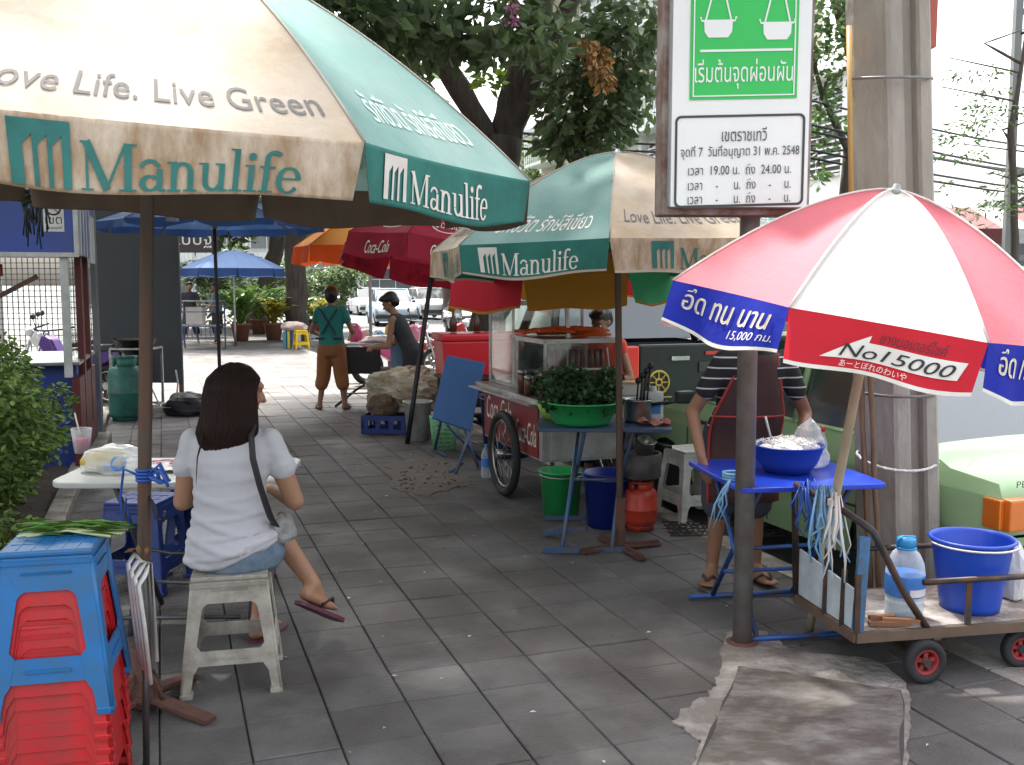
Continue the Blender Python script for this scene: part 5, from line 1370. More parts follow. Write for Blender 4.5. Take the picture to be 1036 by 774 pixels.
g.tube([TM @ V((-.19, 0, .35)), TM @ V((.12, 0, .35))], .01, 8); g.bar(TM @ V((-.36, -.05, .02)), TM @ V((-.1, -.18, .09)), .03, .028); g.build('foot_bar', M_steelblue, T)
M_greenb = mat('green_plastic', (.03, .36, .10), .35, var=.08)
c = V((.425, 5.98, .706)); T = thing('herb_basin', 'wide green plastic basin on the dark blue folding table', 'basin', c)
g = MB(); g.lathe([(.16, 0), (.18, .02), (.225, .13), (.245, .132), (.246, .14), (.235, .142), (.215, .13), (.17, .02), (0, .015)], tuple(c), 36); g.build('basin', M_greenb, T)
M_herb = mat('dark_herb', (.035, .085, .028), .6, var=.4, vscale=20, trans=.12, island=.5)
g = MB(); leafball(g, c + V((0, 0, .10)), (.24, .22, .17), 600, .04); leafball(g, c + V((0, 0, .12)), (.25, .22, .17), 260, .062); leafball(g, c + V((-.02, 0, .13)), (.22, .2, .19), 300, .026)
for k in range(46):
    a = rnd(0, 6.28); q = c + V((.12 * math.cos(a), .11 * math.sin(a), .14)); e = q + V((math.cos(a) * rnd(.06, .16), math.sin(a) * rnd(.06, .14), rnd(.02, .16))); g.tube([q, q.lerp(e, .5) + V((0, 0, .03)), e], [.004, .003, .0015], 4); leafball(g, e, (.03, .03, .03), 5, .04)
for k in range(5): leafball(g, c + V((rnd(-.15, .15), rnd(-.12, .1), .22)), (.10, .10, .12), 130, .036)
tag(g.build('herbs', M_herb, fix=False), 'heap of dark green herbs in the green basin', 'herbs')
c = V((.36, 6.22, .706)); g = MB(); g.lathe([(.10, 0), (.15, .10), (.145, .1), (.09, .01), (0, .01)], tuple(c + V((-.06, 0, .0))), 20); T = tag(g.build('small_basin', mat('lime_plastic', (.25, .45, .05), .4)), 'lime green bowl half hidden behind the herb basin', 'bowl')
# pots, jug and cloth at the right end of that table
M_alu = mat('aluminium', (.55, .55, .54), .3, .9, var=.12, dirt=((.2, .19, .18), 8, .35, .15))
def pot(p, r, h, label, handles=True, lidded=False, group='pots by the gas burner'):
    T_ = thing('cooking_pot', label, 'pot', p, 0, group); g = MB(); g.lathe([(r * .92, 0), (r, .02), (r, h), (r * 1.06, h + .004), (r * 1.0, h + .01), (r * .96, h), (r * .9, .01), (0, .01)], tuple(p), 26); g.build('pot', M_alu, T_)
    if handles:
        g = MB(); g.tube([p + V((r, 0, h * .8)), p + V((r + .10, -.03, h * .95))], .011, 7); g.build('handle', M_black, T_)
    return T_
pot(V((.78, 6.08, .706)), .085, .13, 'shiny aluminium pot with ladles on the table right of the parasol pole')
g = MB(); p = V((.80, 6.08, .78))
for k in range(4): g.tube([p + V((.02 * k - .03, 0, 0)), p + V((.025 * k - .02, .0, .16 + .03 * k))], .006, 6); g.ell(p + V((.025 * k - .02, 0, .18 + .03 * k)), (.02, .012, .02), n=8, k=6)
tag(g.build('ladles', M_black), 'dark ladles standing upright in the aluminium pot', 'ladles')
c = V((.885, 6.15, .706)); T = thing('oil_jug', 'white plastic jug with blue label beside the pots', 'jug', c)
g = MB(); g.box(c + V((0, 0, .09)), (.12, .085, .18), bev=.02); g.lathe([(.022, .175), (.02, .21), (0, .212)], tuple(c), 12); g.build('jug', mat('milky_jug', (.66, .68, .68), .4, trans=.2), T)
g = MB(); g.box(c + V((.01, -.045, .075)), (.06, .006, .06), bev=.002); g.build('label', M_bluelabel, T)
g = MB(); p = V((.86, 5.93, .706)); g.grid(lambda u, v: p + V((-.10 + .2 * u, -.06 + .12 * v, .02 + .022 * math.sin(u * 9) * math.sin(v * 7 + u * 4))), 16, 10)
tag(g.build('pink_cloth', mat('pink_rag', (.45, .16, .12), .9, var=.3, vscale=20)), 'crumpled pinkish rag on the table edge by the jug', 'cloth')
# buckets below
def bucket(p, r0, r1, h, m, label, group='buckets under the tables', rim=None):
    T_ = thing('bucket', label, 'bucket', p, 0, group); g = MB(); g.lathe([(r0, 0), (r1, h), (r1 + .012, h + .002), (r1 + .012, h + .012), (r1 - .006, h + .01), (r0 - .006, .01), (0, .01)], tuple(p), 28); g.build('bucket', m, T_)
    g = MB(); g.tube([p + V(((r1 + .006) * math.cos(a), (r1 + .006) * math.sin(a) - .01, h - .01 - .01 * math.sin(-a))) for a in [PI + PI * q / 12 for q in range(13)]], .004, 5); g.build('bail', rim or M_steel, T_)
bucket(V((.62, 6.28, 0)), .13, .16, .34, mat('deep_blue_plastic', (.012, .03, .26), .4), 'deep blue bucket under the dark blue folding table', rim=M_bluelabel)
bucket(V((.33, 6.55, 0)), .12, .14, .30, M_greenb, 'green bucket on the ground behind the folding table legs')
# red gas bottle with burner
M_gasred = mat('gas_red', (.55, .045, .02), .42, var=.15, dirt=((.2, .04, .03), 7, .3, .12)); M_gasgr = mat('gas_green', (.03, .18, .13), .45, var=.2, dirt=((.02, .08, .07), 6, .35, .12))
def gas(p, R, h, m, label, s=1):
    T_ = thing('gas_bottle', label, 'gas bottle', p, 0, 'gas bottles'); g = MB(); g.lathe([(R * .75, .03), (R * .93, .045), (R, .08), (R, h * .42), (R * 1.02, h * .43), (R * 1.02, h * .45), (R, h * .46), (R, h * .72), (R * .9, h * .82), (R * .5, h * .88), (0, h * .9)], tuple(p), 30); g.build('body', m, T_)
    g = MB(); g.lathe([(R * .8, 0), (R * .82, .04), (R * .78, .05), (R * .76, 0), (R * .8, 0)], tuple(p), 26); g.build('foot_ring', m, T_)
    g = MB()
    for a0 in (.2, 2.3, 4.4): g.grid(lambda u, v: p + V((R * .72 * math.cos(a0 + u * 1.7), R * .72 * math.sin(a0 + u * 1.7), h * (.8 + .2 * v))), 8, 1)
    g.ring((p.x, p.y, p.z + h), R * .72, .008, 24, 6); o = g.build('collar', m, T_); sd = o.modifiers.new('thick', 'SOLIDIFY'); sd.thickness = .005
    g = MB(); g.lathe([(.018, h * .88), (.018, h * .96), (.012, h * .97), (.012, h)], tuple(p), 10); g.build('valve', M_yel if s else M_steel, T_)
    return T_
pg = V((.815, 6.18, 0)); gas(pg, .107, .31, M_gasred, 'squat red gas bottle under the grey burner ring')
g = MB(); g.lathe([(.115, .335), (.128, .345), (.132, .49), (.125, .495), (.115, .49), (.105, .345), (.115, .335)], tuple(pg), 32); g.tube([pg + V((-.1, 0, .42)), pg + V((.1, 0, .42))], .012, 6); g.tube([pg + V((0, -.1, .42)), pg + V((0, .1, .42))], .012, 6)
tag(g.build('burner_ring', mat('sooty_steel', (.17, .165, .16), .7, .4, var=.3, dirt=((.06, .05, .045), 5, .4, .15))), 'round grey burner shield sitting on the red gas bottle', 'burner')
T = pot(pg + V((.015, -.03, .50)), .06, .085, 'small tilted aluminium saucepan on the burner ring'); T.rotation_euler = (0.35, .15, 0)
pot(pg + V((-.08, .06, .505)), .05, .10, 'narrow aluminium cup behind the small saucepan', False)
# drain grating, flat on the ground
g = MB()
for k in range(9):
    for j in range(4):
        p = V((1.02 + .075 * k + (j % 2) * .03, 6.05 + .085 * j, .004)); g.ring((p.x, p.y, .003), .026, .007, 12, 5)
for j in range(5): g.bar(V((.98, 6.0 + .088 * j, .003)), V((1.68, 6.0 + .088 * j, .003)), .018, .008)
tag(g.build('drain_grating', mat('cast_iron', (.03, .027, .025), .7, .3)), 'dark iron drain grating set in the pavement behind the red gas bottle', 'grating')
# blue folded table standing on edge, bottles, pile of sacks
def quad_slab(g, pts, th, mi=0):
    a, b_, c2, d = [V(p) for p in pts]; n = (b_ - a).cross(d - a).normalized() * th
    g.add([a, b_, c2, d, a + n, b_ + n, c2 + n, d + n], [(0, 1, 2, 3), (7, 6, 5, 4), (0, 4, 5, 1), (1, 5, 6, 2), (2, 6, 7, 3), (3, 7, 4, 0)], mi)
cf = at(463, 470, 8.4); cf.z = 0
T = thing('folded_table', 'blue folding table stood on its edge beside the food cart', 'table', cf)
pts = [at(437, 424, 8.3), at(476, 437, 8.25), at(491, 368, 8.55), at(452, 360, 8.6)]
g = MB(); quad_slab(g, pts, .025); shade_bevel(g.build('tabletop', mat('matt_blue_top', (.02, .085, .25), .5, var=.15), T), .008)
for (a, b_) in (((446, 426), (440, 452)), ((470, 434), (484, 470)), ((478, 430), (461, 476)), ((452, 430), (486, 462))):
    g = MB(); q = at(a[0], a[1], 8.35); e = gnd(b_[0], b_[1] + 3, .012); g.tube([q, e], .013, 8); g.build('leg', M_steelblue, T)
g = MB(); g.tube([gnd(438, 454, .012), gnd(452, 462, .012)], .013, 8); g.tube([gnd(455, 478, .012), gnd(468, 468, .012)], .013, 8); g.build('foot_bar', M_steelblue, T)
def water(p, h, r, label):
    T_ = thing('water_bottle', label, 'bottle', p, 0, 'bottles on the ground'); g = MB(); g.lathe([(r * .9, 0), (r, .02), (r, h * .65), (r * .8, h * .78), (r * .38, h * .9), (r * .38, h * .96)], tuple(p), 16); g.build('bottle', M_bottle, T_)
    g = MB(); g.lathe([(r * 1.015, h * .34), (r * 1.02, h * .35), (r * 1.02, h * .58), (r * 1.015, h * .59)], tuple(p), 16); g.build('label', M_label, T_)
    g = MB(); g.lathe([(r * .42, h * .95), (r * .42, h), (0, h)], tuple(p), 12); g.build('cap', M_capb, T_)
p = gnd(492, 483); water(p, .27, .042, 'clear water bottle with blue label on the ground left of the big wheel')
p = gnd(443, 452); p = V((-.64, 9.2, 0)); T = thing('crate_basket', 'light green mesh basket behind the folded blue table', 'basket', p)
g = MB()
for k in range(8): g.ring((p.x, p.y, .03 + k * .04), .10 + .004 * k, .005, 22, 5)
for k in range(20): a = 2 * PI * k / 20; g.tube([p + V((.10 * math.cos(a), .10 * math.sin(a), .0)), p + V((.134 * math.cos(a), .134 * math.sin(a), .33))], .005, 5)
g.build('mesh', mat('pale_green_plastic', (.2, .5, .25), .5), T)
# sack pile: dark blue crate, white bucket, tarpaulin over sacks
p = V((-1.30, 10.35, 0)); CMx = TR(p, math.radians(-8)); T = thing('crate', 'dark blue plastic crate on the ground at the foot of the sack pile', 'crate', M=CMx)
g = MB(); g.box((0, 0, .012), (.50, .36, .016), CMx); 
for sx in (-1, 1):
    g.box((sx * .245, 0, .03), (.012, .36, .05), CMx); g.box((sx * .245, 0, .17), (.012, .36, .05), CMx)
    for y in (-.16, 0, .16): g.box((sx * .245, y, .10), (.014, .05, .10), CMx)
for sy in (-1, 1):
    g.box((0, sy * .175, .03), (.478, .012, .05), CMx); g.box((0, sy * .175, .17), (.478, .012, .05), CMx)
    for x in (-.2, -.07, .07, .2): g.box((x, sy * .175, .10), (.05, .014, .10), CMx)
g.build('crate', M_dkblue, T)
p = gnd(423, 445); bucket(V((p.x, p.y, 0)), .11, .14, .38, M_whiteps, 'white plastic bucket right of the dark blue crate', group='buckets under the tables')
M_sack = mat('sack', (.60, .55, .43), .55, var=.25, vscale=7, dirt=((.24, .18, .1), 4, .4, .15), bump=.3, bscale=30); M_brown = mat('brown_sack', (.16, .11, .075), .9, var=.4, vscale=18)
bag('sack_pile', V((-1.10, 10.65, .20)), (.44, .32, .29), M_sack, 'crumpled beige tarpaulin heaped over sacks under the dark red parasol', 'tarpaulin', 90, 50, .12, crumple=.11)
bag('sack', V((-1.36, 10.32, .19)), (.14, .12, .13), M_brown, 'brown lumpy sack sitting in the dark blue crate', 'sack', 40, 24, .15, crumple=.14)
# red cool box, light blue bucket on stand, other clutter
c = V((-.33, 9.75, 0)); CB = TR(c, math.radians(16)); T = thing('cool_box', 'big red cool box on a dark stand behind the folded blue table', 'cool box', M=CB)
g = MB(); g.box((0, 0, .84), (.82, .46, .34), CB, bev=.02, taper=.95); g.build('box', mat('glossy_red', (.62, .02, .03), .35, var=.08), T)
g = MB(); g.box((0, 0, 1.045), (.86, .50, .07), CB, bev=.02); g.build('lid', mat('glossy_red', 0), T)
g = MB()
for sx in (-1, 1):
    for sy in (-1, 1): g.bar(CB @ V((sx * .36, sy * .2, 0)), CB @ V((sx * .36, sy * .2, .67)), .03)
g.box((0, 0, .655), (.8, .46, .03), CB); g.box((0, 0, .3), (.78, .44, .02), CB); g.build('stand', M_frame, T)
c = V((-.05, 8.9, 0)); bucket(c, .2, .24, .55, mat('navy_drum', (.012, .03, .16), .4), 'navy blue drum between the cool box and the food cart')
c = V((-1.33, 11.95, 0)); T = thing('drum', 'light blue plastic drum on a dark block near the bending woman', 'drum', c)
g = MB(); g.lathe([(.12, .40), (.135, .42), (.145, .84), (.152, .845), (.152, .87), (.13, .875), (0, .87)], tuple(c), 26); g.build('drum', mat('powder_blue_plastic', (.20, .32, .50), .45, var=.08), T)
g = MB(); g.box((c.x, c.y, .20), (.30, .30, .395), bev=.01); g.build('block', mat('dark_green_block', (.02, .045, .04), .7), T)
for k, (dx, dy, lab) in enumerate(((-.28, 0, 'leftmost of three'), (-.05, .08, 'middle of three'), (.2, -.04, 'rightmost of three'))):
    p = V((-.30 + dx, 9.75 + dy, 1.085)); g = MB(); g.lathe([(.035, 0), (.04, .10), (.012, .16), (.012, .2), (0, .2)], tuple(p), 12)
    tag(g.build('sauce_bottle', mat('brown_glass', (.07, .035, .02), .3)), 'brown sauce bottle on the red cool box, ' + lab, 'bottle', 'bottles on the cool box')
# ---------------------------------------------------------------- vehicles
M_chrome = mat('chrome', (.6, .6, .6), .15, 1); M_amber = mat('amber_lamp', (.62, .15, .01), .2, coat=.5); M_redlamp = mat('red_lamp', (.5, .015, .012), .2, coat=.5); M_clearlamp = mat('clear_lamp', (.7, .7, .7), .15, coat=.5)
M_carglass = mat('car_glass', (.06, .065, .07), .06, spec=.9, coat=1, var=.02); M_bumper = mat('black_bumper', (.035, .035, .037), .6); M_plate = mat('plate_white', (.7, .7, .7), .5)
def car_paint(name, col): return mat(name, col, .35, var=.03, coat=.3, spec=.4)
def ring_loft(g, secs, mi=0, smooth=True, cap=True):
    k, n = len(secs), len(secs[0]); o = len(g.v)
    vs = [p for s_ in secs for p in s_]
    g.add(vs, [(i * n + j, i * n + (j + 1) % n, (i + 1) * n + (j + 1) % n, (i + 1) * n + j) for i in range(k - 1) for j in range(n)], mi, smooth)
    if cap:
        g.f.append([o + j for j in reversed(range(n))]); g.m.append(mi); g.sm.append(False); g.f.append([o + (k - 1) * n + j for j in range(n)]); g.m.append(mi); g.sm.append(False)
def arch_side(L, zb, top, wheels, R):
    """side outline with wheel arches: list of (x, z) clockwise from rear bottom"""
    pts = [(0.03, zb + .08), (0.06, zb)]
    for wx in wheels:
        pts += [(wx - R, zb)] + [(wx - R * math.cos(a), zb + .02 + (R) * math.sin(a)) for a in [PI * q / 10 for q in range(1, 10)]] + [(wx + R, zb)]
    pts += [(L - .05, zb), (L, zb + .12)]
    return pts + list(reversed(top))
def wheel(M, x, y, R, T, wd=.18, rimm=None):
    Mw = M @ Matrix.Translation((x, y, R)) @ Matrix.Rotation(PI / 2, 4, 'X'); g = MB()
    g.lathe([(R * .6, -wd / 2), (R * .93, -wd / 2), (R, -wd * .36), (R, wd * .36), (R * .93, wd / 2), (R * .6, wd / 2)], n=28, M=Mw); o = g.build('wheel', M_tyre, T)
    g = MB(); g.lathe([(0, -wd * .40), (R * .25, -wd * .44), (R * .5, -wd * .32), (R * .62, -wd * .46)], n=20, M=Mw); g.lathe([(0, wd * .40), (R * .25, wd * .44), (R * .5, wd * .32), (R * .62, wd * .46)], n=20, M=Mw); g.build('rim', rimm or M_stain, o)
def sedan(label, M, paint, L=3.85, Wd=1.60, hb=.86, hr=1.36, group=None, badge=None, rear_amber=True, cab=(.70, 1.25, 2.30, 2.85), name='parked_car', deck=.86):
    """M: x runs from the tail to the nose, y to the left, z up from the road. Side panels cut by wheel arches, a tapering cabin with glass let in"""
    T = thing(name, label, 'car', M=M, group=group); hw = Wd / 2; m_ = lambda x, y, z: M @ V((x, y, z))
    zb, wheels, R = .20, (.72, L - .72), .34
    top = [(.0, .55), (.01, deck - .06), (.05, deck), (.35, deck + .02), (cab[0], hb + .02), (cab[3], hb + .015), (L - .55, hb - .09), (L - .12, hb - .19), (L - .01, hb - .30), (L, .45)]
    side = arch_side(L, zb, top, wheels, R)
    g = MB(); tri = tessellate_polygon([[V((p[0], p[1], 0)) for p in side]]); n = len(side)
    for sg in (1, -1):     # flank with a shoulder: lower edge tucked in
        def bulge(z): return hw - .05 * max(0, (.50 - z) / .3) ** 1.3 - .075 * max(0, (z - .62) / .26) ** 1.6
        g.add([m_(p[0], sg * bulge(p[1]), p[1]) for p in side], [tuple(t) for t in tri])
    tp = top; k = len(tp)
    def bulge(z): return hw - .05 * max(0, (.50 - z) / .3) ** 1.3 - .075 * max(0, (z - .62) / .26) ** 1.6
    NJ = 9; vs = []
    for x, z in tp:
        for j in range(NJ):
            f = -1 + 2 * j / (NJ - 1); vs.append(m_(x + (.03 * (f * f) if x < .2 else (-.10 * f * f if x > L - .3 else 0)), f * bulge(z), z + .022 * (1 - f * f)))
    g.add(vs, [(i * NJ + j, i * NJ + j + 1, (i + 1) * NJ + j + 1, (i + 1) * NJ + j) for i in range(k - 1) for j in range(NJ - 1)], 0, True)
    g.add([m_(x, f * bulge(z), z) for x, z in ((.0, .55), (.03, zb + .06), (.06, zb)) for f in (-1, 1)], [(0, 1, 3, 2), (2, 3, 5, 4)])
    g.add([m_(x, f * bulge(z), z) for x, z in ((L, .45), (L, zb + .10), (L - .05, zb)) for f in (-1, 1)], [(0, 1, 3, 2), (2, 3, 5, 4)])
    g.add([m_(x, f * (hw - .1), zb + .02) for x in (.05, L - .05) for f in (-1, 1)], [(0, 1, 3, 2)])
    body = g.build('body', paint, T)
    # cabin: pillars and roof in paint, glass slightly inside
    x0, x1, x2, x3 = cab; yb, yt = bulge(hb) - .005, hw - .20; zb2 = hb - .005
    def cabpt(u, v, sg, ins=0):     # u along the length at height fraction v
        xa, xb = x0 + (x1 - x0) * v, x3 + (x2 - x3) * v
        return m_(xa + (xb - xa) * u, sg * (yb + (yt - yb) * v - ins), zb2 + (hr - zb2) * v)
    g = MB()
    for sg in (1, -1):
        for u in (0, .48, 1): 
            g.tube([cabpt(u, v, sg, .01) for v in (0, .5, .98)], .03 if u != .48 else .022, 6)
        g.tube([cabpt(u, .98, sg, .015) for u in (0, .5, 1)], .028, 6)
        g.tube([cabpt(u, 0.02, sg, .005) for u in (0, .5, 1)], .014, 6, mi=0)
    g.grid(lambda u, v: m_(x1 - .02 + (x2 - x1 + .04) * u, (yt + .005) * (-1 + 2 * v), hr - .005 + .04 * abs(math.sin(PI * v)) ** .6 * math.sin(PI * (.08 + .84 * u)) ** .4), 10, 10)
    for v in (0, .985):
        for u in (0, 1): g.tube([cabpt(u, v, sg, .01) for sg in (1, -1)], .022, 6)
    g.build('roof', paint, T)
    for sg in (1, -1):
        for (ua, ub) in ((.03, .465), (.495, .97)):
            g = MB(); g.grid(lambda u, v: cabpt(ua + (ub - ua) * u, .04 + .9 * v, sg, .022), 4, 4); g.build('window', M_carglass, T, fix=False)
    for nm, u in (('rear_window', 0.0), ('windshield', 1.0)):
        g = MB(); g.grid(lambda a, v: cabpt(u, .05 + .9 * v, 1, .05).lerp(cabpt(u, .05 + .9 * v, -1, .05), a), 6, 6); g.build(nm, M_carglass, T, fix=False)
    for wx in wheels:
        for sg in (1, -1): wheel(M, wx, sg * (hw - .12), .29, T)
    g = MB(); g.box((-.035, 0, .44), (.14, Wd + .03, .14), M, bev=.02); g.box((L * .0 + .18, hw + .003, .44), (.36, .02, .12), M); g.box((.18, -hw - .003, .44), (.36, .02, .12), M); g.build('bumper', M_bumper, T)
    g = MB(); g.box((L + .03, 0, .40), (.13, Wd + .02, .15), M, bev=.02); g.build('bumper', M_bumper, T)
    for sg in (1, -1):
        g = MB(); y = sg * (hw - .115)
        g.box((-.005, y + sg * .03, .66), (.06, .125, .145), M, mi=0, bev=.01); g.box((.05, sg * (hw - .012), .66), (.10, .03, .135), M, mi=0, bev=.008); g.box((-.012, y - sg * .155, .66), (.045, .19, .145), M, mi=1, bev=.01); g.box((-.013, y - sg * .30, .66), (.04, .10, .145), M, mi=2, bev=.01)
        g.build('taillight', [M_amber if rear_amber else M_redlamp, M_redlamp, M_clearlamp], T)
        g = MB(); g.box((L - .01, sg * (hw - .25), .56), (.06, .3, .15), M, bev=.02); g.build('headlight', M_clearlamp, T)
        g = MB(); g.box((1.62, sg * (hw + .004), .74), (.14, .02, .028), M, bev=.006); g.box((2.55, sg * (hw + .004), .74), (.14, .02, .028), M, bev=.006); g.build('door_handle', M_bumper, T)
        g = MB(); g.box((2.72, sg * (hw + .06), hb + .04), (.07, .13, .09), M, bev=.02); g.build('mirror', M_bumper, T)
        g = MB()
        for xx in (.96, 1.78, 2.78): g.bar(m_(xx, sg * (hw + .0005), .24), m_(xx, sg * (hw + .0005), .68), .006, .006)
        g.bar(m_(.1, sg * (hw + .002), .50), m_(L - .2, sg * (hw + .002), .50), .022, .01); g.build('trim_line', M_bumper, T)
    g = MB(); g.box((-.008, 0, .62), (.02, .40, .14), M); g.build('number_plate', M_plate, T)
    if badge:
        g = MB(); on_surface(g, text_geo(badge), lambda u, v: m_(.012, hw - .10 - .26 * u, .775 + .03 * v), 0, 1, 0, 1); g.build('badge', M_bumper, T)
    return T
def car_M(s, t, rot=0): return Matrix.Translation(st(s, t, -.13)) @ Matrix.Rotation(YAW + PI / 2 + rot, 4, 'Z')
M_lgreen = car_paint('pale_green_paint', (.30, .46, .25))
sedan('pale green saloon car parked at the kerb, tail towards the viewer', car_M(4.27, 3.34), M_lgreen, badge='PEUGEOT', L=3.8, hb=.86, hr=1.36, deck=.79, cab=(.55, 1.1, 2.2, 2.8))

# dark pickup in front of it
PMx = car_M(4.42, 7.45); M_pick = mat('dark_grey_paint', (.018, .022, .024), .4, var=.05, coat=.1, spec=.3)
T = thing('pickup_truck', 'dark grey pickup truck with gold wheel emblem on its tailgate', 'pickup', M=PMx, group=None); pm = lambda x, y, z: PMx @ V((x, y, z))
L_, hw = 4.9, .84
side = arch_side(L_, .38, [(0, .55), (0, 1.18), (1.55, 1.18), (1.56, 1.10), (3.55, 1.12), (4.7, 1.02), (4.9, .85), (4.9, .55)], (1.05, 3.95), .42)
g = MB(); tri = tessellate_polygon([[V((p[0], p[1], 0)) for p in side]])
for sg in (1, -1): g.add([pm(p[0], sg * (hw - (.03 if p[1] < .6 else 0)), p[1]) for p in side], [tuple(t) for t in tri])
for sg in (1, -1): g.add([pm(x, sg * (hw - .06), z) for x, z in ((.05, .75), (1.5, .75), (1.5, 1.175), (.05, 1.175))], [(0, 1, 2, 3)])
for sg in (1, -1): g.add([pm(x, y, 1.18) for x, y in ((0, sg * hw), (1.55, sg * hw), (1.55, sg * (hw - .07)), (0, sg * (hw - .07)))], [(0, 1, 2, 3)])
g.add([pm(x, sg * hw, z) for x, z in ((3.55, 1.12), (4.7, 1.02), (4.9, .85), (4.9, .55)) for sg in (-1, 1)], [(0, 1, 3, 2), (2, 3, 5, 4), (4, 5, 7, 6)], smooth=True)
g.add([pm(x, y, .75) for x, y in ((.02, hw - .05), (1.55, hw - .05), (1.55, -hw + .05), (.02, -hw + .05))], [(0, 1, 2, 3)])
g.add([pm(1.55, y, z) for y, z in ((hw, .75), (-hw, .75), (-hw, 1.1), (hw, 1.1))], [(0, 1, 2, 3)])
g.box((2.5, 0, .45), (4.6, 1.4, .12), PMx); g.build('body', M_pick, T)
g = MB(); g.box((-.005, 0, .93), (.06, hw * 2 - .32, .50), PMx, bev=.02); tg = g.build('tailgate', M_pick, T)
g = MB(); g.box((-.04, 0, .98), (.02, .24, .09), PMx, bev=.006); g.build('handle', M_bumper, tg)
g = MB(); g.box((-.045, .30, 1.06), (.012, .17, .035), PMx); g.build('badge', M_chrome, tg)
g = MB(); g.box((-.045, -.28, 1.0), (.012, .22, .10), PMx); g.build('plate', M_chrome, tg)
g = MB(); g.box((-.045, -.05, 1.10), (.012, .22, .03), PMx); g.build('stop_lamp', M_redlamp, tg)
M_gold = mat('gold_sticker', (.55, .38, .08), .5); g = MB(); Mg = PMx @ Matrix.Translation((-.042, .50, .86)) @ Matrix.Rotation(PI / 2, 4, 'Y')
g.ring((0, 0, 0), .095, .010, 28, 6, M=Mg); g.ring((0, 0, 0), .028, .010, 16, 6, M=Mg)
for k in range(8): a = 2 * PI * k / 8; g.bar(Mg @ V((math.cos(a) * .03, math.sin(a) * .03, 0)), Mg @ V((math.cos(a) * .092, math.sin(a) * .092, 0)), .012, .008)
g.bar(pm(-.042, .62, .735), pm(-.042, .38, .735), .035, .008); g.build('emblem', M_gold, tg)
for sg in (1, -1):
    g = MB(); g.box((-.01, sg * (hw - .075), .96), (.09, .15, .42), PMx, bev=.015); g.box((-.012, sg * (hw - .075), .70), (.085, .14, .09), PMx, mi=1, bev=.01); g.build('taillight', [mat('bright_red_lamp', (.70, .03, .015), .2, coat=.5), M_clearlamp], T)
g = MB(); g.box((-.12, 0, .56), (.14, 1.55, .16), PMx, bev=.03); g.build('bumper', M_chrome, T)
def cabp(u, v, sg, ins=0.0): xa, xb = 1.62 + .22 * v, 3.6 - .75 * v; return pm(xa + (xb - xa) * u, sg * (hw - .03 - .14 * v - ins), 1.1 + .60 * v)
g = MB()
for sg in (1, -1):
    for u in (0, .5, 1): g.tube([cabp(u, v, sg, .01) for v in (0, .5, .98)], .035, 6)
    g.tube([cabp(u, .98, sg, .015) for u in (0, .5, 1)], .03, 6)
for u in (0, 1): g.tube([cabp(u, .98, sg) for sg in (1, -1)], .03, 6)
g.grid(lambda u, v: cabp(u, 1, 1, .01).lerp(cabp(u, 1, -1, .01), v) + V((0, 0, .03 * math.sin(PI * v))), 6, 8); g.build('roof', M_pick, T)
for sg in (1, -1):
    for ua, ub in ((.03, .47), (.53, .97)): g = MB(); g.grid(lambda u, v: cabp(ua + (ub - ua) * u, .04 + .9 * v, sg, .025), 3, 3); g.build('window', M_carglass, T, fix=False)
for nm, u in (('rear_window', 0), ('windshield', 1)): g = MB(); g.grid(lambda a, v: cabp(u, .06 + .86 * v, 1, .06).lerp(cabp(u, .06 + .86 * v, -1, .06), a), 4, 3); g.build(nm, M_carglass, T, fix=False)
for wx in (1.05, 3.95):
    for sg in (1, -1): wheel(PMx, wx, sg * (hw - .12), .36, T, .22)
# cars far along the street
M_white_p = car_paint('white_paint', (.75, .75, .74)); M_silver = car_paint('silver_paint', (.42, .43, .45)); M_blackp = car_paint('black_paint', (.015, .015, .018)); M_bluep = car_paint('ice_blue_paint', (.35, .48, .60))
far = [(395, 306, 42, M_bluep, 'ice blue car on the far street behind the bending woman', PI - .10), (482, 333, 33, M_blackp, 'black car driving on the far street below the dark red parasol', PI - .12), (372, 300, 56, M_white_p, 'white car far down the street, left of the ice blue one', PI), (432, 316, 50, M_silver, 'silver car far down the street, right of the ice blue one', PI), (345, 300, 64, M_silver, 'silver car farthest down the street, above the teal shirt', 0)]
for px, py, d, m, lab, r in far:
    p = V(((px - 518) * d / 1000, d, -.13)); sedan(lab, Matrix.Translation(p) @ Matrix.Rotation(YAW + PI / 2 + r, 4, 'Z') @ Matrix.Translation((-2, 0, 0)), m, L=4.2, Wd=1.7, hb=.95, hr=1.5, cab=(.6, 1.1, 2.6, 3.2), group='cars down the street', name='distant_car')

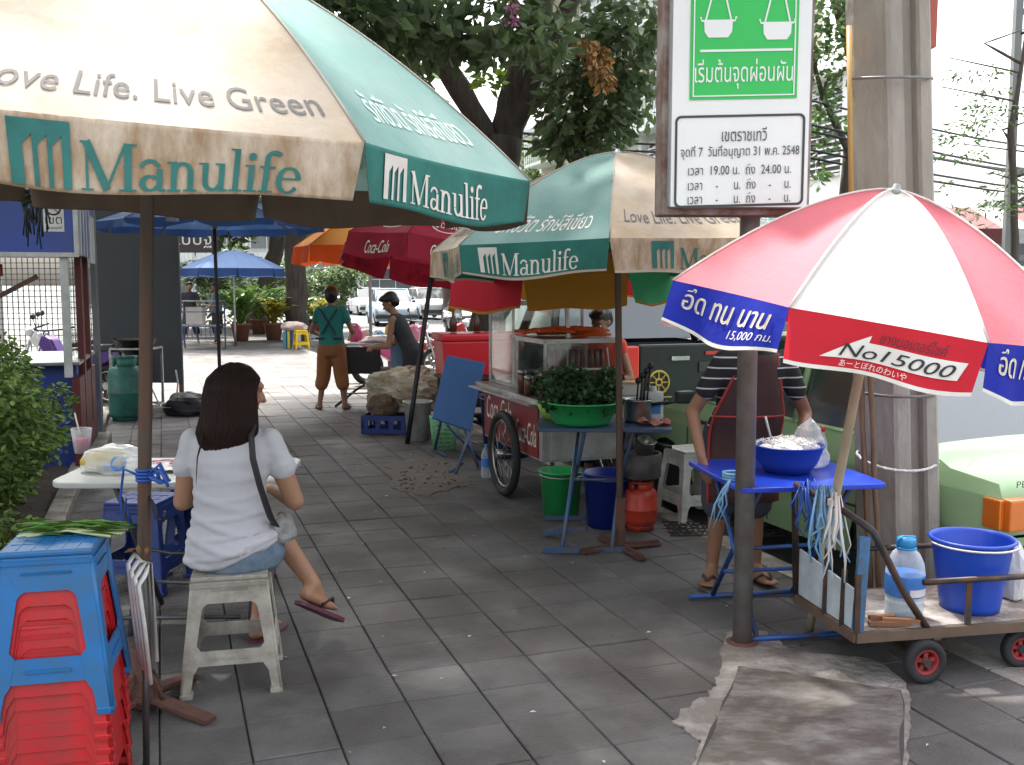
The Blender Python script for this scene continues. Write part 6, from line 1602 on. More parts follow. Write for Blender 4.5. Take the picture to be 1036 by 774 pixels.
# motorbikes
def motorbike(label, p, rot, paint, s=1.0, group='motorbikes'):
    M = TR(p, rot, s); T = thing('motorbike', label, 'motorbike', M=M, group=group); m_ = lambda x, y, z: M @ V((x, y, z))
    for x in (-.6, .6):
        Mw = M @ Matrix.Translation((x, 0, .28)) @ Matrix.Rotation(PI / 2, 4, 'X'); g = MB(); g.ring((0, 0, 0), .235, .045, 28, 8, M=Mw); o = g.build('wheel', M_tyre, T)
        g = MB(); g.ring((0, 0, 0), .185, .014, 24, 6, M=Mw); g.lathe([(.05, -.05), (.05, .05)], n=12, M=Mw)
        for k in range(10): a = 2 * PI * k / 10; g.tube([Mw @ V((0, 0, 0)), Mw @ V((math.cos(a) * .185, math.sin(a) * .185, 0))], .004, 4)
        g.build('rim', M_stain, o)
    g = MB(); Mq = M @ Matrix.Rotation(PI / 2, 4, 'X') @ Matrix.Translation((0, 0, -.09))
    g.prism([(-.75, .62), (-.45, .50), (-.15, .32), (.12, .30), (.25, .55), (.44, .78), (.36, .92), (.22, .86), (.08, .62), (-.1, .60), (-.35, .72), (-.72, .74)], .18, Mq); shade_bevel(g.build('fairing', paint, T), .03, 3)
    g = MB(); Mq = M @ Matrix.Rotation(PI / 2, 4, 'X') @ Matrix.Translation((0, 0, -.12)); g.prism([(-.78, .74), (-.2, .68), (0, .66), (.02, .72), (-.2, .76), (-.45, .80), (-.8, .82)], .24, Mq); shade_bevel(g.build('seat', M_bumper, T), .03, 3)
    g = MB(); g.tube([m_(.60, .06, .28), m_(.50, .06, .6), m_(.36, .04, .95)], .02, 7); g.tube([m_(.60, -.06, .28), m_(.50, -.06, .6), m_(.36, -.04, .95)], .02, 7); g.build('fork', M_chrome, T)
    g = MB(); g.tube([m_(.22, .34, 1.0), m_(.30, .2, .97), m_(.36, 0, .96), m_(.30, -.2, .97), m_(.22, -.34, 1.0)], .014, 7)
    for sg in (1, -1): g.tube([m_(.30, sg * .22, .97), m_(.30, sg * .27, 1.12)], .006, 5); g.ell(m_(.29, sg * .28, 1.15), (.02 * s, .06 * s, .04 * s), n=10, k=6)
    g.build('handlebar', M_bumper, T)
    g = MB(); g.ell(m_(.43, 0, .90), (.07 * s, .085 * s, .07 * s)); g.build('headlight', M_clearlamp, T)
    g = MB(); g.box((-.02, 0, .33), (.36, .2, .24), M, bev=.03); g.tube([m_(.05, -.12, .26), m_(-.4, -.14, .25), m_(-.78, -.15, .34)], .035, 9); g.build('engine', M_frame, T)
    g = MB(); g.tube([m_(-.05, .1, .28), m_(-.12, .24, .02)], .012, 6); g.build('side_stand', M_frame, T)
    return T
M_purp = car_paint('purple_paint', (.09, .03, .22))
motorbike('purple motorbike seen through the glass of the blue kiosk', V((-5.65, 12.6, 0)), math.radians(160), M_purp)
motorbike('white motorbike standing beyond the purple one', V((-6.3, 13.9, 0)), math.radians(200), M_white_p)
motorbike('pink and dark motorbike parked behind the orange parasol stall', V((-1.75, 15.6, 0)), math.radians(35), car_paint('pink_paint', (.55, .06, .2)))
motorbike('red motorbike parked right of the pink one', V((-1.2, 16.6, 0)), math.radians(15), car_paint('red_paint', (.5, .03, .03)))

# ---------------------------------------------------------------- stall under the orange parasol
tb, rt = V((-1.72, 12.75, 0)), math.radians(6); TM = TR(tb, rt)
T = thing('stall_table', 'white topped stall table with black front board under the orange parasol', 'table', M=TM)
g = MB(); g.prism(rrect(-.52, -.32, .62, .32, .03), .025, TM @ Matrix.Translation((0, 0, .79))); g.build('tabletop', M_whiteps, T)
g = MB(); g.box((-.20, -.31, .60), (.46, .02, .34), TM); g.build('front_board', mat('black_board', (.02, .02, .022), .6), T)
for sx in (-.44, .54):
    for sy in (-.27, .27): g = MB(); g.tube([TM @ V((sx, sy, .79)), TM @ V((sx, sy, 0))], .013, 6); g.build('leg', M_galv, T)
g = MB(); g.tube([TM @ V((-.44, -.27, .18)), TM @ V((.54, -.27, .18))], .01, 6); g.tube([TM @ V((-.44, .27, .18)), TM @ V((.54, .27, .18))], .01, 6); g.tube([TM @ V((-.44, -.27, .30)), TM @ V((.1, -.27, .30))], .008, 6); g.build('stretcher', M_galv, T)
cols = [((.65, .08, .25), 'pink'), ((.7, .68, .66), 'white'), ((.05, .35, .55), 'blue'), ((.75, .42, .03), 'yellow'), ((.6, .05, .05), 'red'), ((.7, .3, .4), 'pale pink')]
for k, (cc, nm) in enumerate(cols):
    p = TM @ V((-.30 + .15 * k, .05 + .12 * (k % 2), .816)); bag('snack_bag', p, (.085, .07, rnd(.09, .15)), mat(nm + '_bag', cc, .4, var=.2), nm + ' plastic bag on the stall table under the orange parasol', 'bag', 14, 10, group='bags on the stall table')
bag('goods_bag', TM @ V((.1, -.15, .816)), (.32, .13, .06), mat('white_film', (.75, .74, .74), .4), 'flat pile of white plastic film along the front of the stall table', 'film', 30, 10, .2)
# ---------------------------------------------------------------- kiosk on the left
M_kblue = mat('kiosk_blue', (.015, .055, .33), .4, var=.12, dirt=((.03, .05, .16), 3, .3, .15)); M_kred = mat('kiosk_maroon', (.12, .02, .018), .5, var=.2); M_kwhite = mat('kiosk_white', (.55, .56, .56), .5, var=.12, dirt=((.3, .3, .28), 5, .4, .15)); M_kgrey = mat('kiosk_grey', (.16, .17, .17), .5, var=.15)
c = at(80, 288, 8.0); KM = Matrix.Translation((c.x, 8.0, 0)) @ Matrix.Rotation(YAW * .95, 4, 'Z')      # x<0 to the left, y away from us; right front corner at the origin
T = thing('food_kiosk', 'blue fronted food kiosk with glass cabinet and no smoking sticker', 'kiosk', M=KM); k_ = lambda x, y, z: KM @ V((x, y, z))
Z0_, Z1_ = 1.80, 2.30
g = MB(); g.box((-.75, .8, (Z0_ + Z1_) / 2), (1.5, 1.6, Z1_ - Z0_), KM); g.build('fascia', M_kblue, T)
g = MB(); g.box((-.75, -.008, Z0_ - .012), (1.52, .03, .035), KM); g.box((-.006, -.006, (Z0_ + Z1_) / 2), (.035, .035, Z1_ - Z0_), KM); g.box((-.75, -.006, Z1_ + .01), (1.52, .04, .03), KM); g.build('trim', M_kwhite, T)
g = MB()
for k in range(8): g.box((.012, .1 + .13 * k, (Z0_ + Z1_) / 2 - .04), (.022, .08 if k % 2 else .115, Z1_ - Z0_ - .05), KM, mi=k % 2)
g.box((.02, 1.05, 1.95), (.02, .5, .42), KM, mi=2); g.build('side_slats', [M_kwhite, M_kblue, M_kwhite], T)
st_ = MB(); st_.box((-.165, -.004, 2.10), (.15, .006, .26), KM); so_ = st_.build('sticker', M_whiteps, T)
g = MB(); Mr = KM @ Matrix.Translation((-.165, -.010, 2.155)) @ Matrix.Rotation(PI / 2, 4, 'X'); g.ring((0, 0, 0), .052, .007, 26, 5, M=Mr); g.bar(Mr @ V((-.036, .036, 0)), Mr @ V((.036, -.036, 0)), .010, .006); g.bar(Mr @ V((-.034, -.004, 0)), Mr @ V((.034, -.004, 0)), .011, .005)
on_surface(g, text_geo('เขต'), lambda u, v: k_(-.225 + .12 * u, -.0095, 2.03 + .055 * v), 0, 1, 0, 1); on_surface(g, text_geo('ปลอดบุหรี่'), lambda u, v: k_(-.222 + .114 * u, -.0095, 1.985 + .028 * v), 0, 1, 0, 1); g.build('no_smoking_mark', M_blk, so_)
g = MB()
for x, y, m in ((-.11, .05, 0), (-1.4, .05, 0), (-.11, 1.5, 0)): g.box((x, y, 1.30), (.06, .05, 1.0), KM)
g.build('post', M_kwhite, T)
g = MB(); g.box((-.05, .55, 1.05), (.05, .14, 1.5), KM); g.box((-.05, 1.15, 1.05), (.05, .10, 1.5), KM); g.box((-.06, .80, .40), (.06, 1.5, .78), KM); g.build('maroon_panel', M_kred, T)
g = MB(); g.box((-.75, .9, .45), (1.36, 1.3, .88), KM); g.build('base_cabinet', M_kblue, T)
g = MB(); g.box((-.75, .85, .905), (1.44, 1.5, .03), KM, bev=.005); g.build('counter', M_stain, T)
g = MB(); g.box((-.105, .30, 1.36), (.006, .40, .82), KM); g.box((-.105, .85, 1.36), (.006, .42, .82), KM); g.build('pane', M_glass, T)
g = MB(); g.bar(k_(-1.0, .3, 1.25), k_(-.35, .4, 1.62), .05, .04); g.bar(k_(-1.05, .3, .93), k_(-.92, .35, 1.72), .04, .04); g.build('bracket', M_frame, T)
g = MB(); g.box((.03, .9, .06), (.12, 1.5, .12), KM, bev=.01); g.build('plinth', M_conc, T)
for px, py, cc, lab in ((90, 245, (.5, .06, .1), 'small red sticker sheet'),):
    pass
g = MB(); p = k_(-.72, .5, 1.72); 
for k in range(5): q = p + V((rnd(-.1, .1), rnd(-.05, .05), 0)); g.tube([q, q + V((0, 0, -.10))], .02, 7)
tag(g.build('hanging_meat', mat('pink_meat', (.5, .09, .07), .5)), 'pinkish meat hanging inside the blue kiosk', 'meat')
# awning arm and white corrugated sheet beside the fascia
T = thing('awning_frame', 'white folded awning arm fixed between the kiosk and the grey board', 'awning', k_(.1, 1.3, 0))
g = MB(); g.bar(k_(-.1, 1.2, 2.28), k_(.75, 1.5, 2.22), .03, .05); g.bar(k_(-.1, 1.2, 2.40), k_(.75, 1.5, 2.25), .02, .02); g.box(k_(.72, 1.5, 2.23), (.10, .08, .14)); g.build('arm', M_kgrey, T)
g = MB(); g.bar(k_(-.02, 1.75, 0), k_(-.02, 1.75, 2.4), .05, .05); g.build('post', M_kgrey, T)
# hanging dark plant under the near parasol
g = MB(); c = at(34, 206, 6.2); leafball(g, c, (.05, .06, .08), 110, .04)
for k in range(24):
    p = c + V((rnd(-.06, .06), rnd(-.06, .06), rnd(-.06, .06))); g.tube([p, p + V((rnd(-.03, .03), 0, -rnd(.1, .24)))], .005, 4)
g.tube([c, c + V((0, .0, .45))], .003, 4)
tag(g.build('hanging_plant', mat('very_dark_leaf', (.012, .022, .012), .6, trans=.1), fix=False), 'dark wispy plant hanging in front of the kiosk fascia', 'plant')

# grey board with stove, gas bottle
bl = V(((100 - 518) * .0128, 12.8, 0)); brr = V(((184 - 518) * .0128, 12.8, 0))
T = thing('grey_board', 'large dark grey board behind the green gas bottle', 'board', bl)
g = MB(); w_ = brr.x - bl.x; g.box(((bl.x + brr.x) / 2, 12.8, 1.42), (w_, .05, 2.28), bev=.004); g.build('panel', mat('board_grey', (.045, .052, .055), .6, var=.12, vscale=2), T)
for x in (bl.x + .05, bl.x + .55, brr.x - .04): g = MB(); g.bar((x, 12.84, 0), (x, 12.84, .4), .05); g.build('leg', M_frame, T)
p = V(((125 - 518) * .0113, 11.3, 0)); gas(p, .19, .73, M_gasgr, 'tall green gas bottle in front of the grey board', 0)
c = V(((133 - 518) * .01165, 11.75, 0)); T = thing('wok_stove', 'black wok on a steel stand beside the green gas bottle', 'stove', c)
g = MB()
for sx in (-.22, .24):
    for sy in (-.2, .2): g.bar(c + V((sx, sy, 0)), c + V((sx, sy, .80)), .025)
for z in (.12, .80): 
    for sy in (-.2, .2): g.bar(c + V((-.22, sy, z)), c + V((.24, sy, z)), .022)
    for sx in (-.22, .24): g.bar(c + V((sx, -.2, z)), c + V((sx, .2, z)), .022)
g.build('stand', M_stain, T)
g = MB(); g.lathe([(.02, .70), (.12, .72), (.2, .80), (.245, .90), (.25, .905), (.235, .90), (.19, .81), (.1, .735), (0, .725)], tuple(c), 30); g.tube([c + V((-.24, 0, .90)), c + V((-.29, 0, .92)), c + V((-.24, .06, .90))], .009, 6); g.build('wok', mat('black_iron', (.02, .02, .02), .4, .7), T)
g = MB(); q = V((-3.98, 11.6, 0)); g.tube([q + V((-.28, -.1, .45)), q + V((-.14, -.1, .12)), q + V((.0, 0, .1)), q + V((.04, 0, .4)), q + V((.02, 0, .55))], .01, 6); tag(g.build('gas_hose', M_whiteps), 'pale rubber hose from the green gas bottle to the stove', 'hose')
bag('rubbish_bag', V((-3.9, 11.75, 0)), (.26, .2, .17), M_strap, 'black bag slumped on the ground under the grey board', 'bag', 20, 12)

# ---------------------------------------------------------------- hedge
M_hedge = mat('hedge_leaf', (.14, .22, .045), .5, var=.35, vscale=10, trans=.2, island=.45)
def leaves(name, clusters, ls, m, parent=None, bladed=False, droop=.2):
    """many small folded leaves round cluster centres"""
    v, f = [], []
    for (c, r, n) in clusters:
        for k in range(n):
            d = V((random.gauss(0, 1), random.gauss(0, 1), random.gauss(0, 1))).normalized() * rnd(.25, 1) ** .6
            p = (c[0] + d.x * r[0], c[1] + d.y * r[1], c[2] + d.z * r[2])
            e = V((d.x + rnd(-.9, .9), d.y + rnd(-.9, .9), rnd(-.7, .6) - droop)).normalized() * ls * rnd(.65, 1.25)
            nn = e.cross(V((rnd(-1, 1), rnd(-1, 1), rnd(-1, 1)))); nn = nn.normalized() * ls * (.14 if bladed else .27); up = e.cross(nn).normalized() * ls * .10
            P_ = V(p); o = len(v); v += [P_, P_ + e * .45 + nn + up, P_ + e, P_ + e * .45 - nn + up, P_ + e * .5]
            f += [(o, o + 1, o + 4), (o + 1, o + 2, o + 4), (o + 2, o + 3, o + 4), (o + 3, o, o + 4)]
    g = MB(); g.v = v; g.f = f; g.m = [0] * len(f); g.sm = [False] * len(f)
    return g.build(name, m, parent, fix=False)
M_bark = mat('bark', (.06, .046, .038), .9, var=.4, vscale=12, bump=.9, bscale=14, stretch=(3, 3, .6), dirt=((.11, .09, .075), 4, .35, .15)); M_twig = mat('twig', (.07, .05, .035), .9, var=.3)
hb_ = gnd(-20, 470); hb_ = st(-1.3, 6.5)
T = thing('hedge', 'leafy green hedge filling the planter bed at the left edge', 'hedge', hb_)
cl = []
for k in range(95):
    t = rnd(5.4, 7.7); s_ = -.74 - rnd(0, 1.0) ** .8 * 1.0; top = 1.15 - abs(t - 6.4) * .05
    zz = rnd(.2, top); p = st(s_ + (.06 if zz > .5 else -.05), t, zz); cl.append((p, (.20, .20, .15), 300))
leaves('leaves', cl, .052, M_hedge, T)
g = MB()
for k in range(60):
    p = st(-1.0 - rnd(0, .9), rnd(5.7, 7.4), 0); q = p + V((rnd(-.15, .2), rnd(-.15, .15), rnd(.4, .85))); g.tube([p, p.lerp(q, .5) + V((rnd(-.04, .04), rnd(-.04, .04), 0)), q], [.010, .007, .003], 5)
g.build('stems', M_twig, T)

# ---------------------------------------------------------------- trees
def tree(label, base, trunk, limbs, clusters, ls, m, group='street trees', bark=None, n=12, bladed=False, droop=.25, name='street_tree'):
    """trunk: points and radii; limbs: lists of points and radii; clusters of leaves"""
    T = thing(name, label, 'tree', base, 0, group); g = MB()
    def wob(pts, rs, k=4):
        out, ro = [], []
        for i in range(len(pts) - 1):
            for q in range(k):
                t = q / k; p = V(pts[i]).lerp(V(pts[i + 1]), t); r = rs[i] + (rs[i + 1] - rs[i]) * t
                out.append(p + V((rnd(-1, 1), rnd(-1, 1), 0)) * r * .18); ro.append(r * rnd(.93, 1.07))
        return out + [V(pts[-1])], ro + [rs[-1]]
    g.tube(*wob(*trunk), n); 
    for l in limbs: g.tube(*wob(*l), 9)
    g.build('trunk', bark or M_bark, T); leaves('crown', clusters, ls, m, T, bladed, droop)
    return T
M_leaf = mat('tree_leaf', (.12, .175, .075), .42, var=.35, vscale=8, trans=.5, island=.45); M_leaf2 = mat('light_leaf', (.10, .18, .05), .5, var=.35, vscale=8, trans=.35, island=.4); M_deadleaf = mat('dead_leaf', (.40, .22, .08), .8, var=.3, island=.3)
MT = V((-.36, 12, 0)); P_ = lambda px, py, d: at(px, py, d)
cl = []
def cluster_px(px, py, d, rx, rz, n, ry=.5): cl.append((P_(px, py, d), (rx, ry, rz), n))
for px, py, d, rx, rz, n in ((300, 8, 7.6, .42, .22, 240), (345, 18, 7.4, .42, .28, 300), (395, 22, 7.6, .40, .28, 300), (330, 45, 8.6, .40, .22, 160), (440, 30, 8.2, .42, .30, 280), (395, 62, 9.5, .40, .28, 170), (500, 22, 8.0, .40, .28, 240), (545, 30, 8.3, .35, .25, 150), (360, 80, 10.5, .35, .25, 90), (420, 95, 10, .25, .15, 40), (515, 42, 7.7, .25, .18, 90), (260, 0, 8, .35, .18, 110),
                             (575, 105, 11, .35, .50, 330), (605, 95, 11, .45, .55, 420), (630, 60, 11, .40, .5, 300), (585, 140, 11.2, .32, .25, 240), (612, 128, 11.4, .35, .28, 240), (640, 25, 10.6, .4, .35, 240), (600, 30, 11, .4, .35, 170), (560, 140, 11.8, .25, .25, 110), (575, 70, 11.4, .30, .35, 120), (652, 100, 11.5, .25, .3, 100)):
    cluster_px(px, py, d, rx, rz, int(n * .78))
cl_top = []
for k in range(900):      # unseen crown above the frame, made dense to shade the pavement
    a, q = rnd(0, 6.28), math.sqrt(rnd(0, 1)); x, y = -1.5 + 7.0 * q * math.cos(a), 9.6 + 7.6 * q * math.sin(a)
    lo = 1.55 + y * .30 + .95; hi = 10 - 2.6 * q * q
    if lo > hi: continue
    z = rnd(lo, hi); k_s = (z - 2.2) / sv.z; xs, ys = x - sv.x * k_s, y - sv.y * k_s      # gaps cut into the crown to let the sun onto the parasols
    if math.hypot(xs + 1.3, ys - 3.2) < 1.4 or math.hypot(xs - 1.5, ys - 3.4) < 1.5 or xs > 2.6: continue
    cl_top.append(((x, y, z), (.8, .8, .55), 75))
T_main = tree('big leafy street tree with forked dark trunk behind the parasols', MT, ([(-.36, 12, -.05), (-.30, 12, 1.2), (-.14, 12, 2.4), tuple(P_(508, 140, 12))], [.33, .24, .23, .25]),
     [([P_(502, 160, 12), P_(486, 128, 11.9), P_(440, 52, 11.6), P_(412, -5, 11.3), P_(370, -90, 10.6)], [.15, .14, .13, .12, .06]), ([P_(510, 150, 12), P_(516, 105, 12), P_(536, 40, 12), P_(552, -10, 12), P_(560, -120, 12)], [.19, .18, .17, .15, .07]),
      ([P_(518, 140, 12), P_(536, 88, 11.9), P_(568, 25, 11.8), P_(590, -25, 11.6), P_(640, -110, 11)], [.12, .12, .11, .10, .05]), ([(.15, 12, 3.6), (.9, 12.1, 4.1), (1.5, 12, 4.15), (1.9, 11.8, 4.0)], [.07, .055, .04, .015]), ([(.6, 11.6, 4.45), (1.0, 11.2, 4.4), (1.2, 11, 4.2)], [.05, .03, .012]), ([(-.9, 11.2, 4.55), (-1.3, 9.6, 4.6), (-1.6, 8.2, 4.3)], [.06, .04, .015]), ([(-.6, 11.6, 4.1), (-.8, 11, 4.0), (-.85, 10.5, 3.8)], [.035, .025, .01]), ([(.2, 12, 4.6), (-.2, 10, 4.6), (-.1, 8.4, 4.2)], [.06, .04, .015])],
     cl, .17, M_leaf, n=16, droop=.45)
leaves('shade_crown', cl_top, .24, M_leaf, T_main)
leaves('dead_leaves', [(P_(605, 60, 10.3), (.13, .12, .20), 110), (P_(590, 48, 10.4), (.1, .1, .12), 50), (P_(612, 80, 10.3), (.08, .1, .12), 50)], .10, M_deadleaf, T_main, droop=.8)
leaves('blossom', [(P_(517, 16, 7.6), (.045, .05, .09), 40)], .05, mat('pink_blossom', (.55, .2, .38), .6, trans=.3), T_main)
leaves('fresh_shoots', [(P_(495, 75, 9.5), (.16, .15, .16), 70)], .12, mat('lime_leaf', (.22, .34, .04), .5, trans=.35, island=.4), T_main)
# right, behind the utility pole
b = V((4.3, 12.8, -.1))
tree('slender tree with bent trunk rising behind the utility pole', b, ([b, (4.25, 12.8, 1.8), (4.30, 12.8, 3.0), (4.45, 12.8, 4.0), (4.0, 12.8, 5.2)], [.15, .12, .11, .09, .05]), [([(4.4, 12.8, 3.6), (4.9, 12.9, 4.2), (5.3, 13, 5)], [.05, .04, .015]), ([(4.3, 12.8, 3.2), (3.9, 12.7, 3.9), (3.6, 12.6, 4.8)], [.05, .035, .012])],
     [(P_(830, 20, 12.5), (.45, .4, .4), 190), (P_(845, 60, 12.6), (.42, .4, .4), 200), (P_(828, 100, 12.6), (.25, .3, .4), 100), (P_(838, 130, 12.8), (.25, .3, .3), 80), (P_(850, -10, 12.6), (.7, .5, .4), 160), (P_(825, 170, 12.9), (.14, .2, .25), 30)] + [((4.0 + rnd(-1.2, 1.2), 13 + rnd(-1, 1), rnd(5.6, 8)), (.8, .8, .6), 110) for _ in range(16)], .13, M_leaf2, n=9)
b = V((5.5, 10.8, -.1))
tree('feathery young tree at the right edge behind the red parasol', b, ([b, (5.45, 10.8, 2), (5.35, 10.8, 3.2), (5.5, 10.8, 4.6)], [.05, .045, .035, .015]), [([(5.4, 10.8, 2.4 + .3 * k), (5.4 + rnd(-.5, .7), 10.8, 2.6 + .3 * k), (5.4 + rnd(-1.0, 1.1), 10.8, 2.75 + .3 * k)], [.018, .012, .005]) for k in range(7)],
     [(P_(960 + rnd(-20, 80), y, 10.8 + rnd(-.3, .3)), (.40, .25, .07), 60) for y in (75, 95, 110, 125, 140, 158, 175, 190, 205, 215, 228)] + [(P_(1010, 210, 10.8), (.2, .2, .12), 60), (P_(990, 120, 10.8), (.2, .2, .2), 60), (P_(900 + 40, 190, 10.8), (.35, .2, .08), 40)], .085, M_leaf2, n=7, bladed=True)
# trunks and crowns beyond the stalls
for px, d, r, lean, lab in ((300, 28, .30, 0, 'thick dark trunk tree beyond the orange parasol'), (256, 35, .30, 1.1, 'leaning dark trunk tree left of the thick one'), (170, 34, .3, 0, 'dark tree far behind the grey board'), (455, 48, .35, 0, 'dense tree at the far end of the street'), (560, 52, .35, 0, 'dense tree far behind the food cart'), (350, 60, .4, .3, 'hazy tree at the end of the street above the stall')):
    x = (px - 518) * d / 1000; bs = V((x, d, -.1)); hh = 3.6
    tp = V((x + lean, d, hh))
    cls = [((tp.x + rnd(-3.2, 3.2), d + rnd(-2, 2), rnd(3.6, 8.5)), (1.3, 1.2, .9), 170) for _ in range(24)]
    tree(lab, bs, ([bs, bs.lerp(tp, .5), tp, tp + V((lean * .3, 0, 3))], [r * 1.15, r, r * .85, r * .4]), [([tp - V((0, 0, .4)), tp + V((sx * 1.2, 0, 1.3)), tp + V((sx * 2.6, 0, 2.3))], [r * .5, r * .35, r * .1]) for sx in (-1, 1)], cls, .42, M_leaf, n=10)
for px, d, hh, lab in ((224, 36, 2.6, 'rounded dark shrub far behind the pale blue parasol'), (265, 38, 3.0, 'tall dark shrub behind the potted plants'), (334, 40, 2.4, 'low wide shrub beyond the person in teal')):
    bs = V(((px - 518) * d / 1000, d, -.1)); cls = [(bs + V((rnd(-1.4, 1.4), rnd(-.6, .6), rnd(.3, hh))), (.55, .5, .4), 70) for _ in range(26)]
    tree(lab, bs, ([bs, bs + V((0, 0, hh * .6))], [.08, .03]), [], cls, .22, M_leaf, n=7, name='shrub', group='shrubs beyond the plants')
# ---------------------------------------------------------------- potted plants, far stall, books
M_pot = mat('terracotta', (.25, .10, .06), .8, var=.2); M_palm = mat('palm_leaf', (.15, .28, .06), .45, var=.3, trans=.25, island=.4); M_palmy = mat('yellow_leaf', (.28, .26, .04), .5, trans=.3, island=.4)
def potted(px, py, hgt, wd, m, label, n=26):
    p = gnd(px, py); d = p.y; p = V((p.x, p.y, 0)); T = thing('potted_plant', label, 'potted plant', p, 0, 'potted plants along the pavement')
    g = MB(); r = .26; g.lathe([(r * .72, 0), (r, .42), (r * 1.08, .43), (r * 1.08, .48), (r * .95, .48), (r * .9, .43), (0, .43)], tuple(p), 18); g.build('pot', M_pot, T)
    v = MB()
    for k in range(n):      # arching blades with leaflets
        a = rnd(0, 6.28); l = hgt * rnd(.6, 1.0); out = wd * rnd(.3, 1)
        pts = [p + V((math.cos(a) * out * q ** 1.3, math.sin(a) * out * q ** 1.3, .42 + l * (q - .35 * q ** 3))) for q in (0, .2, .4, .6, .8, 1)]
        for i in range(5):
            dd = pts[i + 1] - pts[i]; sd = dd.cross(V((0, 0, 1))).normalized() * wd * .16 * math.sin(PI * (i + .8) / 5.8)
            for sg in (1, -1):
                q = pts[i]; v.add([q, q + dd * .9 + sd * sg + V((0, 0, -.03)), q + dd * 1.5 + sd * sg * .6 + V((0, 0, -.06)), q + dd * .6], [(0, 1, 2, 3)])
    v.build('foliage', m, T, fix=False)
potted(244, 345, 1.6, 1.2, M_palm, 'tall dark green potted plant farthest left, by the pale blue parasol', 34); potted(262, 338, 1.9, 1.5, M_palm, 'biggest bushy potted plant, second from the left', 40); potted(277, 344, 1.3, 1.1, M_palmy, 'yellowish potted plant in the middle of the row', 30); potted(296, 340, 1.3, 1.1, M_palm, 'green potted plant right of the yellowish one', 30); potted(320, 338, 1.2, .9, M_palmy, 'light potted plant farthest right behind the yellow stool', 24)
q = gnd(297, 352); q.z = 0
for k, (cc, lab) in enumerate((((.05, .3, .45), 'teal'), ((.6, .5, .1), 'yellow'), ((.05, .12, .4), 'blue'), ((.6, .6, .6), 'white'))):
    g = MB(); p = q + V((-.18 + .10 * k, 0, .21)); g.box(p, (.07, .32, .42), bev=.005); tag(g.build('folder', mat(lab + '_folder', cc, .5)), lab + ' folder standing upright left of the yellow stool', 'folder', 'folders by the yellow stool')
bag('cloth_bundle', q + V((.02, 0, .43)), (.32, .2, .14), mat('pinkish_cloth', (.5, .4, .36), .9), 'pinkish cloth bundle on top of the upright folders', 'cloth', 18, 10)
c = V((-7.55, 24, 0)); T = thing('trolley', 'far blue metal trolley stall left of the potted plants', 'trolley', c)
g = MB()
for sx in (-.5, .5):
    for sy in (-.3, .3): g.bar(c + V((sx, sy, .0)), c + V((sx, sy, 1.15)), .03)
for z in (.25, .55, .9, 1.15):
    for sy in (-.3, .3): g.bar(c + V((-.5, sy, z)), c + V((.5, sy, z)), .025)
for k in range(9): g.bar(c + V((-.45 + .11 * k, -.3, .25)), c + V((-.45 + .11 * k, -.3, .55)), .015)
g.build('frame', M_steelblue, T); g = MB(); g.box(c + V((0, 0, .57)), (1.0, .6, .02)); g.box(c + V((0, 0, 1.16)), (1.05, .65, .02)); g.build('shelf', M_stain, T)
g = MB(); g.box(c + V((-.1, -.05, .80)), (.4, .3, .44), bev=.02); tag(g.build('carton', mat('carton', (.55, .50, .46), .8)), 'pale carton standing on the far blue trolley', 'carton')
standing('person in grey shirt standing far away behind the blue trolley', (-7.75, 26, 0), math.radians(120), 1.6, mat('grey_shirt', (.12, .16, .18), .85), M_trous, M_hairb, M_skin2, [((.24, .06, 1.0), (.16, .26, .95)), ((-.24, .06, 1.0), (-.16, .26, .95))], voxel=.02, sandals=False)
standing('person in black shirt far away at the left end of the trolley', (-8.45, 26, 0), math.radians(200), 1.62, M_dkgrey, M_trous, M_hairb, M_skin2, [((.24, .06, 1.0), (.2, .2, .85)), ((-.24, .06, 1.0), (-.2, .2, .85))], voxel=.02, sandals=False)
# hanging shop banner far left
T = thing('shop_sign', 'dark hanging sign with pale Thai letters far behind the grey board', 'sign', (-8.3, 26, 0)); g = MB(); g.box((-8.35, 26, 2.66), (1.35, .08, .56)); g.build('board', mat('dark_sign', (.05, .04, .035), .6), T)
g = MB(); on_surface(g, text_geo('แบบฐ'), lambda u, v: V((-8.85 + 1.05 * u, 25.95, 2.5 + .34 * v)), 0, 1, 0, 1); g.build('lettering', M_inkwhite, T)
g = MB(); g.bar((-8.9, 26.02, 0), (-8.9, 26.02, 2.5), .06); g.bar((-7.8, 26.02, 0), (-7.8, 26.02, 2.5), .06); g.build('post', M_frame, T)

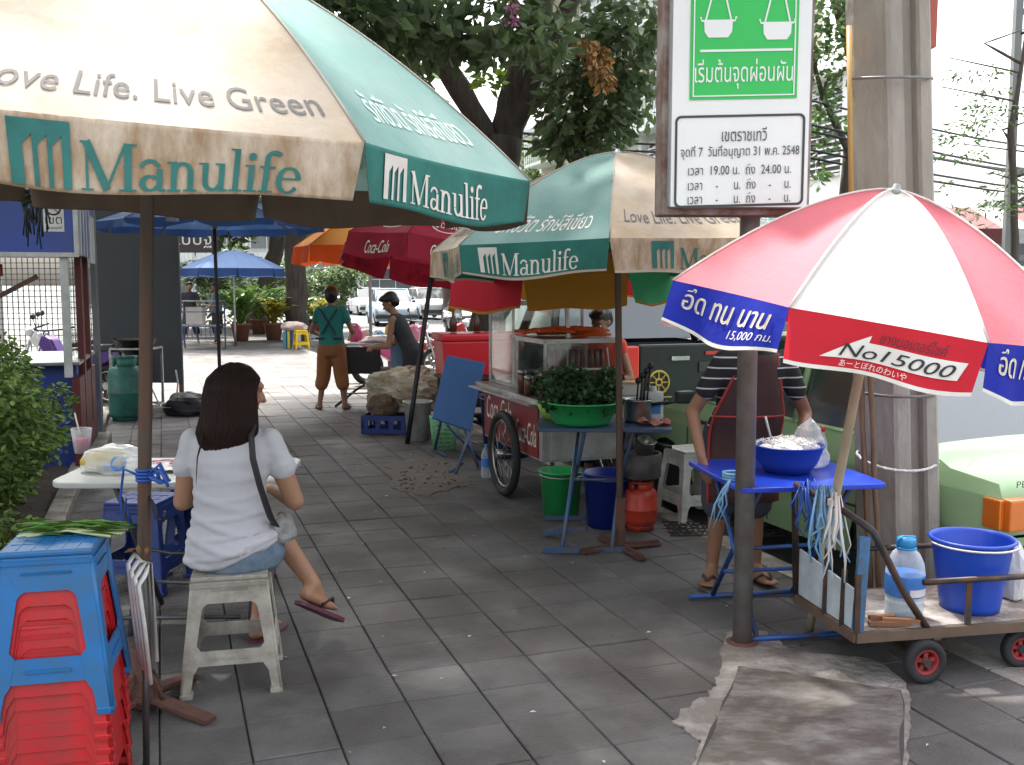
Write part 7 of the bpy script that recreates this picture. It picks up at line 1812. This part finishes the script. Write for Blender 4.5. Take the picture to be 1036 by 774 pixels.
# ---------------------------------------------------------------- buildings
M_wallc = mat('cream_wall', (.68, .63, .5), .85, var=.1, vscale=1.2, dirt=((.33, .3, .25), .8, .35, .2)); M_wallw = mat('pale_wall', (.78, .78, .76), .85, var=.1, vscale=1, dirt=((.55, .55, .54), .7, .35, .2)); M_wallg = mat('grey_wall', (.30, .30, .29), .85, var=.12, vscale=1); M_win = mat('dark_window', (.12, .13, .135), .12, spec=.8); M_frm = mat('window_frame', (.7, .7, .69), .5); M_rail = mat('balcony_rail', (.5, .55, .5), .5)
def building(label, M, Wd, Dp, floors, fh, m, balc=True, ground=None, bays=4, louvre=False):
    """local x along the facade, facade at y = 0 facing -y"""
    T = thing('building', label, 'building', M=M); b_ = lambda x, y, z: M @ V((x, y, z)); Ht = floors * fh
    g = MB(); g.box((Wd / 2, Dp / 2 + .3, Ht / 2), (Wd, Dp, Ht), M); g.box((Wd / 2, Dp / 2 + .3, Ht + .25), (Wd + .2, Dp + .2, .5), M)
    for k in range(bays + 1): g.box((Wd * k / bays, .2, Ht / 2), (.22, .32, Ht), M)
    for f in range(1, floors + 1): g.box((Wd / 2, .1, f * fh - .1), (Wd + .1, .5, .22), M)
    g.build('wall', m, T)
    for f in range(floors):
        for k in range(bays):
            x0 = Wd * k / bays + .3; x1 = Wd * (k + 1) / bays - .3; z0 = f * fh + (.9 if f else .1); z1 = (f + 1) * fh - .5
            g = MB(); g.box(((x0 + x1) / 2, .28, (z0 + z1) / 2), (x1 - x0, .03, z1 - z0), M); o = g.build('window', M_win, T)
            g = MB(); n = 3
            for q in range(n + 1): xx = x0 + (x1 - x0) * q / n; g.box((xx, .25, (z0 + z1) / 2), (.05, .06, z1 - z0), M)
            for zz in (z0, z0 + (z1 - z0) * .7, z1): g.box(((x0 + x1) / 2, .247, zz), (x1 - x0, .06, .05), M)
            if louvre and f:
                for q in range(14): g.box(((x0 + x1) / 2, .2, z0 + (z1 - z0) * (q + .5) / 14), (x1 - x0, .05, .04), M)
            g.build('frame', M_frm, o)
    if balc:
        for f in range(1, floors):
            for k in range(bays):
                x0 = Wd * k / bays + .15; x1 = Wd * (k + 1) / bays - .15; g = MB(); zf = f * fh
                g.box(((x0 + x1) / 2, -.42, zf + .02), (x1 - x0, 1.0, .12), M); g.box(((x0 + x1) / 2, -.9, zf + .98), (x1 - x0, .06, .06), M)
                for q in range(13): g.box((x0 + (x1 - x0) * q / 12, -.9, zf + .5), (.035, .035, .9), M)
                g.build('balcony', M_rail, T)
    return T
# across the road, facing it: facade runs along the pavement direction
def facing(s_, t_): return Matrix.Translation(st(s_, t_, -.13)) @ Matrix.Rotation(YAW - PI / 2, 4, 'Z')
building('cream apartment building with balconies across the road behind the big tree', facing(15.5, 40), 15, 2.6, 5, 3.3, M_wallc, bays=5)
building('pale shophouse with louvred windows across the road behind the utility pole', facing(15.0, 33.5), 14, 2.6, 2, 3.4, M_wallw, balc=False, bays=4, louvre=True)
building('grey low shophouse across the road at the right edge', facing(14.5, 19), 16, 9, 1, 3.3, M_wallw, balc=False, bays=4)
building('long grey shophouse row beyond the kiosk on the left', Matrix.Translation(st(-9.5, 12, -.02)) @ Matrix.Rotation(YAW + PI / 2, 4, 'Z') @ Matrix.Translation((0, 0, 0)), 34, 9, 3, 3.4, M_wallg, bays=9)
building('pale building closing the far end of the street', Matrix.Translation((-34, 78, -.1)), 44, 12, 4, 3.4, M_wallw, bays=10)
# white mesh fence behind the kiosk
T = thing('mesh_fence', 'white wire mesh fence behind the kiosk', 'fence', (-7.6, 14.2, 0)); g = MB()
for k in range(36): g.bar((-8.8 + .08 * k, 14.3, .1), (-8.8 + .08 * k, 14.3, 2.1), .012)
for k in range(26): g.bar((-8.8, 14.3, .1 + .08 * k), (-5.95, 14.3, .1 + .08 * k), .012)
g.build('mesh', M_kgrey, T)
for x in (-8.8, -7.4, -5.95): g = MB(); g.bar((x, 14.33, 0), (x, 14.33, 2.2), .06); g.build('post', M_whiteps, T)
# overhead cables, billboard frame, gantry at the right
cz = [(2.86, 0), (2.74, .1), (2.62, .05), (2.5, .12), (3.0, 0), (3.35, .1)]
for k, (z, dz) in enumerate(cz):
    y = 11.5 + .25 * k; pts = [V((3.2 + 1.3 * q, y + q * .9, z + .55 + dz - .35 * math.sin(PI * q / 9) + .03 * q)) for q in range(10)]
    g = MB(); g.tube(pts, .016, 5); tag(g.build('power_cable', M_black), 'black power cable sagging across the sky right of the utility pole', 'cable', 'cables right of the pole')
for k in range(3):
    g = MB(); pts = [V((-.0 + .55 * q, 14 + .1 * k, 3.45 + .12 * k - .18 * math.sin(PI * q / 9))) for q in range(10)]; g.tube(pts, .018, 5)
    for q in (5, 7): g.ell(pts[q] + V((0, 0, .03)), (.10, .06, .06), n=8, k=6) if k == 0 else None
    tag(g.build('telephone_cable', M_black), 'black telephone cable strung in front of the cream building', 'cable', 'cables behind the trees')
T = thing('billboard_frame', 'tall steel billboard frame at the right edge against the white sky', 'frame', (6.6, 13, -.13)); g = MB()
for x in (6.45, 6.95): g.bar((x, 13, 0), (x, 13, 6.2), .09)
g.bar((6.45, 13, 5.0), (7.6, 13, 5.15), .07); g.bar((6.45, 13, 3.0), (7.6, 13, 3.1), .07); g.bar((6.3, 13, 1.9), (7.8, 13, 1.9), .07); g.build('frame', M_kgrey, T)
T = thing('shop_awning', 'maroon and white striped awning across the road at the right edge', 'awning', (7.2, 14, -.13)); g = MB()
for k in range(8): x = 6.2 + .4 * k; g.add([(x, 13.4, 2.30), (x + .4, 13.4, 2.30), (x + .4, 14.4, 2.65), (x, 14.4, 2.65)], [(0, 1, 2, 3)], k % 2); g.add([(x, 13.4, 2.30), (x + .4, 13.4, 2.30), (x + .4, 13.4, 2.1), (x, 13.4, 2.1)], [(0, 1, 2, 3)], k % 2)
o = g.build('canvas', [M_kred, M_kwhite], T); sd = o.modifiers.new('thick', 'SOLIDIFY'); sd.thickness = .01
g = MB(); g.bar((6.25, 13.45, 0), (6.25, 13.45, 2.3), .05); g.bar((9.35, 13.45, 0), (9.35, 13.45, 2.3), .05); g.build('post', M_kgrey, T)
